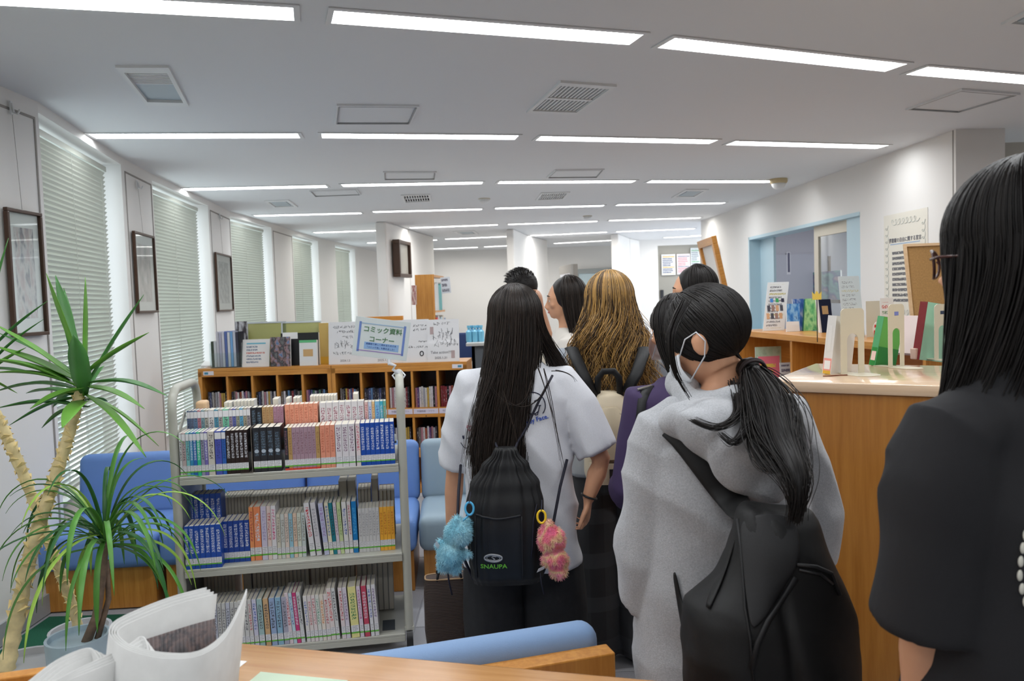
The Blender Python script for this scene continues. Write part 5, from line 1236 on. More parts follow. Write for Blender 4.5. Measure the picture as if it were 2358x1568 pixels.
def display_book(spx_b, spx_t, depth, ang, th, label, cov, spine_c, h, parts=()):
    """book standing on the counter: lower spine corner at pixel, leaning so that its top reaches the second pixel"""
    p = onz(*spx_b, 1.2205); rt = Vector((math.cos(ang), math.sin(ang), 0)); nn_ = Vector((rt.y, -rt.x, 0))
    t = ony(*spx_t, p.y); lean = math.atan2(t.x-p.x, t.z-p.z)
    root = empty('display_book', p, 0, label, 'book', 'books displayed on the counter')
    root.matrix_world = Matrix.Translation(p) @ Matrix.Rotation(lean, 4, 'Y') @ Matrix.Rotation(ang, 4, 'Z')
    MB().box(0, depth, -.002, .0, .0, h).box(0, depth, th, th+.002, 0, h).build('cover', cov, root)
    MB().box(-.002, 0, -.002, th+.002, 0, h).build('spine', spine_c, root)
    MB().box(.001, depth-.004, .0, th, .003, h-.004).build('pages', m_pages, root)
    return root
M_CW = mat('cover_white_gloss', S(222, 220, 216), .25, coat=.3)
r_ = display_book((1912, 862), (1930, 692), .135, R(38), .028, 'white paperback leaning beside the first bookend, red label at spine foot', M_CW, M_CW, .205)
MB().box(-.0028, -.002, .0, .028, .012, .055).build('spine_label', mat('label_red_edge', S(226, 150, 140), .5), r_); MB().box(-.0032, -.0028, .003, .025, .017, .047).build('label_field', M_PAPER, r_); MB().box(.035, .062, -.0028, -.002, .170, .190).build('barcode', mat('ink_dark', S(60, 60, 66), .6), r_); MB().box(.085, .125, -.0028, -.002, .150, .192).build('cover_picture', M_DARK, r_); MB().box(-.0028, -.002, .008, .020, .08, .17).build('spine_print', printed('spine_pr', S(222,220,216), S(110,110,116), lines=9, dens=.6, fx=3), r_); MB().box(-.0028, -.002, 0, .028, .0, .012).build('spine_foot', mat('foot_yellow', S(214, 170, 60), .5), r_)
r_ = display_book((2014, 842), (2040, 704), .125, R(30), .022, 'green paperback leaning beside the second bookend', mat('cover_green_mid', S(104, 178, 84), .3), mat('spine_green', S(84, 160, 110), .3), .190)  # two-tone cover: lighter green above a deep green band
MB().box(.0, .125, -.0028, -.002, .0, .075).build('cover_band', mat('cover_green_deep', S(46, 132, 60), .3), r_); MB().box(-.0028, -.002, 0, .022, .0, .07).build('spine_foot', MATS['cover_green_deep'], r_); MB().box(-.0032, -.0028, .002, .02, .02, .055).build('spine_label', mat('label_pinkish', S(224, 196, 190), .5), r_)
r_ = display_book((2116, 828), (2142, 655), .150, R(24), .030, 'tall mint green picture book with dark red spine on the counter', mat('cover_mint', S(166, 214, 186), .25, coat=.4), mat('spine_red', S(122, 40, 44), .35), .235)
MB().box(.11, .135, -.0028, -.002, .165, .205).build('cover_print', printed('mint_pr', S(166,214,186), S(96,130,120), lines=5, dens=.7, fx=5), r_)
pb_ = onz(2104, 822, 1.2205); root = empty('pink_board', pb_, 0, 'slanted pale pink display board resting on a small block on the counter', 'display board')
root.matrix_world = Matrix.Translation(pb_) @ Matrix.Rotation(R(28), 4, 'Z') @ Matrix.Rotation(R(26), 4, 'Y')
MB().box(-.012, .012, -.004, .10, 0.01, .185).build('board', mat('board_pink', S(214, 194, 190), .6), root, bevel=.002)
root2 = empty('small_block', onz(2108, 826, 1.2205), R(20), 'small pinkish wooden block at the foot of the pink board', 'block'); MB().box(-.03, .012, -.03, .0, 0, .045).build('block', mat('block_pink', S(206, 176, 160), .6), root2, bevel=.004)
rb_ = MB(); p_ = onz(1895, 866, 1.2215); rb_.tube([(0, 0, 0), (.03, -.004, .001), (.06, .01, .0), (.085, .004, .001)], .0022, 6); tag(rb_.build('ribbon', mat('ribbon_brown', S(120, 76, 56), .7), None, p_), 'thin brown bookmark ribbon lying at the foot of the white book', 'ribbon')
# ---- on the low bookcase
ZQ = 1.2
def q_at(px, py): return onz(px, py, ZQ)
def card(name, pbl, pbr, ptop, m_, label, cat, th=.006, tilt=10, zb=ZQ, xoff=None, group=None, back=M_PAPER):
    a = onz(*pbl, zb+.001); d_ = a.y; b = ony(*pbr, d_+.02)
    u_ = Vector((b.x-a.x, b.y-a.y, 0)); W_ = u_.length; u_.normalize(); n_ = Vector((-u_.y, u_.x, 0))
    t = ony(*ptop, d_); H_ = (t.z-zb)/math.cos(R(tilt)); sh = t.x-a.x
    o = MB(); o.quad((0, 0, 0), (W_, 0, 0), (W_+sh, H_, 0), (sh, H_, 0)); o.add([(0, 0, -th), (W_, 0, -th), (W_+sh, H_, -th), (sh, H_, -th), (0, 0, -.0003), (W_, 0, -.0003), (W_+sh, H_, -.0003), (sh, H_, -.0003)], [(0,3,2,1),(4,5,6,7),(0,1,5,4),(1,2,6,5),(2,3,7,6),(3,0,4,7)], 1)
    ob = o.build(name, [m_, back]); ob.matrix_world = basis(a, u_, Vector((0, 0, math.cos(R(tilt))))+n_*math.sin(R(tilt))); tag(ob, label, cat, group); return ob, W_, H_, sh
ob, W_, H_, sh = card('acrylic_sign', (1757, 762), (1806, 764), (1778, 650), printed('sign_rows', S(222, 224, 224), S(130, 130, 134), lines=14, dens=.55, x0=.12, x1=.9, y0=.05, y1=.95, fx=10, coat=1.0, rough=.08, ink2=S(190,180,120)), 'tall white acrylic leaflet sign at the far end of the low bookcase', 'sign')
for i, c_ in enumerate((S(70,130,200), S(60,160,90), S(50,50,70))): MB().box(W_*(.2+.26*i)+sh*.6, W_*(.34+.26*i)+sh*.6, H_*.58, H_*.66, .0003, .0012).build('mark', mat(f'mark_{i}', c_, .4), ob)
for i in range(4):
    for j in range(2): MB().box(W_*(.12+.2*i)+sh*(.25+.15*j), W_*(.26+.2*i)+sh*(.25+.15*j), H_*(.24+.16*j), H_*(.36+.16*j), .0003, .0010).build('figure', mat(f'fig_{(i+j)%3}', (S(206,160,120), S(70,70,80), S(150,120,110))[(i+j) % 3], .5), ob)
ob, W_, H_, sh = card('picture_card', (1812, 764), (1842, 764), (1818, 700), blotch('blue_sea', [S(30,90,170), S(60,130,200), S(150,196,230), S(24,70,150)], 3), 'blue sky picture calendar with white foot on the low bookcase', 'calendar', th=.012)
MB().box(0, W_, 0, H_*.36, .0004, .0012).build('white_foot', M_PAPER, ob)
card('picture_card', (1832, 762), (1858, 763), (1832, 689), blotch('blue_sea2', [S(34,60,120), S(70,110,180), S(200,206,214)], 3), 'navy framed picture behind the blue calendar', 'picture', th=.008)
ob, W_, H_, sh = card('face_out_book', (1850, 762), (1886, 763), (1862, 688), blotch('green_cover', [S(44,130,70), S(110,190,120), S(176,222,150), S(60,150,90), S(30,100,60)], 2.2), 'green covered book standing face out on the low bookcase', 'book', th=.02, back=mat('green_edge', S(40, 110, 90), .4))
ob, W_, H_, sh = card('face_out_book', (1889, 766), (1920, 767), (1889, 690), mat('cover_navy', S(28, 34, 58), .3), 'dark navy book with white borders standing on the low bookcase', 'book', th=.022)
MB().box(W_*.3+sh*.5, W_*.75+sh*.5, H_*.55, H_*.8, .0004, .001).build('cover_figure', mat('cover_sand', S(196, 160, 110), .5), ob); MB().box(0, W_*.12, 0, H_, .0004, .001).build('cover_border', M_PAPER, ob)
p = ony(1881, 690, 4.7); root = empty('crown_tag', Vector((p.x, p.y, ZQ)), R(-20), 'small yellow crown shaped tag on a stick above the books', 'tag'); zc = p.z-ZQ
cr_ = [(-.025, .0), (.025, .0), (.027, .05), (.013, .032), (0, .055), (-.013, .032), (-.027, .05)]
m = MB(); m.add([(x, -.002, zc+z) for x, z in cr_]+[(x, .002, zc+z) for x, z in cr_], [tuple(range(7)), tuple(range(13, 6, -1))]+[(i, 7+i, 7+(i+1) % 7, (i+1) % 7) for i in range(7)]); m.build('crown', mat('crown_yellow', S(240, 204, 90), .5), root); m = MB(); m.tube([(0, 0, 0), (0, 0, zc)], .003, 6); m.build('stick', M_DARK, root)
ob, W_, H_, sh = card('acrylic_sign', (1944, 776), (1992, 778), (1944, 636), printed('sign_rows2', S(206, 214, 214), S(130, 130, 134), lines=14, dens=.45, x0=.1, x1=.9, y0=.05, y1=.95, fx=10, coat=1.0, rough=.08, ink2=S(196,186,130)), 'glossy acrylic sign standing behind the white book, nearer on the low bookcase', 'sign', th=.004)
card('metal_plate', (1996, 776), (2028, 776), (1996, 694), M_BE, 'cream metal plate standing on the low bookcase behind the red fan', 'bookend', th=.003, tilt=2, back=M_BE)
ob, W_, H_, sh = card('colour_card', (2032, 782), (2062, 783), (2030, 687), printed('card_colour', S(222, 220, 214), S(196, 90, 80), lines=7, dens=.5, fx=6, ink2=S(90,130,90)), 'white card with coloured print at the near end of the low bookcase', 'card', tilt=3)
p = onz(2022, 779, ZQ+.001); root = empty('round_fan', p, R(12), 'round red and white paper fan standing on the low bookcase', 'fan'); m = MB(); pts = [(.036*math.cos(a), .055+.05*math.sin(a)) for a in np.linspace(R(-60), R(240), 28)]
m.add([(x, -.0015, z) for x, z in pts]+[(x, .0015, z) for x, z in pts], [tuple(range(28)), tuple(range(55, 27, -1))]+[(i, 28+i, 28+(i+1) % 28, (i+1) % 28) for i in range(28)]); m.build('leaf', mat('fan_white', S(224, 216, 208), .5), root); m = MB(); m.box(-.03, .03, -.0024, -.0016, .015, .05).box(-.026, .02, -.0024, -.0016, .068, .085); m.build('fan_print', mat('fan_red', S(200, 40, 40), .5), root); m = MB(); m.box(-.006, .006, -.003, .003, -.0005, .03); m.build('handle', M_PAPER, root)
# cork board leaning at the near end
a = onz(2104, 806, ZQ+.001); d_ = a.y; tl = ony(2073, 563, d_+.12); tr = ony(2173, 555, d_+.10)
br = ony(2206, 800, d_-.02); u_ = Vector((tr.x-tl.x, 0, tr.z-tl.z)); root = empty('cork_board', (0, 0, 0), 0, 'brown cork board in a thin wooden frame leaning at the end of the low bookcase', 'board')
wd2 = Vector((br.x-a.x, br.y-a.y, 0)); up2 = tl-a; Wc, Hc_ = wd2.length, up2.length; root.matrix_world = basis(a, wd2, up2)
MB().box(.012, Wc-.012, .012, Hc_-.012, -.006, 0).build('cork', mat('cork', S(168, 128, 78), .9, bump=.5, bscale=300, var=.12, vscale=120), root); m = MB()
for x0, x1, y0, y1 in ((0, Wc, 0, .014), (0, Wc, Hc_-.014, Hc_), (0, .014, .014, Hc_-.014), (Wc-.014, Wc, .014, Hc_-.014)): m.box(x0, x1, y0, y1, -.008, .006)
m.build('frame', wood('pale_frame', S(206, 166, 120), S(220, 184, 140)), root)
# leaflets on the upper shelf inside the low bookcase
for (bl_, br_, tp, m_, lab) in (((1740, 872), (1800, 874), (1742, 800), blotch('leaf_mint', [S(186,214,184), S(206,226,200), S(170,200,170)], 4), 'mint green leaflet at the back on the shelf of the low bookcase'), ((1746, 880), (1796, 882), (1748, 822), printed('leaf_pink', S(236,120,136), S(236,210,90), lines=4, dens=.6, x0=.1, x1=.95, y0=.2, y1=.8, fx=7), 'pink leaflet with yellow lettering in the low bookcase'), ((1798, 884), (1828, 886), (1798, 836), printed('leaf_white', S(216,218,222), S(110,110,130), lines=4, dens=.6, fx=6), 'white leaflet beside the pink one in the low bookcase'), ((1830, 886), (1868, 888), (1830, 838), printed('leaf_dark', S(90,94,100), S(206,206,206), lines=4, dens=.5, fx=6), 'dark leaflet right of the white one in the low bookcase'), ((1896, 888), (1914, 889), (1896, 800), blotch('leaf_yellow', [S(240,214,70), S(224,226,220), S(240,200,40)], 3), 'yellow and white leaflet in the next bay of the low bookcase')):
    card('leaflet', bl_, br_, tp, m_, lab, 'leaflet', th=.004, tilt=6, zb=.825, group='leaflets in the low bookcase')
# ================================================================== plants
rp = random.Random(17)
M_TRUNK = mat('yucca_trunk', S(236, 216, 164), .8, bump=.6, bscale=60, var=.2, vscale=22)
M_TRUNKB = mat('yucca_bark', S(128, 108, 92), .9, bump=.8, bscale=80, var=.25, vscale=30)
M_SCALE = mat('bark_scale', S(242, 218, 156), .8, var=.12, vscale=20)
M_LEAF = mat('yucca_leaf', S(104, 160, 62), .4, var=.22, vscale=6); M_LEAFD = mat('yucca_leaf_dark', S(70, 126, 62), .4, var=.2, vscale=6)
M_POTW = mat('pot_white', S(196, 198, 202), .4); M_POTB = mat('pot_pale_blue', S(176, 196, 208), .35, var=.1, vscale=10); M_SOIL = mat('soil', S(58, 46, 38), .95, bump=.8, bscale=90)
def leaf(parent, base, tip, wid, mt, sag=.1, name='leaf', n=12, up=None, fold=.25):
    base, tip = Vector(base), Vector(tip); d = tip-base; L_ = d.length; side = d.cross(Vector((0, 0, 1))); 
    if side.length < 1e-4: side = Vector((1, 0, 0))
    side.normalize(); vdir = CP-base; 
    if abs(side.dot(vdir.normalized())) > .75: side = d.cross(vdir).normalized()
    nrm = side.cross(d).normalized(); m = MB(); vs = []
    for i in range(n+1):
        t = i/n; c = base+d*t+Vector((0, 0, sag*L_*(math.sin(PI*t)*.6)))
        w_ = wid*(.35+.65*min(1, t*4))*(1 if t < .55 else max(.03, 1-((t-.55)/.45)**1.8))
        for k in (-1, 0, 1): vs.append(c+side*k*w_*.5-nrm*(1-abs(k))*w_*fold)
    m.add(vs, [(i*3+k, i*3+k+1, (i+1)*3+k+1, (i+1)*3+k) for i in range(n) for k in range(2)])
    me = m.mesh(name, mt, smooth='all'); o = link(name, me, parent); so = o.modifiers.new('s', 'SOLIDIFY'); so.thickness = .0012; return o
def trunk(parent, pts, r0, r1, scales, seed, bark_to=.0):
    r_ = random.Random(seed); P_ = [Vector(p) for p in pts]; n = len(P_)
    K = 46; C_ = [Vector(crom0([np.array(p) for p in P_], i/K)) for i in range(K+1)]; rad = [(r0+(r1-r0)*i/K)*(1+.10*math.sin(i*2.1)+r_.uniform(-.05, .05)) for i in range(K+1)]
    m = MB(); m.tube(C_, rad, 14); o = m.build('trunk', M_TRUNK, parent, smooth='all')
    sc = MB()
    for i in range(scales):
        t = bark_to+(1-bark_to)*(i+.5)/scales; c = Vector(crom0([np.array(p) for p in P_], t)); tg = (Vector(crom0([np.array(p) for p in P_], min(1, t+.02)))-c).normalized(); rr_ = r0+(r1-r0)*t
        a = tg.orthogonal().normalized(); b = tg.cross(a); an = i*2.4
        for q in range(2):
            an2 = an+q*PI*.9; o_ = a*math.cos(an2)+b*math.sin(an2); s_ = tg.cross(o_); w_ = rr_*1.15
            p0 = c+o_*rr_*.85; tip_ = c+o_*rr_*(1.30+.25*r_.random())+tg*rr_*(.55+.3*r_.random())
            ring_ = [p0-s_*w_, p0+o_*rr_*.25, p0+s_*w_]
            sc.add([ring_[0], ring_[1], ring_[2], tip_, p0+tg*rr_*.7], [(0, 1, 3), (1, 2, 3), (2, 4, 3), (4, 0, 3)])
    so = sc.build('bark_scales', M_SCALE, parent); so['kind'] = 'stuff'; return o
def crom0(c, t):
    n_ = len(c)-1; x = min(t, .99999)*n_; i = int(x); u_ = x-i; p0, p1, p2, p3 = c[max(i-1, 0)], c[i], c[i+1], c[min(i+2, n_)]
    return .5*((2*p1)+(-p0+p2)*u_+(2*p0-5*p1+4*p2-p3)*u_*u_+(-p0+3*p1-3*p2+p3)*u_**3)
DY = 2.85
p0 = onz(52, 1532, .25); yb = Vector((p0.x, p0.y, 0))
yb.z = .0105
yuc = empty('yucca', yb, 0, 'tall yucca with a slanting scaly trunk and long green leaves, by the window wall', 'plant')
def Y_(px, py, d): return ony(px, py, d)-yb
m = MB(); m.lathe([(.10, 0), (.135, .18), (.14, .24), (.145, .25), (.130, .25), (.128, .225)], 28); m.build('pot', M_POTW, yuc, smooth=True); m = MB(); m.lathe([(.125, .20), (.126, .222)], 24); m.build('soil', M_SOIL, yuc)
trunk(yuc, [Y_(14, 1545, yb.y), Y_(35, 1440, yb.y+.02), Y_(72, 1270, DY-.06), Y_(120, 1120, DY-.02), Y_(162, 990, DY), Y_(188, 885, DY)], .029, .017, 34, 3, .22)
crown = Y_(190, 868, DY)
for i, (px, py, w_, dk, dd) in enumerate(((107, 629, .040, 0, -.05), (128, 634, .034, 1, .06), (196, 638, .036, 0, 0), (331, 678, .026, 1, .05), (343, 765, .030, 0, -.08), (385, 911, .032, 1, -.10), (333, 941, .034, 0, -.05), (366, 1027, .024, 0, .06), (337, 1053, .026, 0, -.12), (143, 985, .044, 0, -.25), (21, 979, .030, 1, -.10), (69, 941, .040, 0, -.18), (-10, 940, .034, 1, -.10), (-15, 903, .032, 1, .05), (-20, 858, .032, 0, -.06), (-40, 825, .040, 0, -.08), (-15, 795, .044, 0, .04), (-10, 764, .018, 1, .12), (147, 663, .020, 1, .15), (122, 937, .032, 1, .12), (248, 924, .026, 1, .10), (240, 842, .022, 1, .15), (60, 905, .034, 1, .14), (-20, 742, .030, 0, .0), (170, 770, .05, 1, -.12), (96, 985, .024, 1, .16))):
    b = crown+Vector((rp.uniform(-.012, .012), rp.uniform(-.012, .012), rp.uniform(-.07, .02)-.04*(py > 900)))
    leaf(yuc, b, Y_(px, py, DY+dd), w_*1.3, M_LEAFD if dk else M_LEAF, sag=.06 if py < 800 else .16)
# second yucca stem, leaning the other way, rising out of the frame
p1 = onz(182, 1520, .05); yb2 = Vector((-1.98, 3.18, .0105))
yu2 = empty('yucca', yb2, 0, 'second yucca with peeling yellow bark leaning left, behind the first trunk', 'plant')
def Y2(px, py, d): return ony(px, py, d)-yb2
base2 = Y2(186, 1470, 3.2); m = MB(); m.lathe([(.09, 0), (.115, .14), (.12, .2), (.108, .2), (.106, .18)], 24); o = m.build('pot', M_POTW, yu2, Vector((base2.x, base2.y, 0)), smooth=True)
trunk(yu2, [Vector((base2.x, base2.y, .15)), Y2(166, 1392, 3.18), Y2(126, 1285, 3.1), Y2(88, 1180, 3.05), Y2(42, 1065, 3.0), Y2(0, 975, 2.98), Y2(-50, 880, 2.96)], .019, .020, 38, 8, .1)
c2 = Y2(-62, 858, 2.96)
for px, py, w_, dk in ((19, 548, .030, 1), (-60, 560, .034, 0), (110, 692, .024, 1), (-150, 640, .03, 0), (100, 735, .018, 1), (60, 800, .03, 0), (-160, 760, .03, 1), (40, 905, .03, 0), (-120, 960, .03, 1), (88, 862, .03, 1), (20, 990, .028, 0)): leaf(yu2, c2+Vector((0, 0, rp.uniform(-.05, .02))), Y2(px, py, 2.96+rp.uniform(-.12, .12)), w_, M_LEAFD if dk else M_LEAF, sag=.08)
# small drooping dracaena
d0 = onz(192, 1505, .16); db = Vector((-1.52, 2.82, .0105)); DD = 2.84
dr_ = empty('dracaena', db, 0, 'small dracaena with thin arching leaves in a pale blue pot', 'plant')
def D_(px, py, d=DD): return ony(px, py, d)-db
cpt = D_(190, 1500); zr = max(.12, D_(190, 1458).z); m = MB(); xc_, yc_ = cpt.x, cpt.y
m.lathe([(.085, 0), (.10, zr*.5), (.108, zr), (.098, zr), (.096, zr-.02)], 26); m.build('pot', M_POTB, dr_, Vector((D_(188, 1500).x, 0, 0)), smooth=True)
px0 = Vector((D_(206, 1500).x, 0, zr-.03)); m = MB(); m.tube([px0, D_(222, 1420), D_(236, 1330), D_(243, 1245)], [.018, .016, .013, .012], 12); m.build('stem', M_TRUNKB, dr_, smooth='all')
m = MB(); m.tube([px0+Vector((.03, .02, 0)), D_(250, 1380, DD+.03), D_(246, 1290, DD+.02)], [.011, .010, .008], 10); m.build('stem', M_TRUNKB, dr_, smooth='all')
cro = D_(242, 1238)
M_DR = [mat('dracaena_leaf', S(84, 142, 58), .4, var=.2, vscale=8), mat('dracaena_dark', S(50, 104, 54), .4, var=.2, vscale=8), mat('dracaena_lime', S(158, 198, 84), .4, var=.15, vscale=8)]
for i in range(64):
    az_ = i*2.399+rp.uniform(-.2, .2); el_ = R(rp.choice((78, 66, 52, 38, 20, 5))+rp.uniform(-8, 8)); L_ = rp.uniform(.36, .60); w_ = rp.uniform(.013, .021); drp = rp.uniform(1.15, 1.9)
    mt = M_DR[2 if i % 7 == 0 else (1 if i % 3 == 0 else 0)]; hd_ = Vector((math.cos(az_), math.sin(az_)*.8, 0)); p = cro+Vector((0, 0, rp.uniform(-.05, .02))); v = hd_*math.cos(el_)+Vector((0, 0, math.sin(el_))); N_ = 20; C_ = []
    for k in range(N_+1):
        C_.append(p.copy()); p = p+v*(L_/N_); v = (v+Vector((0, 0, -drp*2.6/N_*(.35+1.1*k/N_)))).normalized()
    m = MB(); vs = []
    for k, c in enumerate(C_):
        t = k/N_; tg = (C_[min(k+1, N_)]-C_[max(k-1, 0)]).normalized(); sd = tg.cross(Vector((0, 0, 1))); sd = sd.normalized() if sd.length > .05 else hd_.cross(Vector((0, 0, 1))); ww = w_*(.5+.5*min(1, t*5))*(1 if t < .6 else max(.05, 1-((t-.6)/.4)**2)); up_ = sd.cross(tg)
        vs += [c-sd*ww*.5, c-up_*ww*.18, c+sd*ww*.5]
    m.add(vs, [(k*3+j, k*3+j+1, (k+1)*3+j+1, (k+1)*3+j) for k in range(N_) for j in range(2)]); o = link('leaf', m.mesh('leaf', mt, smooth='all'), dr_); so = o.modifiers.new('s', 'SOLIDIFY'); so.thickness = .0010

# ================================================================== folded newspapers in the rack
M_NEWSP = mat('newspaper', S(196, 196, 194), .85, var=.05, vscale=30)
M_NDARK = blotch('news_photo', [S(64, 62, 64), S(84, 78, 80), S(104, 88, 86), S(58, 56, 60), S(120, 100, 96)], 5)
def sheet_wall(parent, name, pts, zb, shift, th=.0022, mt=None, zs=None, K=36):
    """upright sheet: top edge through points (px, py, z); the foot displaced by shift"""
    T_ = [np.array(onz(x, y, z)) for x, y, z in pts]; C_ = [Vector(crom0(T_, i/K)) for i in range(K+1)]; m = MB(); sh = Vector((shift[0], shift[1], 0))
    B_ = [Vector((c.x, c.y, zb))+sh for c in C_]
    m.add(B_+C_, [(i, i+1, K+2+i, K+1+i) for i in range(K)])
    o = m.build(name, mt, parent, smooth='all'); so = o.modifiers.new('s', 'SOLIDIFY'); so.thickness = th; so.offset = 0; return o
news1 = empty('newspaper', onz(400, 1450, .75), 0, 'folded newspaper with rounded fold and a dark photo inside, at the back of the rack', 'newspaper', 'newspapers in the wooden rack')
def wrap(o, root):
    o.parent = root; o.matrix_parent_inverse = root.matrix_world.inverted() if False else Matrix.Translation(root.location).inverted(); return o
zt_ = 1.02
for k, (e, nm) in enumerate(((0, 'outer_sheet'), (1, 'inner_sheet'), (2, 'inner_sheet'), (3, 'inner_sheet'))):
    dx = 6*e; zz = zt_-.003*e
    pts = [(476+8*e, 1352+5*e, zz), (400+3*e, 1372+6*e, zz), (320+4*e, 1402+6*e, zz), (262+dx, 1432+4*e, zz), (254+dx, 1462, zz), (290+dx, 1494-2*e, zz), (370+dx, 1515-4*e, zz), (450+e*4, 1512-5*e, zz), (510+e*3, 1478-8*e, zz), (545+2*e, 1420-8*e, zz+.01), (568, 1362-2*e, zz+.02)]
    wrap(sheet_wall(None, nm, pts, .66, (-.05, -.02), .0016, M_NEWSP), news1)
pts = [(500, 1362, .955), (420, 1392, .955), (340, 1420, .955), (300, 1440, .955)]
T_ = [onz(494, 1396, 1.0), onz(440, 1410, 1.0), onz(380, 1428, 1.0), onz(322, 1446, 1.0)]
m = MB(); K = 20; A_ = [Vector(crom0([np.array(t) for t in T_], i/K)) for i in range(K+1)]
for i in range(K): m.add([A_[i]-Vector((.0, 0, .16)), A_[i+1]-Vector((0, 0, .16)), A_[i+1]-Vector((0, 0, .022)), A_[i]-Vector((0, 0, .022))], [(3, 2, 1, 0)]); m.uv[len(m.f)-1] = ((i/K, 1), ((i+1)/K, 1), ((i+1)/K, 0), (i/K, 0))
o = m.build('front_photo', M_NDARK, None, smooth='all'); so = o.modifiers.new('s', 'SOLIDIFY'); so.thickness = .001; wrap(o, news1)
news2 = empty('newspaper', onz(200, 1540, .75), 0, 'flat folded newspaper at the front of the rack, nearest the viewer', 'newspaper', 'newspapers in the wooden rack')
for k in range(4):
    zz = 1.0-.002*k; pts = [(60-20*k, 1600+6*k, zz), (180-4*k, 1540+7*k, zz), (290+2*k, 1488+7*k, zz), (322+4*k, 1466+8*k, zz), (336+6*k, 1474+8*k, zz), (342+8*k, 1500+8*k, zz-.004)]
    wrap(sheet_wall(None, 'sheet', pts, .66, (0, -.01), .0025, M_NEWSP), news2)
news3 = empty('newspaper', onz(150, 1530, .75), 0, 'crumpled white newspaper sheets at the left of the rack', 'newspaper', 'newspapers in the wooden rack')
for k in range(4):
    zz = 1.0-.004*k; pts = [(40+6*k, 1590+8*k, zz), (118+5*k, 1528+7*k, zz), (168+7*k, 1502+5*k, zz), (206+10*k, 1492+5*k, zz), (222+12*k, 1508+6*k, zz-.006), (232+14*k, 1530+6*k, zz-.01)]
    wrap(sheet_wall(None, 'sheet', pts, .66, (.0, .01), .0025, M_NEWSP), news3)
# ================================================================== people: helpers
def vnoise(p):
    p = np.asarray(p, float); i = np.floor(p).astype(np.int64); f = p-i; u = f*f*(3-2*f); out = 0
    for dx in (0, 1):
        for dy in (0, 1):
            for dz in (0, 1):
                n = ((i[:, 0]+dx)*73856093) ^ ((i[:, 1]+dy)*19349663) ^ ((i[:, 2]+dz)*83492791)
                n = (n ^ (n >> 13))*1274126177; h = ((n ^ (n >> 16)) & 0xffff)/32767.5-1.0
                wx = u[:, 0] if dx else 1-u[:, 0]; wy = u[:, 1] if dy else 1-u[:, 1]; wz = u[:, 2] if dz else 1-u[:, 2]
                out = out+h*wx*wy*wz
    return out
def remesh(mb, voxel, smooth=4, disp=None, name='m'):
    me = mb.mesh('tmp', []); o = bpy.data.objects.new('tmp', me); COL.objects.link(o)
    r = o.modifiers.new('r', 'REMESH'); r.mode = 'VOXEL'; r.voxel_size = voxel; r.adaptivity = 0.0
    if smooth: s = o.modifiers.new('s', 'SMOOTH'); s.factor = .5; s.iterations = smooth
    dg = bpy.context.evaluated_depsgraph_get(); out = bpy.data.meshes.new_from_object(o.evaluated_get(dg))
    bpy.data.objects.remove(o); bpy.data.meshes.remove(me)
    if disp is not None:
        n = len(out.vertices); co = np.empty(n*3); out.vertices.foreach_get('co', co); co = co.reshape(-1, 3)
        no = np.empty(n*3); out.vertices.foreach_get('normal', no); no = no.reshape(-1, 3)
        d = disp(co, no)
        co = co+no*d[:, None] if d.ndim == 1 else co+d
        out.vertices.foreach_set('co', co.ravel()); out.update()
    out.polygons.foreach_set('use_smooth', [True]*len(out.polygons)); out.name = name; out.materials.clear(); return out
def folds(amp=.006, fx=9.0, fz=3.0, seed=0.0, slant=0.0, extra=None):
    def f(co, no):
        p = co.copy(); q = np.stack([p[:, 0]*fx+p[:, 2]*slant+seed, p[:, 1]*fx+seed*1.7, p[:, 2]*fz+p[:, 0]*slant], 1)
        a = 1-2*np.abs(vnoise(q)); b = vnoise(q*2.1+7.3)
        d = amp*(a*.8+b*.45)
        if extra is not None: d = d+extra(co)
        return d
    return f
def V3(*a): return Vector(a)
def hand(m, wr, d, pn, side, curl=35, spread=.5, s=1.0, thumb_curl=20):
    """palm, four unequal bent fingers and a thumb; d along the hand, pn out of the palm, side +1/-1 where the thumb is along d x pn"""
    d = Vector(d).normalized(); pn = Vector(pn); pn = (pn-d*pn.dot(d)).normalized(); lat = d.cross(pn)*side
    pl = .082*s
    secs = [(0, .024, .017), (.02, .030, .015), (.05, .038, .0135), (.075, .039, .012), (.085, .036, .010)]
    vs = []; n = 12
    for t, w_, th in secs:
        c = wr+d*t*s
        for j in range(n): a = 2*PI*j/n; vs.append(c+lat*math.cos(a)*w_*s+pn*math.sin(a)*th*s)
    k = len(secs); fs = [(i*n+j, i*n+(j+1) % n, (i+1)*n+(j+1) % n, (i+1)*n+j) for i in range(k-1) for j in range(n)]+[tuple(range(n-1, -1, -1)), tuple((k-1)*n+j for j in range(n))]
    m.add(vs, fs)
    for i, (off, L_, r_) in enumerate(((.029, .066, .0085), (.0098, .075, .0088), (-.0098, .070, .0085), (-.028, .055, .0076))):
        p = wr+d*(pl-.012)*s+lat*off*s; dirn = (d+lat*off*4*spread).normalized(); pts = [p]; rr = [r_*s]; a = 0
        for q, fr in ((0, .20), (curl*.7, .40), (curl*1.1, .30), (curl*.8, .25)):
            a += q; v = dirn*math.cos(R(a))+pn*math.sin(R(a)); p = p+v*L_*fr*1.05*s; pts.append(p); rr.append(r_*s*(1-.09*len(pts)))
        m.tube(pts, rr, 8)
    p = wr+d*.022*s+lat*.022*s; v = (d*.6+lat*.75+pn*.25).normalized(); pts = [p]; rr = [.012*s]
    for q, fr in ((0, .5), (thumb_curl, .4), (thumb_curl, .35)):
        v = (v+d*math.sin(R(q))*.8-lat*math.sin(R(q))*.5).normalized(); p = p+v*.05*fr*s*1.3; pts.append(p); rr.append(rr[-1]*.86)
    m.tube(pts, rr, 8)
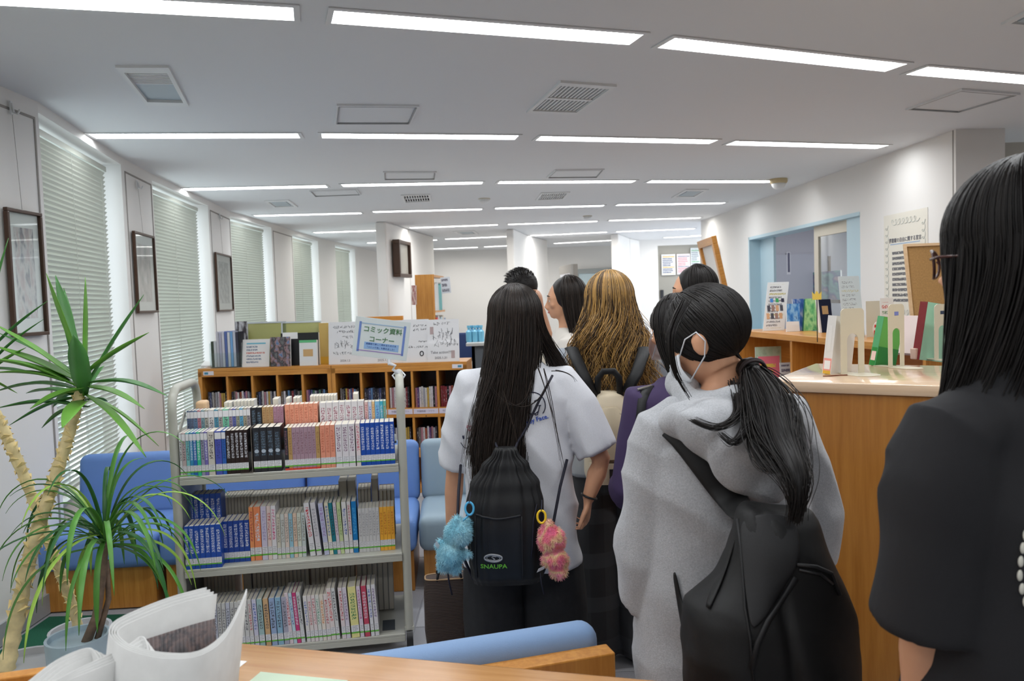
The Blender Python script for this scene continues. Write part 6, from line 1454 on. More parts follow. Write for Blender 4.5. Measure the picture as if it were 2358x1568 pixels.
SKIN = mat('skin', S(216, 162, 128), .5, bump=.05, bscale=400, var=.05, vscale=12, spec=.35)
SKIN_D = mat('skin_tan', S(196, 146, 116), .5, bump=.05, bscale=400, var=.05, vscale=12, spec=.35)
M_EYE = mat('eye_white', S(226, 222, 218), .2); M_IRIS = mat('eye_iris', S(34, 24, 20), .15); M_LIP = mat('lips', S(190, 112, 106), .45)
def body(root, H, arms, headT=None, skin=SKIN, voxel=.006, curl=40, legs=True, slim=1.0, eyes=True, ear=0.0, handargs={}):
    """one continuous skin figure, facing +Y; arms: {'L': (shoulder, elbow, wrist, hand dir, palm normal), ...}"""
    s = H/1.6; m = MB()
    def P(x, y, z): return Vector((x*s*slim, y*s, z*s))
    m.loft([(0, 0, .74*s, .12*s, .10*s), (0, -.01*s, .83*s, .165*s*slim, .115*s), (0, .0, .96*s, .122*s*slim, .09*s), (0, 0, 1.08*s, .136*s*slim, .098*s), (0, -.005*s, 1.20*s, .155*s*slim, .10*s), (0, -.01*s, 1.26*s, .135*s*slim, .078*s), (0, -.012*s, 1.31*s, .075*s*slim, .058*s), (0, -.01*s, 1.35*s, .055*s, .052*s)])
    m.tube([P(0, -.012, 1.32), P(0, -.004, 1.38), P(0, .004, 1.45)], [.054*s, .047*s, .047*s], 16)
    T = headT or Matrix()
    hd = MB()
    hd.ell((0, -.002, 1.512), (.0745, .092, .089)); hd.ell((0, .03, 1.455), (.056, .060, .070)); hd.ell((0, .066, 1.412), (.024, .022, .02)); hd.ell((0, .062, 1.50), (.058, .035, .05))
    hd.tube([(0, .093, 1.492), (0, .103, 1.470), (0, .112, 1.455)], [.006, .0085, .0115], 8); hd.ell((.008, .100, 1.452), (.009, .010, .007)); hd.ell((-.008, .100, 1.452), (.009, .010, .007))
    hd.ell((0, .087, 1.434), (.021, .010, .0055)); hd.ell((0, .085, 1.425), (.018, .010, .006))
    for sx in (-1, 1):
        hd.ell((sx*(.0765+ear), -.006, 1.474), (.009+ear*.25, .019+ear*.1, .031)); hd.ell((sx*(.081+ear), -.012, 1.480), (.006+ear*.2, .014+ear*.1, .022)); hd.ell((sx*.036, .070, 1.468), (.024, .018, .016)); hd.ell((sx*.03, .085, 1.512), (.022, .008, .006))
    hd.tube([(0, -.004, 1.40), (0, 0, 1.48)], [.047, .05], 14)
    k = len(m.v); m.v += [tuple(T @ (Vector(v)*s)) for v in hd.v]; m.f += [tuple(i+k for i in f) for f in hd.f]; m.m += hd.m
    for key, (sh, el, wr, hdr, pn) in arms.items():
        sx = -1 if key == 'L' else 1
        m.tube([Vector((sx*.09*s, -.005, 1.245*s)), sh+Vector((-sx*.012, 0, -.018)), sh.lerp(el, .5), el, el.lerp(wr, .35), wr.lerp(el, .08), wr], [.040*s, .042*s, .038*s, .034*s, .035*s, .024*s, .022*s], 14)
        hand(m, wr, hdr, pn, handargs.get(key, sx), curl, .5, s)
    if legs:
        for sx in (-1, 1):
            m.tube([P(sx*.085, 0, .80), P(sx*.09, .0, .62), P(sx*.092, .01, .45), P(sx*.092, -.01, .30), P(sx*.092, -.01, .09)], [.088*s, .075*s, .053*s, .050*s, .034*s], 16)
            m.ell(P(sx*.095, .05, .035), (.04*s, .11*s, .03*s))
    me = remesh(m, voxel, 3, None, 'body'); me.materials.append(skin)
    o = link('body', me, root)
    if eyes:
        for sx in (-1, 1):
            e = MB(); e.ell(T @ (Vector((sx*.031, .079, 1.492))*s), (.0115*s,)*3, 0, 12, 8); e.ell(T @ (Vector((sx*.031, .0865, 1.492))*s), (.0056*s, .005*s, .0056*s), 1, 10, 6); e.build('eye', [M_EYE, M_IRIS], root, smooth='all')
            b = MB(); b.tube([T @ (Vector((sx*.016, .092, 1.517))*s), T @ (Vector((sx*.032, .093, 1.521))*s), T @ (Vector((sx*.048, .082, 1.514))*s)], [.0022*s, .003*s, .0015*s], 6); b.build('eyebrow', M_HAIRK, root)
        l = MB(); l.ell(T @ (Vector((0, .0915, 1.430))*s), (.018*s, .008*s, .0065*s), 0, 14, 8); l.build('mouth', M_LIP, root, smooth='all')
    return o
def hairmat(name, c1, c2, rough=.38, spec=.5):
    if name in MATS: return MATS[name]
    m = bpy.data.materials.new(name); MATS[name] = m; m.use_nodes = True; nt = m.node_tree; b = nt.nodes['Principled BSDF']
    g = nt.nodes.new('ShaderNodeNewGeometry'); r = nt.nodes.new('ShaderNodeValToRGB'); r.color_ramp.elements[0].color = c1; r.color_ramp.elements[1].color = c2
    nt.links.new(g.outputs['Random Per Island'], r.inputs['Fac']); nt.links.new(r.outputs['Color'], b.inputs['Base Color'])
    b.inputs['Roughness'].default_value = rough; b.inputs['Specular IOR Level'].default_value = spec; return m
M_HAIRK = hairmat('hair_black', (0.007, 0.006, 0.006, 1), (0.022, 0.018, 0.016, 1), .48, .3)
M_HAIRB = hairmat('hair_dark_brown', (0.009, 0.007, 0.006, 1), (0.040, 0.028, 0.022, 1), .44, .35)
M_HAIRG = hairmat('hair_golden', S(60, 42, 26), S(204, 160, 92), .42)
M_HAIRG.node_tree.nodes['Color Ramp'].color_ramp.elements[0].position = .2; M_HAIRG.node_tree.nodes['Color Ramp'].color_ramp.elements[1].position = .85
def strand_mesh(paths, r0, r1, name='hair', ns=3):
    """paths (N,K,3) -> tapered tubes joined into one mesh"""
    P_ = np.asarray(paths, float); N, K, _ = P_.shape
    t = np.gradient(P_, axis=1); t /= np.linalg.norm(t, axis=2, keepdims=True)+1e-9
    ref = np.zeros_like(t); ref[..., 0] = .577; ref[..., 1] = .577; ref[..., 2] = .577
    a = np.cross(t, ref); a /= np.linalg.norm(a, axis=2, keepdims=True)+1e-9; b = np.cross(t, a)
    rad = np.linspace(r0, r1, K)[None, :, None]
    ring = [P_+rad*(a*math.cos(2*PI*j/ns)+b*math.sin(2*PI*j/ns)) for j in range(ns)]
    vs = np.stack(ring, axis=2).reshape(-1, 3)
    base = (np.arange(N)*K*ns)[:, None, None]; kk = (np.arange(K-1)*ns)[None, :, None]; jj = np.arange(ns)[None, None, :]; j2 = (jj+1) % ns
    f = np.stack([base+kk+jj, base+kk+j2, base+kk+ns+j2, base+kk+ns+jj], axis=-1).reshape(-1, 4)
    me = bpy.data.meshes.new(name); me.vertices.add(len(vs)); me.vertices.foreach_set('co', vs.ravel())
    me.loops.add(f.size); me.loops.foreach_set('vertex_index', f.ravel().astype(np.int32)); me.polygons.add(len(f)); me.polygons.foreach_set('loop_start', np.arange(0, f.size, 4, dtype=np.int32))
    me.polygons.foreach_set('use_smooth', np.ones(len(f), bool)); me.update(calc_edges=True); me.validate(); return me
def join_mesh(a, b, name):
    bm = bmesh.new(); bm.from_mesh(a); bm.from_mesh(b); me = bpy.data.meshes.new(name); bm.to_mesh(me); bm.free(); me.polygons.foreach_set('use_smooth', [True]*len(me.polygons)); return me
def tpts(T, s, pts): return [tuple(T @ (Vector(p)*s)) for p in pts]
def cap(mb, T, s, c=(0, -.012, 1.517), r=(.086, .100, .098), plane=None, nu=28, nv=18):
    """scalp shell; plane (a, b): nothing lower than z = a + b*y (ears and nape left free)"""
    e = MB(); e.ell(c, r, 0, nu, nv)
    if plane: e.v = [(x, y, max(z, plane[0]+plane[1]*y)) for x, y, z in e.v]
    k = len(mb.v); mb.v += tpts(T, s, e.v); mb.f += [tuple(i+k for i in f) for f in e.f]; mb.m += e.m
def smooth01(t): return t*t*(3-2*t)
def long_hair(T, s, n, ends, rs, c=(0, -.012, 1.517), r=(.092, .106, .103), az=(-140, 140), K=24, part=0.0, clump=9, wave=0.0, spread=.03, fall=None):
    """strands over the scalp, then hanging: ends(phi, rnd) -> (x, y, z) tip in body space"""
    out = []; cl = [rs.uniform(-1, 1, 3) for _ in range(400)]
    for i in range(n):
        phi = R(az[0]+(az[1]-az[0])*(i+rs.rand())/n)           # 0 = straight back
        th0 = R(rs.uniform(2, 40)); th1 = R(rs.uniform(86, 104)); lay = rs.uniform(.94, 1.03); kh = 9; pts = []
        for k in range(kh):
            th = th0+(th1-th0)*k/(kh-1)
            x = r[0]*lay*math.sin(th)*math.sin(phi); y = -r[1]*lay*math.sin(th)*math.cos(phi); z = r[2]*lay*math.cos(th)
            pts.append(np.array(T @ (Vector((c[0]+x, c[1]+y, c[2]+z))*s)))
        e = np.array(ends(phi, rs)); q = cl[int((phi+PI)/(2*PI)*clump*9) % 400]; e = e+q*np.array([spread, spread*.3, 0])+rs.uniform(-1, 1, 3)*np.array([.010, .008, .02])
        p0 = pts[-1]; d0 = (pts[-1]-pts[-2]); L_ = np.linalg.norm(e-p0)
        mid1 = p0+d0/np.linalg.norm(d0)*L_*.30; mid2 = e+np.array([0, 0, L_*.35]); mid2[:2] = mid2[:2]*.8+p0[:2]*.2 if fall is None else fall(mid2, p0)
        w0 = rs.uniform(0, 6.28)*.25+q[0]*3
        for k in range(1, K-kh+1):
            t = k/(K-kh); a = (1-t)**3*p0+3*(1-t)**2*t*mid1+3*(1-t)*t*t*mid2+t**3*e
            if wave: a = a+wave*smooth01(min(1, t*1.6))*np.array([math.sin(t*11+w0), math.cos(t*9+w0)*.8, 0])
            pts.append(a)
        out.append(pts)
    return np.array(out)
def limb_local(root_loc, rz):
    Rm = Matrix.Rotation(-rz, 3, 'Z')
    def f(px, py, y):
        p = ony(px, py, y); return Rm @ (p-Vector(root_loc))
    return f
# ------------------------------------------------------------------ girl in the pale tee with the drawstring bag
rs = np.random.RandomState(3)
M_TEE = mat('tee_grey_white', S(214, 216, 222), .85, bump=.25, bscale=700, var=.05, vscale=350)
M_TROUSER = mat('trouser_charcoal', S(34, 35, 38), .85, bump=.3, bscale=500, var=.2, vscale=18)
M_NYLON = mat('nylon_black', S(19, 20, 22), .55, bump=.15, bscale=600)
M_CORD = mat('cord_navy', S(30, 30, 44), .7)
TL_ = (0.012, 2.76, 0); tee = empty('person', TL_, 0, 'person with long dark hair in pale grey tee, seen from behind beside the cart', 'person')
loc = limb_local(TL_, 0); H = 1.55; s = H/1.6
shL, shR = V3(-.165*s, -.005, 1.268*s), V3(.165*s, -.005, 1.268*s)
elL = loc(1048, 1085, 2.80); wrL = loc(1040, 1215, 2.86); elR = loc(1385, 1058, 2.70); wrR = loc(1354, 1150, 2.70)
hT = Matrix.Translation((0, 0, 1.40*s)) @ Matrix.Rotation(R(8), 4, 'Z') @ Matrix.Translation((0, 0, -1.40*s))
body(tee, H, {'L': (shL, elL, wrL, (0, .1, -1), (1, .2, 0)), 'R': (shR, elR, wrR, (-.06, .25, -1), (-1, .25, 0))}, hT, SKIN, .0055, 46, handargs={'L': -1, 'R': -1})
# tee shirt
m = MB(); m.loft([(0.0, 0, .585*s+.02, .210, .148, 2.4), (.0, 0, .75*s, .198, .148, 2.4), (0, -.003, .95*s, .186, .140, 2.4), (0, -.005, 1.10*s, .192, .136, 2.4), (0, -.01, 1.21*s, .205, .118, 2.4), (0, -.012, 1.262*s, .172, .102), (0, -.012, 1.305*s, .120, .088), (0, -.012, 1.35*s, .074, .070)], 40)
for sh, el, t_, r1 in ((shL, elL, .93, .066), (shR, elR, .90, .078)):
    e = sh.lerp(el, t_); sg_ = -1 if sh.x < 0 else 1
    m.tube([V3(sg_*.07, -.01, 1.262*s), sh+V3(-sg_*.01, 0, -.012), sh.lerp(el, .35), e], [.060, .072, .078, r1], 20, flat=.92)
me = remesh(m, .007, 6, folds(.011, 7, 6.0, 3.1, 5.0), 'tee_shirt'); me.materials.append(M_TEE); shirt = link('tee_shirt', me, tee)
# trousers
m = MB(); m.loft([(0, 0, .93*s, .150, .115), (0, -.005, .83*s, .182, .132), (0, 0, .72*s, .186, .13)][::-1], 28)
for sx in (-1, 1): m.tube([V3(sx*.088, 0, .80*s), V3(sx*.102, 0, .60*s), V3(sx*.108, .01, .40*s), V3(sx*.108, 0, .06)], [.104, .112, .112, .112], 20)
me = remesh(m, .009, 5, folds(.010, 7, 3.2, 9.0, 2.0), 'trousers'); me.materials.append(M_TROUSER); link('trousers', me, tee)
for sx in (-1, 1): q = MB(); q.ell((sx*.1, .05, .045), (.048, .135, .042)); q.box(sx*.1-.046, sx*.1+.046, -.075, .18, 0, .022); link('shoe', (lambda me: (me.materials.append(M_BLACK), me)[1])(remesh(q, .008, 3, None, 'shoe')), tee)
b = MB(); d_ = (wrR-elR).normalized(); c_ = wrR-d_*.012; a1 = d_.orthogonal().normalized(); a2 = d_.cross(a1); b.tube([c_+(a1*math.cos(k*PI/10)+a2*math.sin(k*PI/10))*.0265 for k in range(21)], .004, 6, cap=False); b.build('bracelet', M_BLACK, tee, smooth='all')
# hair: scalp, curtain and strands
m = MB(); cap(m, hT, s, r=(.090, .104, .101)); m.loft([(-.0, -.050, 1.50*s, .086, .050), (-.004, -.062, 1.40*s, .085, .045), (-.012, -.085, 1.30*s, .080, .030), (-.02, -.105, 1.22*s, .06, .012)][::-1], 24)
base = remesh(m, .007, 4, folds(.003, 40, 2, 1.0), 'hairbase')
def ends(phi, rs):
    f = math.sin(phi)
    if f > .60 and rs.rand() < .9: return (.15+.06*rs.rand(), .02+.05*rs.rand(), (1.20+.04*rs.rand())*s)     # swept over the right shoulder
    u_ = rs.rand(); x = min(-.014+.010*rs.rand(), -.055+f*.085+.010*rs.randn())
    z = 1.00-.10*rs.rand() if u_ < .55 else .93-.22*rs.rand()
    if abs(x+.035) > .075: z += .03
    if f < -.3 and rs.rand() < .14: x = -.150+.012*rs.randn(); z = 1.06-.06*rs.rand()
    return (x, -.165-.012*rs.rand(), z*s)
paths = long_hair(hT, s, 2300, ends, rs, r=(.097, .110, .106), az=(-128, 128), clump=26, spread=.018)
wisps = []
for (pts) in (((1250, 850), (1275, 930), (1288, 1010), (1300, 1075)), ((1245, 850), (1270, 920), (1285, 1000), (1292, 1060)), ((1230, 880), (1215, 940), (1175, 960), (1130, 890)), ((1260, 880), (1230, 950), (1180, 955), (1150, 900)), ((1275, 855), (1300, 850), (1325, 862), (1330, 880)), ((1165, 900), (1178, 960), (1190, 1010), (1195, 1035))):
    for j in range(2):
        P4 = [np.array(loc(x+rs.uniform(-7, 7), y+rs.uniform(-4, 4), 2.58)) for x, y in pts]; t = np.linspace(0, 1, 24)[:, None]
        wisps.append((1-t)**3*P4[0]+3*(1-t)**2*t*P4[1]*1+3*(1-t)*t*t*P4[2]+t**3*P4[3])
paths = np.concatenate([paths, np.array(wisps)])
me = join_mesh(base, strand_mesh(paths, .0017, .0006), 'hair'); me.materials.append(M_HAIRB); link('hair', me, tee)
# prints on the back of the shirt: laid on the cloth by casting along +Y
shirt_bvh = None
from mathutils.bvhtree import BVHTree
def drape(parent, cloth_me, pts3, rad, mname, m_, name='shirt_print', off=.0015, ns=5):
    bv = BVHTree.FromPolygons([v.co for v in cloth_me.vertices], [p.vertices[:] for p in cloth_me.polygons])
    mb = MB()
    for line in pts3:
        q = []
        for p in line:
            h, n_, *_ = bv.ray_cast(Vector((p[0], -2.0, p[2])), Vector((0, 1, 0)))
            if h: q.append(h+n_*off)
        if len(q) > 1: mb.tube(q, rad, ns)
    return mb.build(name, m_, parent)
def pxl(pts, y=2.62): return [loc(px, py, y) for px, py in pts]
cx, cy, rr_ = 1225, 935, 31
arc = [(cx+rr_*math.cos(a), cy+rr_*.98*math.sin(a)) for a in np.linspace(R(-215), R(35), 34)]
mouth = [(1205, 942), (1212, 950), (1222, 954), (1232, 954), (1240, 948), (1243, 936)]; tongue = [(1231, 953), (1233, 957), (1238, 956), (1241, 945)]; tick1 = [(1203, 944), (1208, 941)]; tick2 = [(1240, 935), (1246, 934)]
eye = [(1216+3*math.cos(a), 931+3*math.sin(a)) for a in np.linspace(0, 6, 9)]; wink = [(1230, 925), (1236, 922), (1240, 925)]
M_PNAVY = mat('print_navy', S(30, 32, 60), .7); M_PBLUE = mat('print_blue', S(40, 84, 190), .7); M_PPINK = mat('print_pink', S(206, 96, 120), .7); M_PBLK = mat('print_black', S(36, 36, 46), .7)
drape(tee, shirt.data, [pxl(l) for l in (arc, mouth, tongue, tick1, tick2, eye, wink)], .0016, 'n', M_PNAVY)
def heart(x, y, r): return [(x+r*.9*math.sin(t)**3, y-r*(.8*math.cos(t)-.33*math.cos(2*t)-.13*math.cos(3*t)-.06*math.cos(4*t))) for t in np.linspace(0, 6.28, 22)]
drape(tee, shirt.data, [pxl(heart(1080, 990, 7)), pxl(heart(1090, 1005, 5))], .0011, 'h', M_PPINK)
drape(tee, shirt.data, [pxl([(1063, 1013), (1064, 1020)])], .003, 'e', M_PNAVY)
drape(tee, shirt.data, [pxl([(1073, 1018), (1076, 1015), (1079, 1018)]), pxl([(1057, 1030), (1064, 1041), (1072, 1042), (1078, 1035), (1080, 1028)])], .0011, 'f', M_PNAVY)
def drape_text(parent, cloth, txt, size, m_, c, rot, name='print_lettering'):
    me = text_mesh(name, txt, size, m_, extrude=.0004, bold=.0003)
    bv = BVHTree.FromPolygons([v.co for v in cloth.vertices], [p.vertices[:] for p in cloth.polygons]); ca, sa = math.cos(rot), math.sin(rot)
    for v in me.vertices:
        x, z = v.co.x*ca-v.co.y*sa, v.co.x*sa+v.co.y*ca; h, n_, *_ = bv.ray_cast(Vector((c.x+x, -2, c.z+z)), Vector((0, 1, 0)))
        v.co = (h+Vector((0, -.0015-v.co.z, 0))) if h else Vector((c.x+x, c.y, c.z+z))
    return link(name, me, parent)
drape_text(tee, shirt.data, 'Smiley Face.', .021, M_PBLUE, loc(1229, 969, 2.62), R(14)); drape_text(tee, shirt.data, 'demand', .017, M_PBLK, loc(1102, 1038, 2.62), R(-14)); drape_text(tee, shirt.data, "don't ask", .017, M_PBLK, loc(1097, 1050, 2.62), R(-10))
# ---- drawstring backpack
bagc = loc(1162, 1180, 2.52); bag = empty('drawstring_bag', Vector(TL_)+V3(bagc.x, bagc.y, 0), 0, 'black drawstring sack worn on the back of the person in the pale tee', 'bag')
def bl(px, py, y=2.52): p = loc(px, py, y); return V3(p.x-bagc.x, p.y-bagc.y, p.z)
zt, zb = bl(1165, 1030).z, bl(1165, 1338).z
prof = [(0, 1164, 22, .022), (.04, 1164, 27, .03), (.14, 1163, 52, .045), (.28, 1162, 78, .06), (.42, 1162, 88, .07), (.6, 1163, 90, .075), (.8, 1166, 88, .075), (.93, 1168, 84, .065), (1.0, 1168, 76, .045)]
n = 120; vs = []; secs = []
for i in range(49):
    t = i/48; k = max(j for j in range(len(prof)) if prof[j][0] <= t+1e-9); k = min(k, len(prof)-2); a, b2 = prof[k], prof[k+1]; u_ = smooth01((t-a[0])/(b2[0]-a[0]))
    cxp, hw, dep = [a[j]+(b2[j]-a[j])*u_ for j in (1, 2, 3)]; hw *= 2.52/F_PX; z = zt+(zb-zt)*t; xc = bl(cxp, 1030+308*t).x; pl_ = (.16*math.exp(-t*4.0)+.010)
    for j in range(n):
        an = 2*PI*j/n; w_ = 1+pl_*math.sin(an*19+math.sin(an*3)*1.5+t*1.2)*(1 if t > .02 else .6)
        p = 3.0; c_, s_ = math.cos(an), math.sin(an)
        vs.append((xc+hw*math.copysign(abs(c_)**(2/p), c_)*w_, dep*math.copysign(abs(s_)**(2/p), s_)*w_+.01*math.sin(t*9)*.3, z))
m = MB(); K_ = 49; m.add(vs, [(i*n+j, (i+1)*n+j, (i+1)*n+(j+1) % n, i*n+(j+1) % n) for i in range(K_-1) for j in range(n)]+[tuple(range(n)), tuple((K_-1)*n+j for j in range(n))[::-1]])
sack = m.build('sack', M_NYLON, bag, smooth='all')
sm_bv = BVHTree.FromPolygons([v.co for v in sack.data.vertices], [p.vertices[:] for p in sack.data.polygons])
def onbag(px, py, off=.002):
    p = bl(px, py); h, n_, *_ = sm_bv.ray_cast(Vector((p.x, -1, p.z)), Vector((0, 1, 0))); return (h+n_*off) if h else V3(p.x, -.07, p.z)
z_ = MB(); z_.tube([onbag(x, 1172+8*math.sin((x-1098)/100*PI)) for x in range(1098, 1200, 5)], .0035, 6); z_.build('pocket_seam', mat('nylon_edge', S(34, 35, 38), .6), bag, smooth='all')
z_ = MB()
for x0 in (1097, 1200): z_.tube([onbag(x0+(y-1175)*.02, y) for y in range(1175, 1320, 12)], .0018, 5)
z_.build('pocket_edge', mat('nylon_edge', S(34, 35, 38), .6), bag, smooth='all')
M_LG = mat('logo_silver', S(150, 152, 156), .45); M_LGG = mat('logo_green', S(110, 190, 60), .5)
m = MB()
el_ = [(1137+19.5*math.cos(a), 1268+8*math.sin(a)) for a in np.linspace(0, 2*PI, 33)]; m.tube([onbag(*p) for p in el_], .0030, 6)
el2 = [(1137+15*math.cos(a), 1268+5.5*math.sin(a)) for a in np.linspace(0, 2*PI, 25)]; m.tube([onbag(*p) for p in el2], .0014, 5)
m.tube([onbag(*p) for p in ((1144, 1264), (1138, 1263), (1134, 1266), (1139, 1269), (1141, 1271), (1136, 1274), (1130, 1273))], .0024, 6); m.build('emblem', M_LG, bag, smooth='all')
me = text_mesh('logo_lettering', 'SNAUPA', .0200, M_LGG, extrude=.0006, bold=.0004); c_ = bl(1138, 1288)
for v in me.vertices:
    h, n_, *_ = sm_bv.ray_cast(Vector((c_.x+v.co.x*1.12, -1, c_.z+v.co.y)), Vector((0, 1, 0))); v.co = (h+Vector((0, -.0015-v.co.z, 0))) if h else v.co
link('logo_lettering', me, bag)
def cord(pts, r_=.0042, nm='cord'): m = MB(); m.tube(pts, r_, 8); m.build(nm, M_CORD, bag, smooth='all')
sbv = BVHTree.FromPolygons([v.co for v in shirt.data.vertices], [p.vertices[:] for p in shirt.data.polygons])
def onshirt(px, py, off=.006):
    p = loc(px, py, 2.62); h, n_, *_ = sbv.ray_cast(Vector((p.x, -2, p.z)), Vector((0, 1, 0))); h = (h+n_*off) if h else p; return V3(h.x-bagc.x, h.y-bagc.y, h.z)
cord([bl(1186, 1034)]+[onshirt(1186+(1266-1186)*t, 1030-(1030-876)*t, .022) for t in (.12, .3, .5, .7, .88, 1.0)])
cord([bl(1146, 1034)]+[onshirt(1146-(1146-1100)*t, 1030-(1030-915)*t, .007) for t in (.12, .35, .6, .85, 1.0)])
cord([onshirt(1302, 1062, .012), bl(1290, 1120, 2.6), bl(1275, 1200, 2.54), bl(1262, 1290, 2.51), bl(1243, 1336)], .005); cord([onshirt(1056, 1082, .012), bl(1056, 1130, 2.6), bl(1054, 1190, 2.55), bl(1070, 1290, 2.51), bl(1090, 1334)], .005)
cord([bl(1236, 1160, 2.47), bl(1228, 1200, 2.45), bl(1226, 1260, 2.45), bl(1223, 1285, 2.45)], .0022, 'hanging_cord'); cord([bl(1244, 1320, 2.46), bl(1247, 1345, 2.46), bl(1253, 1368, 2.46)], .0022, 'hanging_cord'); cord([bl(1030, 1310, 2.48), bl(1034, 1340, 2.48), bl(1041, 1370, 2.48)], .003, 'hanging_cord')
# ---- two fluffy plush charms
def plush(px, parts, fur, label, ringpx, ringmat, tagpx, seed, dist=2.42, link_to=None):
    r_ = np.random.RandomState(seed); base = ony(*px, dist); root = empty('plush_charm', base, 0, label, 'plush charm', None)
    def L_(x, y, dy=0): return ony(x, y, dist+dy)-base
    m = MB(); k = dist/F_PX
    for x, y, rx, ry, dy in parts: m.ell(L_(x, y, dy), (rx*k, min(rx, ry)*k*.85, ry*k))
    me = remesh(m, .0045, 3, folds(.003, 60, 60, seed), 'plush_body'); 
    co = np.array([v.co[:] for v in me.vertices]); no = np.array([v.normal[:] for v in me.vertices]); idx = r_.randint(0, len(co), 5200)
    p0 = co[idx]; nn_ = no[idx]+r_.uniform(-.6, .6, (len(idx), 3)); nn_ /= np.linalg.norm(nn_, axis=1, keepdims=True); ln = r_.uniform(.006, .012, (len(idx), 1))
    P_ = np.stack([p0, p0+nn_*ln*.5, p0+nn_*ln+np.array([0, 0, -.002])], 1)
    bodyo = link('plush_body', me, root); me.materials.append(fur); f_ = link('fur', strand_mesh(P_, .0008, .0002, 'fur'), root); f_.data.materials.append(fur); f_['kind'] = 'stuff'
    rg = MB(); c = L_(*ringpx); rg.tube([c+V3(.013*math.cos(a), .003*math.sin(a), .019*math.sin(a)) for a in np.linspace(0, 2*PI, 25)], .0036, 8, cap=False)
    rg.tube([c-V3(0, 0, .018), L_(parts[0][0], parts[0][1]-parts[0][3]*.6)], .0028, 6); rg.build('ring', ringmat, root, smooth='all')
    t_ = MB(); a = L_(*tagpx[0], -.015); b_ = L_(*tagpx[1], -.03); w_ = V3(.003, 0, .006); t_.add([a-w_, b_-w_, b_+w_, a+w_, a-w_+V3(0, .001, 0), b_-w_+V3(0, .001, 0), b_+w_+V3(0, .001, 0), a+w_+V3(0, .001, 0)], [(0,1,2,3),(7,6,5,4),(0,4,5,1),(1,5,6,2),(2,6,7,3),(3,7,4,0)]); t_.build('tag', M_PAPER, root)
    cdm = MB(); cdm.tube([c+V3(0, 0, .019), c+V3(.004, .03, .045)], .002, 6); cdm.build('loop', M_CORD, root)
    return root
def furmat(name, cols, scale=16):
    m = bpy.data.materials.new(name); m.use_nodes = True; nt = m.node_tree; b = nt.nodes['Principled BSDF']; tc = nt.nodes.new('ShaderNodeTexCoord'); n_ = nt.nodes.new('ShaderNodeTexNoise'); n_.inputs['Scale'].default_value = scale; n_.inputs['Detail'].default_value = 1
    r = nt.nodes.new('ShaderNodeValToRGB'); el = r.color_ramp.elements
    while len(el) < len(cols): el.new(.5)
    for i, c in enumerate(cols): el[i].position = .3+.4*i/(len(cols)-1); el[i].color = c
    nt.links.new(tc.outputs['Object'], n_.inputs['Vector']); nt.links.new(n_.outputs['Fac'], r.inputs['Fac']); nt.links.new(r.outputs['Color'], b.inputs['Base Color']); b.inputs['Roughness'].default_value = .9; b.inputs['Sheen Weight'].default_value = .4; return m
plush((1045, 1250), [(1055, 1228, 29, 30, 0), (1052, 1200, 9, 14, 0), (1074, 1206, 8, 14, .02), (1036, 1278, 27, 30, -.01), (1017, 1255, 12, 14, 0), (1072, 1276, 13, 9, 0), (1022, 1302, 14, 14, 0), (1048, 1306, 14, 14, -.01)], furmat('fur_blue', [S(118, 186, 206), S(150, 208, 224), S(176, 222, 232)]), 'fluffy pale blue plush charm hanging at the left of the black sack', (1081, 1171), mat('ring_blue', S(80, 170, 214), .3), ((1012, 1262), (1003, 1250)), 4)
plush((1272, 1265), [(1270, 1244, 29, 30, 0), (1263, 1214, 10, 16, 0), (1252, 1232, 10, 20, 0), (1278, 1285, 24, 24, -.01), (1256, 1290, 9, 12, 0), (1286, 1312, 19, 18, -.01), (1298, 1290, 10, 14, 0)], furmat('fur_pink', [S(240, 120, 160), S(244, 140, 150), S(240, 214, 160), S(248, 150, 176), S(240, 128, 120)], 22), 'fluffy pink and yellow plush charm hanging at the right of the black sack', (1247, 1190), mat('ring_yellow', S(232, 192, 40), .3), ((1255, 1306), (1238, 1314)), 9)
# ---- brown woven tote in the left hand
tc0 = loc(1037, 1405, 2.85); tote = empty('tote_bag', Vector(TL_)+V3(tc0.x, tc0.y, 0), R(6), 'dark brown woven tote bag hanging from the left hand of the person in pale tee', 'bag')
k = 2.85/F_PX; z0 = loc(1037, 1489, 2.85).z; z1 = loc(1037, 1326, 2.85).z
m = MB(); m.loft([(0, 0, z0, 50*k, .05, 3.5), (0, 0, z0+.012, 57*k, .062, 3.5), (0, 0, z0+.08, 61*k, .066, 4), (0, 0, z1-.05, 60*k, .05, 4), (0, 0, z1, 56*k, .035, 4)], 40)
M_TOTE = bpy.data.materials.new('tote_weave'); M_TOTE.use_nodes = True; nt = M_TOTE.node_tree; b = nt.nodes['Principled BSDF']; tcn = nt.nodes.new('ShaderNodeTexCoord'); wv = nt.nodes.new('ShaderNodeTexWave'); wv.bands_direction = 'Z'; wv.inputs['Scale'].default_value = 60; wv.inputs['Distortion'].default_value = .6; rp = nt.nodes.new('ShaderNodeValToRGB'); rp.color_ramp.elements[0].color = S(34, 24, 20); rp.color_ramp.elements[1].color = S(66, 50, 42)
nt.links.new(tcn.outputs['Object'], wv.inputs['Vector']); nt.links.new(wv.outputs['Fac'], rp.inputs['Fac']); nt.links.new(rp.outputs['Color'], b.inputs['Base Color']); bp = nt.nodes.new('ShaderNodeBump'); bp.inputs['Strength'].default_value = .5; bp.inputs['Distance'].default_value = .002; nt.links.new(wv.outputs['Fac'], bp.inputs['Height']); nt.links.new(bp.outputs['Normal'], b.inputs['Normal']); b.inputs['Roughness'].default_value = .7
m.build('tote_body', M_TOTE, tote, smooth=True)
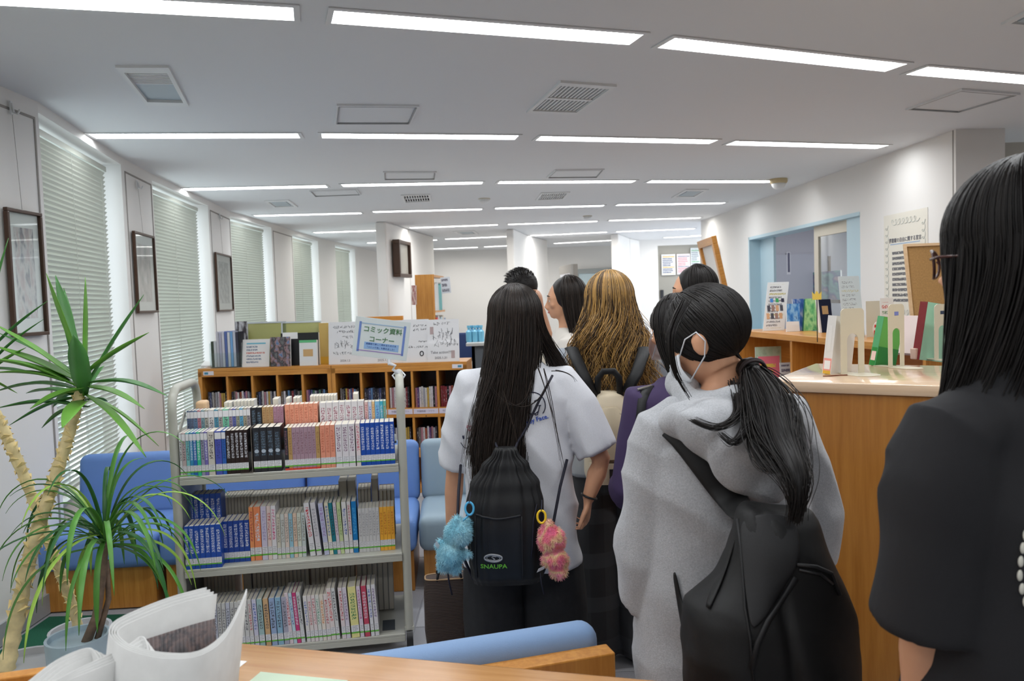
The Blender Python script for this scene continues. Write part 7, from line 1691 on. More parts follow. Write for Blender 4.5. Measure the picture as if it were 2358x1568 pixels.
rm = MB(); rm.tube([V3(56*k*math.copysign(abs(math.cos(a))**.5, math.cos(a)), .035*math.copysign(abs(math.sin(a))**.5, math.sin(a)), z1) for a in np.linspace(0, 2*PI, 41)], .003, 6, cap=False); rm.build('rim', mat('tote_rim', S(170, 140, 106), .6), tote)
hw = loc(1040, 1255, 2.87); hl = V3(hw.x-tc0.x, hw.y-tc0.y, hw.z)
for yy in (-.034, .034):
    hm = MB(); hm.tube([V3(-.05, yy, z1-.03), V3(-.04, yy, z1+.02), hl+V3(-.012, yy*.2, 0), hl+V3(0, yy*.15, .006), hl+V3(.012, yy*.2, 0), V3(.04, yy, z1+.02), V3(.05, yy, z1-.03)], .005, 8, flat=.6); hm.build('handle', M_BLACK, tote, smooth='all')
# ------------------------------------------------------------------ person in the grey hoodie with the black backpack
def rot_about(z, yaw=0, pitch=0, roll=0, off=(0, 0, 0)):
    return Matrix.Translation(Vector(off)) @ Matrix.Translation((0, 0, z)) @ Matrix.Rotation(yaw, 4, 'Z') @ Matrix.Rotation(pitch, 4, 'X') @ Matrix.Rotation(roll, 4, 'Y') @ Matrix.Translation((0, 0, -z))
rs = np.random.RandomState(21)
M_HOOD = mat('hoodie_melange', S(172, 174, 178), .95, bump=.5, bscale=450, var=.14, vscale=260, sheen=.25)
M_BAGK = mat('backpack_black', S(16, 16, 17), .6, bump=.2, bscale=900)
M_BAGK2 = mat('backpack_panel', S(26, 26, 28), .55, bump=.2, bscale=900)
HL = (.512, 1.92, 0); rz = R(14); hood = empty('person', HL, rz, 'person in a light grey hoodie with a ponytail and white face mask, beside the counter', 'person')
loc = limb_local(HL, rz); H = 1.535; s = H/1.6
shL, shR = V3(-.165*s, -.0, 1.262*s), V3(.165*s, -.0, 1.262*s)
elL = loc(1506, 1345, 1.93); wrL = V3(-.10, .20, .90); elR = loc(1862, 1240, 2.0); wrR = V3(.12, .22, .92)
hT = rot_about(1.40*s, R(44), 0, 0, (-.008, -.015, -.012)) @ rot_about(1.40*s, 0, R(-24), 0)
body(hood, H, {'L': (shL, elL, wrL, (.5, .6, -.3), (.3, -.6, .2)), 'R': (shR, elR, wrR, (-.5, .6, -.3), (-.3, -.6, .2))}, hT, SKIN, .0055, 45, ear=.015, handargs={'L': -1, 'R': -1})
m = MB(); m.loft([(0, 0, .50*s, .235, .175, 2.3), (0, 0, .66*s, .225, .165, 2.3), (0, 0, .80*s, .215, .165, 2.3), (0, -.005, .98*s, .215, .160, 2.3), (0, -.008, 1.12*s, .212, .15, 2.3), (0, -.01, 1.20*s, .205, .13, 2.3), (0, -.01, 1.262*s, .165, .105), (0, -.01, 1.31*s, .105, .088), (0, -.006, 1.345*s, .075, .075)], 40)
for sh, el, wr in ((shL, elL, wrL), (shR, elR, wrR)):
    sg_ = -1 if sh.x < 0 else 1
    m.tube([V3(sg_*.08, -.01, 1.26*s), sh+V3(-sg_*.012, 0, -.015), sh.lerp(el, .4), sh.lerp(el, .8)+V3(sg_*.004, 0, 0), el, el.lerp(wr, .3), wr.lerp(el, .08)], [.066, .080, .090, .092, .086, .066, .040], 20)
me = remesh(m, .0075, 5, folds(.014, 6, 5.0, 5.3, 4.0), 'hoodie'); me.materials.append(M_HOOD); hoodie = link('hoodie', me, hood)
# the folded hood, lying over the shoulders and upper back
def ring(cx, cy, cz, rx, ry, tilt, n=40, a0=0, a1=2*PI): return [V3(cx+rx*math.cos(a), cy+ry*math.sin(a), cz+tilt*math.sin(a)+.012*math.sin(3*a)) for a in np.linspace(a0, a1, n)]
m = MB(); m.tube(ring(0, -.005, 1.325*s, .105, .095, .02, 30, R(120), R(420)), [.028+.016*abs(math.sin(a)) for a in np.linspace(R(120), R(420), 30)], 12)
m.tube(ring(.01, -.025, 1.262*s, .155, .105, .035, 30, R(150), R(390)), [.02+.034*math.sin(PI*k/29) for k in range(30)], 14)
for (px, py, dd, r_, rt) in ((1590, 975, 1.83, (.085, .06, .050), 12), (1660, 1000, 1.79, (.11, .075, .075), 20), (1720, 1050, 1.76, (.105, .075, .080), 32), (1762, 1092, 1.75, (.062, .055, .060), 40), (1800, 1010, 1.80, (.06, .06, .09), 10)): m.ell(loc(px, py, dd-.025), r_, T=Matrix.Rotation(R(rt), 3, 'Y'))
me = remesh(m, .007, 9, folds(.012, 12, 9, 2.2, 4), 'hood'); me.materials.append(M_HOOD); hoodm = link('hood', me, hood)
m = MB(); m.loft([(0, 0, .93*s, .150, .115), (0, -.005, .83*s, .182, .132), (0, 0, .72*s, .186, .13)][::-1], 28)
for sx in (-1, 1): m.tube([V3(sx*.088, 0, .80*s), V3(sx*.10, 0, .60*s), V3(sx*.10, .01, .40*s), V3(sx*.10, 0, .06)], [.10, .10, .095, .09], 20)
me = remesh(m, .01, 4, folds(.008, 7, 3.2, 2.0, 2.0), 'trousers'); me.materials.append(mat('trouser_dark', S(44, 40, 46), .85)); link('trousers', me, hood)
def shoes(parent, mt=M_BLACK):
    for sx in (-1, 1): q = MB(); q.ell((sx*.1, .05, .045), (.048, .135, .042)); q.box(sx*.1-.046, sx*.1+.046, -.075, .18, 0, .022); me = remesh(q, .009, 3, None, 'shoe'); me.materials.append(mt); link('shoe', me, parent)
shoes(hood)
# mask, with its ear loop
mk = MB()
hp = lambda *p: hT @ (Vector(p)*s)
g = []
for i in range(9):
    for j in range(11):
        u_, v_ = (i/8-.5)*2, j/10; z = 1.475-.075*v_; a = u_*R(62); bulge = 1+.10*math.sin(PI*v_); g.append(hp(.078*math.sin(a)*bulge, .020+.096*math.cos(a)*bulge*(1-.15*abs(v_-.4)), z))
mk.add(g, [(i*11+j, i*11+j+1, (i+1)*11+j+1, (i+1)*11+j) for i in range(8) for j in range(10)])
me = mk.mesh('face_mask', mat('mask_white', S(226, 230, 236), .8, bump=.2, bscale=300), smooth='all'); o = link('face_mask', me, hood); so = o.modifiers.new('s', 'SOLIDIFY'); so.thickness = .0025; so.offset = 1
for sx in (-1, 1):
    l = MB(); l.tube([hp(sx*.072, .062, 1.468), hp(sx*.095, .022, 1.500), hp(sx*.103, -.014, 1.504), hp(sx*.104, -.026, 1.475), hp(sx*.096, -.006, 1.442), hp(sx*.070, .058, 1.405)], .0017, 6); l.build('mask_loop', MATS['mask_white'], hood, smooth='all')
# hair pulled back into a ponytail
tie = loc(1733, 852, 1.86); tie = Vector(tie)
m = MB(); cap(m, hT, s, (0, -.014, 1.519), (.092, .106, .102), plane=(1.507, .88)); m.ell(tie+V3(0, .02, .0), (.03, .03, .03)); base = remesh(m, .006, 4, folds(.0025, 50, 50, 4.0), 'hairbase')
paths = []; hTi = hT.inverted()
for i in range(1700):
    # from the hairline all round, over the scalp, to the tie
    phi = rs.uniform(-PI, PI); ang = rs.uniform(0, 1)
    y0 = math.cos(phi); zl = 1.487+.80*(-.014+.106*y0*-1)
    th = R(rs.uniform(8, 88)); p = Vector((.094*math.sin(th)*math.sin(phi), -.014-.108*math.sin(th)*math.cos(phi), 1.519+.104*math.cos(th)))
    pl = 1.507+.88*p.y
    if p.z < pl: p.z = pl+.003
    E3 = Vector((.095, .109, .104)); C3 = Vector((0, -.014, 1.519)); tl_ = hTi @ tie/s-C3; d0 = Vector([(p-C3)[k]/E3[k] for k in range(3)]).normalized(); d1 = Vector([tl_[k]/E3[k] for k in range(3)]).normalized(); line = []; om = max(.05, d0.angle(d1)); lay = 1+.02*math.sin(i*1.7)
    for t in np.linspace(0, 1, 16):
        u_ = min(1, t/.88); dd = (d0*math.sin((1-u_)*om)+d1*math.sin(u_*om))/math.sin(om) if om < 3.0 else d0.lerp(d1, u_); dd.normalize(); q = C3+Vector([dd[k]*E3[k] for k in range(3)])*lay; q = hT @ (q*s)
        if t > .88: q = q.lerp(tie, (t-.88)/.12)
        line.append(np.array(q))
    paths.append(line)
P1 = np.array(paths)
tail = []
ctrl = [loc(1735, 855, 1.86), loc(1775, 930, 1.73), loc(1800, 1020, 1.60), loc(1838, 1110, 1.50), loc(1832, 1205, 1.49)]
ctrl = [np.array(c) for c in ctrl]
def crom(c, t):
    n_ = len(c)-1; x = t*n_; i = min(int(x), n_-1); u_ = x-i; p0, p1, p2, p3 = c[max(i-1, 0)], c[i], c[i+1], c[min(i+2, n_)]
    return .5*((2*p1)+(-p0+p2)*u_+(2*p0-5*p1+4*p2-p3)*u_*u_+(-p0+3*p1-3*p2+p3)*u_**3)
for i in range(900):
    o_ = rs.randn(3)*np.array([.020, .014, .012]); end = rs.uniform(.72, 1.0); w_ = rs.uniform(0, 6.3)
    tail.append([crom(ctrl, t*end)+o_*(.45+1.3*math.sin(PI*min(1, t*1.1))*.8)*(1-.35*t)+np.array([.008*math.sin(t*7+w_), 0, 0])*t for t in np.linspace(0, 1, 22)])
def lock(pxs, n, sp, ds, ends_var=.1, K=22):
    c = [np.array(loc(x, y, d)) for (x, y), d in zip(pxs, ds)]; out = []
    for i in range(n):
        o_ = rs.randn(3)*sp; e_ = 1-rs.uniform(0, ends_var); out.append([crom(c, t*e_)+o_*(1-.5*t) for t in np.linspace(0, 1, K)])
    return out
tail += lock([(1575, 700), (1545, 770), (1552, 850), (1590, 920)], 55, .0055, [1.80, 1.75, 1.74, 1.75], .35)         # fringe lock beside the face
tail += lock([(1690, 880), (1700, 950), (1650, 985), (1590, 965)], 45, .007, [1.84, 1.70, 1.645, 1.66]); tail += lock([(1740, 900), (1720, 980), (1690, 1020), (1660, 1000)], 35, .007, [1.82, 1.66, 1.62, 1.64])
tail += lock([(1745, 930), (1740, 1020), (1760, 1070), (1790, 1075)], 120, .008, [1.80, 1.63, 1.57, 1.55])
m2 = strand_mesh(P1, .0015, .0011); m3 = strand_mesh(np.array(tail), .0014, .0006)
core = MB(); core.tube([Vector(crom(ctrl, t)) for t in np.linspace(0, .92, 16)], [max(.004, .018+.018*math.sin(PI*min(1, t*1.1))-.016*t*t) for t in np.linspace(0, .92, 16)], 14)
cme = core.mesh('core', [], smooth='all')
me = join_mesh(join_mesh(join_mesh(base, m2, 'h'), m3, 'h'), cme, 'hair'); me.materials.append(M_HAIRK); link('hair', me, hood)
tr = MB(); d_ = (Vector(ctrl[1])-Vector(ctrl[0])).normalized(); a1 = d_.orthogonal().normalized(); a2 = d_.cross(a1)
for k in range(4): tr.tube([tie+d_*(.004*k-.004)+(a1*math.cos(a)+a2*math.sin(a))*(.028+.002*(k % 2)) for a in np.linspace(0, 2*PI, 25)], .0035, 6, cap=False)
tr.build('hair_tie', mat('tie_brown', S(44, 34, 34), .7), hood, smooth='all')
# black backpack worn on one shoulder
pk = empty('backpack', (HL[0]+.04, HL[1]-.33, 0), 0, 'large black backpack hanging on the back of the person in the grey hoodie', 'bag')
def W(px, py, y): p = ony(px, py, y); return V3(p.x-pk.location.x, p.y-pk.location.y, p.z)
m = MB()
rows_ = [(1172, 1705, 1862, .05), (1200, 1692, 1878, .075), (1260, 1672, 1896, .10), (1330, 1636, 1922, .125), (1400, 1590, 1945, .145), (1480, 1572, 1952, .155), (1568, 1585, 1958, .155), (1680, 1610, 1955, .14), (1740, 1640, 1930, .10)]
secs = []
for y_, x0, x1, dep in rows_:
    a, b_ = W(x0, y_, 1.575), W(x1, y_, 1.575); secs.append(((a.x+b_.x)/2, (a.y+b_.y)/2, (a.z+b_.z)/2, (b_.x-a.x)/2, dep*.85, 2.6))
m.loft(secs, 44)
def packd(co): return -.010*np.exp(-((co[:, 0]-W(1760, 1300, 1.575).x-(.9-co[:, 2])*.10)/.010)**2)*(co[:, 1] < 0)
me = remesh(m, .008, 4, folds(.014, 6, 4.5, 8.8, 3.0, packd), 'pack_body'); me.materials.append(M_BAGK); pb = link('pack_body', me, pk)
pbv = BVHTree.FromPolygons([v.co for v in me.vertices], [p.vertices[:] for p in me.polygons])
def onpk(px, py, off=.004):
    o_ = V3(-pk.location.x, -pk.location.y, CAM_Z); d = ray(px, py).normalized(); h, n_, *_ = pbv.ray_cast(o_, d); return (h-d*off) if h else W(px, py, 1.55)
def seam(pts, r_=.003, nm='piping', mt=M_BAGK2): q = MB(); q.tube([onpk(*p) for p in pts], r_, 8); q.build(nm, mt, pk, smooth='all')
seam([(1698, 1195), (1706, 1260), (1712, 1340), (1716, 1400), (1728, 1470), (1735, 1566)], .003); seam([(1832, 1330), (1800, 1380), (1768, 1430), (1745, 1480), (1730, 1540)], .006, 'flap_edge'); seam([(1835, 1300), (1880, 1305), (1915, 1320), (1935, 1370)], .004, 'zip', M_BAGK2); seam([(1840, 1312), (1890, 1322), (1918, 1345)], .003, 'zip', MATS['black_plastic'])
# front flap panel
fpts = [[(1700, 1200), (1740, 1180), (1790, 1180), (1835, 1190)], [(1706, 1260), (1750, 1255), (1795, 1255), (1845, 1260)], [(1712, 1330), (1755, 1325), (1800, 1315), (1838, 1310)], [(1720, 1400), (1745, 1395), (1770, 1375), (1795, 1360)], [(1730, 1450), (1742, 1445), (1755, 1430), (1768, 1415)]]
q = MB(); grid = [[onpk(*p, .006) for p in r_] for r_ in fpts]; vs = [p for r_ in grid for p in r_]; q.add(vs, [(i*4+j, i*4+j+1, (i+1)*4+j+1, (i+1)*4+j) for i in range(4) for j in range(3)]); me = q.mesh('flap_panel', M_BAGK2, smooth='all'); o = link('flap_panel', me, pk); so = o.modifiers.new('s', 'SOLIDIFY'); so.thickness = .004
ss = o.modifiers.new('b', 'SUBSURF'); ss.levels = ss.render_levels = 2
# broad strap over the left shoulder, from the chest over to the pack
hbv = BVHTree.FromPolygons([v.co for v in hoodie.data.vertices], [p.vertices[:] for p in hoodie.data.polygons]); hbv2 = BVHTree.FromPolygons([v.co for v in hoodm.data.vertices], [p.vertices[:] for p in hoodm.data.polygons])
Mh = Matrix.Translation(HL) @ Matrix.Rotation(rz, 4, 'Z'); Mi = Mh.inverted(); Ri = Mi.to_3x3()
def onhood(px, py, off=.012):
    o_ = Mi @ CP; d = (Ri @ ray(px, py)).normalized(); best = None
    for bv in (hbv,):
        h, n_, i_, dist = bv.ray_cast(o_, d)
        if h and (best is None or dist < best[1]): best = (h, dist)
    p = Mh @ (best[0]-d*off) if best else ony(px, py, 1.8); return V3(p.x-pk.location.x, p.y-pk.location.y, p.z)
def band(left, right, nm, th, mt):
    q = MB(); n_ = len(left); vs = []
    for a, b_ in zip(left, right): vs += [a, a.lerp(b_, .33)+V3(0, -.004, .003), a.lerp(b_, .67)+V3(0, -.004, .003), b_]
    q.add(vs, [(i*4+j, i*4+j+1, (i+1)*4+j+1, (i+1)*4+j) for i in range(n_-1) for j in range(3)]); o = link(nm, q.mesh(nm, mt, smooth='all'), pk); so = o.modifiers.new('s', 'SOLIDIFY'); so.thickness = th; so.offset = 0; b2 = o.modifiers.new('b', 'SUBSURF'); b2.levels = b2.render_levels = 1; return o
front = W(1505, 992, 1.95)
band([W(1500, 1002, 1.98)]+[onhood(*p) for p in ((1510, 990), (1545, 1022), (1585, 1075), (1625, 1130), (1660, 1172))]+[onpk(1690, 1205)], [W(1530, 970, 1.98)]+[onhood(*p) for p in ((1548, 972), (1600, 1000), (1652, 1052), (1694, 1100), (1722, 1140))]+[onpk(1745, 1178)], 'shoulder_strap', .010, M_BAGK)
band([onhood(1548, 1318, .006), onhood(1556, 1370, .006), onhood(1564, 1420, .006), onhood(1572, 1462, .008)], [onhood(1556, 1316, .006), onhood(1568, 1370, .006), onhood(1580, 1418, .006), onpk(1590, 1455)], 'lower_strap', .003, M_BAGK)
band([onhood(1690, 1200, .004), onhood(1668, 1270, .004), onpk(1650, 1330), onpk(1620, 1400)], [onpk(1702, 1210), onpk(1684, 1275), onpk(1664, 1335), onpk(1634, 1408)], 'side_strap', .006, M_BAGK)

# ------------------------------------------------------------------ person in the purple top
rs = np.random.RandomState(31)
PL = (.575, 2.56, 0); rz = R(16); pur = empty('person', PL, rz, 'person in a dark purple top with a black shoulder strap, behind the hoodie wearer', 'person'); loc = limb_local(PL, rz); H = 1.50; s = H/1.6
shL, shR = V3(-.165*s, 0, 1.268*s), V3(.165*s, 0, 1.268*s); elL = V3(-.185, .03, .95*s); wrL = V3(-.15, .20, .85*s); elR = V3(.20, .01, .95*s); wrR = V3(.17, .18, .85*s)
hT = rot_about(1.40*s, R(4), R(-8), 0, (-.035, 0, 0))
body(pur, H, {'L': (shL, elL, wrL, (.4, .8, -.2), (.3, -.3, -.6)), 'R': (shR, elR, wrR, (-.4, .8, -.2), (-.3, -.3, -.6))}, hT, SKIN, .007, 40)
M_PUR = mat('purple_jersey', S(62, 48, 84), .8, bump=.15, bscale=600)
m = MB(); m.loft([(0, 0, .70*s, .21, .16, 2.3), (0, 0, .85*s, .21, .16, 2.3), (0, -.003, 1.0*s, .19, .145, 2.3), (0, -.005, 1.15*s, .19, .13, 2.3), (0, -.01, 1.235*s, .18, .105), (0, -.01, 1.285*s, .145, .088), (0, -.012, 1.325*s, .10, .072)], 36)
for sh, el in ((shL, elL), (shR, elR)): sg_ = -1 if sh.x < 0 else 1; m.tube([V3(sg_*.08, -.01, 1.255*s), sh+V3(0, 0, -.012), sh.lerp(el, .5), el, el+V3(0, .06, -.02)], [.055, .070, .075, .078, .07], 18)
me = remesh(m, .009, 5, folds(.008, 7, 2.5, 6, 2), 'top'); me.materials.append(M_PUR); ptop = link('top', me, pur)
m = MB(); m.loft([(0, 0, .73*s, .186, .13), (0, 0, .93*s, .15, .115)], 24)
for sx in (-1, 1): m.tube([V3(sx*.088, 0, .80*s), V3(sx*.10, 0, .5*s), V3(sx*.10, 0, .06)], [.10, .10, .10], 18)
me = remesh(m, .012, 4, None, 'trousers'); me.materials.append(M_TROUSER); link('trousers', me, pur); shoes(pur)
m = MB(); cap(m, hT, s, (0, -.012, 1.517), (.090, .104, .100), plane=(1.485, .75)); base = remesh(m, .007, 4, folds(.0025, 50, 50, 1.0), 'hairbase')
def ends(phi, rs): f = math.sin(phi); return (.05+f*.05, -.115-.01*rs.rand(), (1.10-.1*rs.rand())*s)
paths = long_hair(hT, s, 700, ends, rs, az=(-95, 120), clump=10, spread=.02)
me = join_mesh(base, strand_mesh(paths, .0018, .0007), 'hair'); me.materials.append(M_HAIRK); link('hair', me, pur)
hp = lambda *p: hT @ (Vector(p)*s)
mk = MB(); g = []
for i in range(9):
    for j in range(7):
        u_, v_ = (i/8-.5)*2, j/6; a = u_*R(62); bulge = 1+.10*math.sin(PI*v_); g.append(hp(.078*math.sin(a)*bulge, .020+.096*math.cos(a)*bulge, 1.475-.075*v_))
mk.add(g, [(i*7+j, i*7+j+1, (i+1)*7+j+1, (i+1)*7+j) for i in range(8) for j in range(6)]); mk.tube([hp(-.072, .062, 1.468), hp(-.087, .0, 1.500), hp(-.088, -.03, 1.475), hp(-.070, .058, 1.405)], .0016, 6); mk.build('face_mask', MATS['mask_white'], pur, smooth='all')
# her strap and bag
sb = empty('shoulder_bag', (PL[0], PL[1], 0), rz, 'black strap bag over the left shoulder of the person in the purple top', 'bag')
bvp = BVHTree.FromPolygons([v.co for v in ptop.data.vertices], [p.vertices[:] for p in ptop.data.polygons])
Mp = Matrix.Translation(PL) @ Matrix.Rotation(rz, 4, 'Z'); Mpi = Mp.inverted()
def onpur(px, py, off=.006):
    d = (Mpi.to_3x3() @ ray(px, py)).normalized(); h, *_ = bvp.ray_cast(Mpi @ CP, d); return (h-d*off) if h else Mpi @ ony(px, py, 2.5)
q = MB(); Ls = [onpur(*p) for p in ((1476, 896), (1468, 925), (1464, 965), (1466, 1010), (1470, 1060), (1474, 1120))]; Rs = [onpur(*p) for p in ((1506, 888), (1488, 925), (1484, 965), (1486, 1010), (1490, 1060), (1494, 1120))]
q.add([v for a, b_ in zip(Ls, Rs) for v in (a, b_)], [(2*i, 2*i+1, 2*i+3, 2*i+2) for i in range(5)]); me = q.mesh('strap', M_NYLON, smooth='all'); o = link('strap', me, sb); so = o.modifiers.new('s', 'SOLIDIFY'); so.thickness = .004; so.offset = 0
bk = MB(); p = onpur(1468, 897, .010); p2 = onpur(1500, 888, .010); bk.tube([p, p2], .004, 6); bk.build('buckle', mat('steel_buckle', S(190, 186, 180), .25, metal=.8), sb)
bg = MB(); bg.box(-.13, .10, .165, .25, .62, .86); bg.build('pouch', M_NYLON, sb, smooth=True, bevel=.02, seg=3)

# ------------------------------------------------------------------ person with wavy golden hair, checked shirt and cream backpack
rs = np.random.RandomState(41)
BL_ = (.405, 3.22, 0); blo = empty('person', BL_, 0, 'person with wavy golden brown hair in a pale checked shirt, cream backpack on back', 'person'); loc = limb_local(BL_, 0); H = 1.60; s = H/1.6
shL, shR = V3(-.165, 0, 1.268), V3(.165, 0, 1.268); elL = V3(-.22, .02, 1.0); wrL = V3(-.14, .18, 1.0); elR = V3(.22, .02, 1.0); wrR = V3(.14, .18, 1.0)
hT = rot_about(1.40, R(4), R(-5))
body(blo, H, {'L': (shL, elL, wrL, (.5, .7, .1), (.3, -.3, -.6)), 'R': (shR, elR, wrR, (-.5, .7, .1), (-.3, -.3, -.6))}, hT, SKIN, .0075, 40)
def plaid(name, c0, c1, c2, sc):
    m = bpy.data.materials.new(name); m.use_nodes = True; nt = m.node_tree; b = nt.nodes['Principled BSDF']; b.inputs['Roughness'].default_value = .9; N = nt.nodes.new; L = nt.links.new
    tc = N('ShaderNodeTexCoord'); sp = N('ShaderNodeSeparateXYZ'); L(tc.outputs['Object'], sp.inputs[0]); fac = []
    for k, o in enumerate((0, 2)):
        mu_ = N('ShaderNodeMath'); mu_.operation = 'MULTIPLY'; mu_.inputs[1].default_value = sc; L(sp.outputs[o], mu_.inputs[0]); fr = N('ShaderNodeMath'); fr.operation = 'PINGPONG'; fr.inputs[1].default_value = 1; L(mu_.outputs[0], fr.inputs[0])
        gt = N('ShaderNodeMath'); gt.operation = 'GREATER_THAN'; gt.inputs[1].default_value = .66; L(fr.outputs[0], gt.inputs[0]); fac.append(gt.outputs[0])
    m1 = N('ShaderNodeMix'); m1.data_type = 'RGBA'; m1.inputs[6].default_value = c0; m1.inputs[7].default_value = c1; L(fac[0], m1.inputs[0])
    h = N('ShaderNodeMath'); h.operation = 'MULTIPLY'; h.inputs[1].default_value = .6; L(fac[1], h.inputs[0]); m2 = N('ShaderNodeMix'); m2.data_type = 'RGBA'; L(h.outputs[0], m2.inputs[0]); L(m1.outputs[2], m2.inputs[6]); m2.inputs[7].default_value = c2; L(m2.outputs[2], b.inputs['Base Color']); return m
M_SH = plaid('shirt_check', S(176, 180, 184), S(150, 156, 164), S(140, 148, 160), 14); M_TR = plaid('trouser_check', S(60, 61, 64), S(50, 51, 54), S(72, 74, 78), 11)
m = MB(); m.loft([(0, 0, .80, .20, .15, 2.3), (0, 0, .95, .205, .15, 2.3), (0, -.005, 1.12, .21, .14, 2.3), (0, -.01, 1.22, .20, .115), (0, -.01, 1.285, .15, .09), (0, -.01, 1.335, .085, .075)], 36)
for sh, el, wr in ((shL, elL, wrL), (shR, elR, wrR)): sg_ = -1 if sh.x < 0 else 1; m.tube([V3(sg_*.08, -.01, 1.262), sh+V3(0, 0, -.012), sh.lerp(el, .5), el, wr.lerp(el, .2)], [.058, .076, .080, .076, .045], 18)
me = remesh(m, .009, 5, folds(.009, 7, 2.8, 4, 2), 'shirt'); me.materials.append(M_SH); link('shirt', me, blo)
m = MB(); m.loft([(0, 0, .73, .19, .135), (0, -.005, .84, .186, .135), (0, 0, .98, .150, .115)], 24)
for sx in (-1, 1): m.tube([V3(sx*.09, 0, .80), V3(sx*.105, 0, .58), V3(sx*.112, .01, .35), V3(sx*.115, 0, .03)], [.105, .112, .118, .122], 20)
me = remesh(m, .009, 5, folds(.012, 6, 2.4, 12, 2), 'trousers'); me.materials.append(M_TR); link('trousers', me, blo); shoes(blo)
m = MB(); cap(m, hT, 1.0, (0, -.012, 1.517), (.092, .106, .102)); m.loft([(0, -.04, 1.50, .085, .06), (0, -.055, 1.38, .10, .06), (0.0, -.085, 1.28, .105, .05), (.0, -.11, 1.20, .07, .02)][::-1], 24); base = remesh(m, .008, 4, folds(.006, 30, 6, 1.0), 'hairbase')
def ends(phi, rs): f = math.sin(phi); c = math.cos(phi); return (f*.165+.02*rs.randn(), -.05-.11*max(0, c)-.02*rs.rand(), 1.20-.10*rs.rand()-.05*(rs.rand() < .2))
paths = long_hair(hT, 1.0, 1700, ends, rs, r=(.100, .114, .106), az=(-150, 150), clump=26, spread=.03, wave=.030)
me = join_mesh(base, strand_mesh(paths, .0018, .0008), 'hair'); me.materials.append(M_HAIRG); link('hair', me, blo)
cb = empty('backpack', (BL_[0], BL_[1]-.20, 0), 0, 'cream backpack with black straps on the back of the golden haired person', 'bag')
def W(px, py, y=3.0): p = ony(px, py, y); return V3(p.x-cb.location.x, p.y-cb.location.y, p.z)
M_CRM = mat('bag_cream', S(206, 192, 166), .55, bump=.15, bscale=500)
zt, zb = W(1400, 902).z, W(1400, 1108).z; x0, x1 = W(1346, 1000).x, W(1462, 1000).x; xc, hw = (x0+x1)/2, (x1-x0)/2
m = MB(); m.loft([(xc, 0, zb, hw*.92, .06, 3.5), (xc, 0, zb+.03, hw, .08, 3.5), (xc, 0, zt-.12, hw, .075, 3), (xc, 0, zt-.05, hw*.86, .065, 2.6), (xc, 0, zt-.012, hw*.58, .05, 2.2), (xc, .01, zt, hw*.3, .03)], 36)
me = remesh(m, .008, 4, folds(.003, 8, 5, 3), 'pack_body'); me.materials.append(M_CRM); link('pack_body', me, cb)
q = MB(); q.loft([(xc, -.03, zb+.10, hw*.84, .075, 4), (xc, -.03, zt-.14, hw*.84, .072, 3), (xc, -.03, zt-.09, hw*.72, .064, 2.4), (xc, -.03, zt-.055, hw*.4, .05)], 32); q.build('front_pocket', mat('bag_cream_dark', S(186, 172, 146), .55, bump=.15, bscale=500), cb, smooth=True)
q = MB(); q.loft([(xc, -.03, zb+.005, hw*.9, .072, 4), (xc, -.03, zb+.085, hw*.9, .076, 4)], 32); q.build('lower_pocket', M_CRM, cb, smooth=True)
q = MB(); q.box(xc-.015, xc+.05, -.110, -.104, zb+.03, zb+.065); q.build('label_patch', M_BLACK, cb)
q = MB(); q.tube([V3(xc+hw*.84*math.sin(a)*.98, -.062-.03*math.cos(a)*.6, zt-.075-.045*(1-math.cos(a))) for a in np.linspace(R(-80), R(80), 17)], .004, 6); q.build('zip', mat('bag_piping', S(160, 148, 126), .5), cb)
q = MB(); q.tube([V3(xc-.045, -.02, zt-.02), V3(xc-.04, -.03, zt+.055), V3(xc-.02, -.035, zt+.08), V3(xc+.02, -.035, zt+.08), V3(xc+.04, -.03, zt+.055), V3(xc+.045, -.02, zt-.02)], .013, 8, flat=.5); q.build('grab_loop', M_NYLON, cb, smooth='all')
for sx, a, b_ in ((-1, (1318, 812), (1372, 918)), (1, (1488, 812), (1440, 905))):
    t_ = W(*a, 3.02); e_ = W(*b_, 3.0); q = MB(); q.tube([t_+V3(0, .10, .01), t_+V3(0, .03, .015), t_.lerp(e_, .5)+V3(0, -.02, 0), e_+V3(0, -.01, 0)], [.024, .026, .026, .024], 10, flat=.35, up=(0, -1, 0.3)); q.build('shoulder_strap', M_NYLON, cb, smooth='all')

# ------------------------------------------------------------------ tall person in black at the right edge
rs = np.random.RandomState(51)
KL = (.80, 1.20, 0); rz = R(24); blk = empty('person', KL, rz, 'person in a black tee with glasses and long straight hair, nearest at the right edge', 'person'); loc = limb_local(KL, rz); H = 1.68; s = H/1.6
shL, shR = V3(-.175*s, 0, 1.262*s), V3(.175*s, 0, 1.262*s); elL = loc(2128, 1500, 1.16); wrL = loc(2150, 1760, 1.22); elR = V3(.24, 0, .98*s); wrR = V3(.22, .1, .74*s)
hT = rot_about(1.40*s, R(17), R(-4), 0, (-.02, -.005, 0))
body(blk, H, {'L': (shL, elL, wrL, (.05, .25, -1), (1, .2, 0)), 'R': (shR, elR, wrR, (0, .2, -1), (-1, .2, 0))}, hT, SKIN, .006, 40, handargs={'L': -1, 'R': -1})
M_TB = mat('tee_black', S(30, 30, 33), .8, bump=.2, bscale=800)
m = MB(); m.loft([(0, 0, .62*s, .215, .155, 2.3), (0, 0, .80*s, .21, .155, 2.3), (0, -.005, 1.0*s, .205, .145, 2.3), (0, -.008, 1.14*s, .20, .135, 2.3), (0, -.01, 1.22*s, .19, .115), (0, -.01, 1.275*s, .165, .105), (0, -.012, 1.325*s, .125, .095), (0, -.012, 1.375*s, .09, .08), (0, -.01, 1.40*s, .075, .07)], 40)
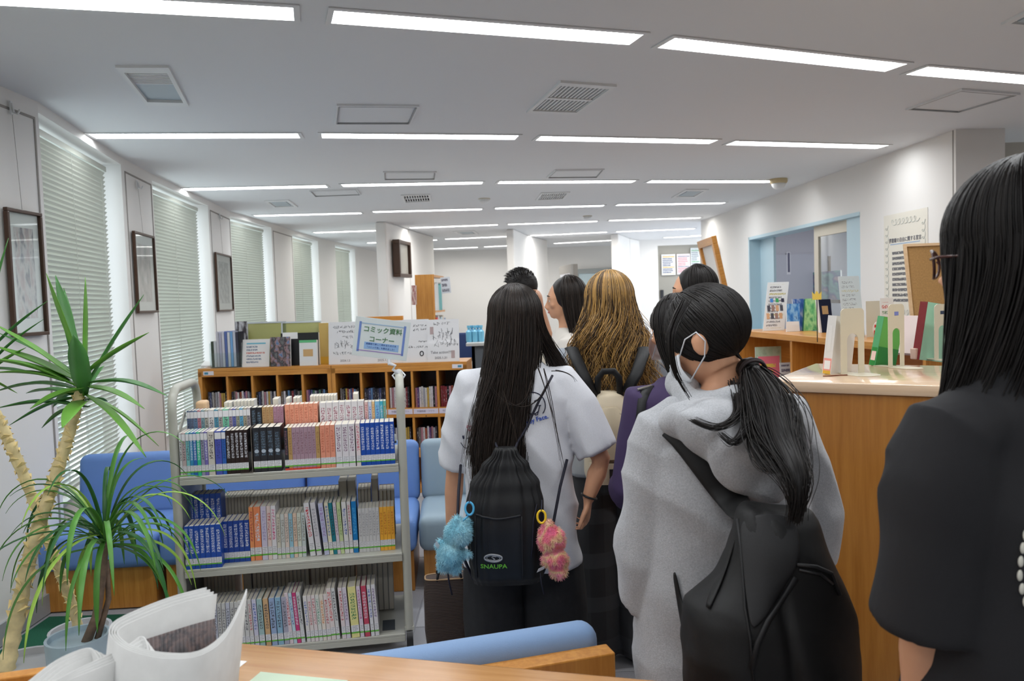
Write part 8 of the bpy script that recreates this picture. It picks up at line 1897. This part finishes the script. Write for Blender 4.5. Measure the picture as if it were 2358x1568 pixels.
for sh, el, t_ in ((shL, elL, .86), (shR, elR, .9)):
    sg_ = -1 if sh.x < 0 else 1; e = sh.lerp(el, t_); m.tube([V3(sg_*.08, -.01, 1.255*s), sh+V3(0, 0, -.016), sh.lerp(el, .35), e], [.060, .074, .082, .086], 22, flat=.95)
me = remesh(m, .0065, 6, folds(.012, 6, 5.0, 15, 4), 'tee_shirt'); me.materials.append(M_TB); btee = link('tee_shirt', me, blk)
m = MB(); m.loft([(0, 0, .72*s, .19, .135), (0, 0, .95*s, .15, .115)], 24)
for sx in (-1, 1): m.tube([V3(sx*.09, 0, .80*s), V3(sx*.10, 0, .45*s), V3(sx*.10, 0, .05)], [.10, .095, .09], 18)
me = remesh(m, .012, 4, None, 'trousers'); me.materials.append(M_TROUSER); link('trousers', me, blk); shoes(blk)
m = MB(); cap(m, hT, s, (0, -.010, 1.517), (.092, .102, .104)); m.loft([(-.02, -.02, 1.50*s, .085, .07), (-.03, -.025, 1.38*s, .08, .06), (-.03, -.04, 1.29*s, .07, .045)][::-1], 24); base = remesh(m, .007, 4, folds(.003, 40, 2, 6), 'hairbase')
def ends(phi, rs):
    f = math.sin(phi); c = math.cos(phi)
    return (-.035+f*.135, .02-.155*max(0, c)-.01*rs.rand()+(.05 if f < -.6 else 0), (1.12+.06*rs.rand()-.06*(f < -.5))*s)
paths = long_hair(hT, s, 2400, ends, rs, r=(.102, .114, .110), az=(-168, 172), clump=14, spread=.012)
me = join_mesh(base, strand_mesh(paths, .0016, .0010), 'hair'); me.materials.append(M_HAIRK); link('hair', me, blk)
hp = lambda *p: hT @ (Vector(p)*s)
q = MB()
for sx in (-1, 1):
    q.tube([hp(sx*.034+.026*math.cos(a), .112-.012*abs(math.cos(a))*(1 if sx*math.cos(a) > 0 else 0), 1.486+.021*math.sin(a)) for a in np.linspace(0, 2*PI, 25)], .0024, 6, cap=False); q.tube([hp(sx*.060, .104, 1.493), hp(sx*.080, .085, 1.494), hp(sx*.088, -.01, 1.488)], .0024, 6)
q.tube([hp(-.01, .114, 1.490), hp(.01, .114, 1.490)], .002, 6); q.build('glasses', mat('glasses_brown', S(70, 40, 36), .25), blk, smooth='all')
# white dotted print on her back
Mk = Matrix.Translation(KL) @ Matrix.Rotation(rz, 4, 'Z'); Mki = Mk.inverted(); bvk = BVHTree.FromPolygons([v.co for v in btee.data.vertices], [p.vertices[:] for p in btee.data.polygons]); q = MB()
for px, py in ((2356, 1262), (2351, 1293), (2349, 1325), (2354, 1356), (2362, 1385), (2362, 1232)):
    d = (Mki.to_3x3() @ ray(px, py)).normalized(); h, n_, *_ = bvk.ray_cast(Mki @ CP, d)
    if h: q.ell(h-d*.001, (.0055, .0025, .008), 0, 10, 6)
q.build('shirt_print', mat('print_white', S(214, 212, 200), .7), blk, smooth='all')

# ------------------------------------------------------------------ three people further back
def far_person(name_label, L0, rz, H, top_m, hair_mat, arms, hair_kind, yaw=0, skin=SKIN, seed=1, sleeve=1.0, trousers=M_TROUSER, top='shirt'):
    rs = np.random.RandomState(seed); p = empty('person', L0, rz, name_label, 'person'); s = H/1.6; hT = rot_about(1.40*s, yaw, R(-3))
    body(p, H, arms, hT, skin, .0085, 40)
    m = MB(); m.loft([(0, 0, .76*s, .19, .14, 2.3), (0, 0, .92*s, .19, .135, 2.3), (0, -.005, 1.1*s, .19, .13, 2.3), (0, -.01, 1.225*s, .18, .11), (0, -.01, 1.285*s, .13, .085), (0, -.01, 1.335*s, .075, .07)], 30)
    for k_, (sh, el, wr, *_r) in arms.items():
        sg_ = -1 if k_ == 'L' else 1; pts = [V3(sg_*.08, -.01, 1.258*s), sh+V3(0, 0, -.012), sh.lerp(el, .5), sh.lerp(el, .82 if sleeve < 1 else 1.0)]; rr_ = [.056, .068, .07, .072]
        if sleeve >= 1: pts.append(wr.lerp(el, .15)); rr_.append(.045)
        m.tube(pts, rr_, 16)
    me = remesh(m, .011, 4, folds(.007, 7, 2.8, seed), top); me.materials.append(top_m); link(top, me, p)
    m = MB(); m.loft([(0, 0, .73*s, .186, .13), (0, 0, .95*s, .15, .115)], 24)
    for sx in (-1, 1): m.tube([V3(sx*.09, 0, .80*s), V3(sx*.10, 0, .45*s), V3(sx*.10, 0, .05)], [.10, .095, .09], 16)
    me = remesh(m, .014, 3, None, 'trousers'); me.materials.append(trousers); link('trousers', me, p); shoes(p)
    if hair_kind == 'long':
        m = MB(); cap(m, hT, s, (0, -.020, 1.519), (.090, .098, .102)); m.loft([(0, -.045, 1.49*s, .088, .06), (0, -.06, 1.36*s, .09, .055), (0, -.09, 1.24*s, .075, .03)][::-1], 20); b_ = remesh(m, .009, 3, None, 'hb')
        def ends(phi, rs): f = math.sin(phi); return (f*.10, -.04-.09*max(0, math.cos(phi))-.01*rs.rand(), (1.20-.06*rs.rand())*s)
        pa = long_hair(hT, s, 650, ends, rs, (0, -.020, 1.519), (.096, .104, .106), (-118, 118), clump=12, spread=.02); me = join_mesh(b_, strand_mesh(pa, .002, .001), 'hair')
    else:
        m = MB(); cap(m, hT, s, (0, -.012, 1.524), (.084, .104, .100), plane=(1.50, .62)); b_ = remesh(m, .007, 2, None, 'hb'); pa = []
        for i in range(900):
            th = R(rs.uniform(0, 100)); ph = rs.uniform(0, 2*PI); d = Vector((math.sin(th)*math.cos(ph), math.sin(th)*math.sin(ph), math.cos(th))); q0 = Vector((0, -.012, 1.524))+Vector((d.x*.082, d.y*.102, d.z*.098))
            if q0.z < 1.50+.62*q0.y: continue
            ln = rs.uniform(.007, .015)*(1.5 if q0.z > 1.58 else .6); q1 = q0+d*ln*.6+Vector((0, .004, .004)); q2 = q0+d*ln+Vector((rs.uniform(-.006, .006), .012, 0)); pa.append([np.array(hT @ (q*s)) for q in (q0, q1, q2)])
        me = join_mesh(b_, strand_mesh(np.array(pa), .0022, .0006), 'hair')
    me.materials.append(hair_mat); link('hair', me, p); return p
s = 1.01
far_person('person with long dark hair and a white top, in profile facing left', (.305, 4.35, 0), R(88), 1.615, mat('top_white', S(226, 220, 212), .85, bump=.2, bscale=400), M_HAIRB,
    {'L': (V3(-.165*s, 0, 1.262*s), V3(-.20, .04, .98), V3(-.12, .24, .96), (.3, .9, 0), (.3, 0, -1)), 'R': (V3(.165*s, 0, 1.262*s), V3(.20, .04, .98), V3(.12, .24, .96), (-.3, .9, 0), (-.3, 0, -1))}, 'long', R(2), seed=61)
s = 1.05; ml = limb_local((.07, 5.2, 0), R(72))
far_person('person with short black hair and a cream shirt, left arm raised, beyond the pale tee', (.07, 5.2, 0), R(72), 1.685, mat('shirt_cream', S(224, 218, 200), .85, bump=.2, bscale=400), M_HAIRK,
    {'L': (V3(-.175*s, 0, 1.262*s), ml(1266, 800, 5.02), ml(1247, 712, 5.0), (0, .1, 1), (0, 1, 0)), 'R': (V3(.175*s, 0, 1.262*s), V3(.22, .04, 1.0), V3(.16, .24, .95), (-.3, .9, 0), (-.3, 0, -1))}, 'short', 0, SKIN_D, 62, .8)
s = 1.02
far_person('person with parted black hair facing left, mostly hidden behind the hoodie wearer', (.915, 3.92, 0), R(78), 1.635, mat('shirt_navy', S(50, 56, 76), .8), M_HAIRK,
    {'L': (V3(-.165*s, 0, 1.262*s), V3(-.20, .04, .98), V3(-.12, .24, .96), (.3, .9, 0), (.3, 0, -1)), 'R': (V3(.165*s, 0, 1.262*s), V3(.20, .04, .98), V3(.12, .24, .96), (-.3, .9, 0), (-.3, 0, -1))}, 'long', R(2), seed=63)
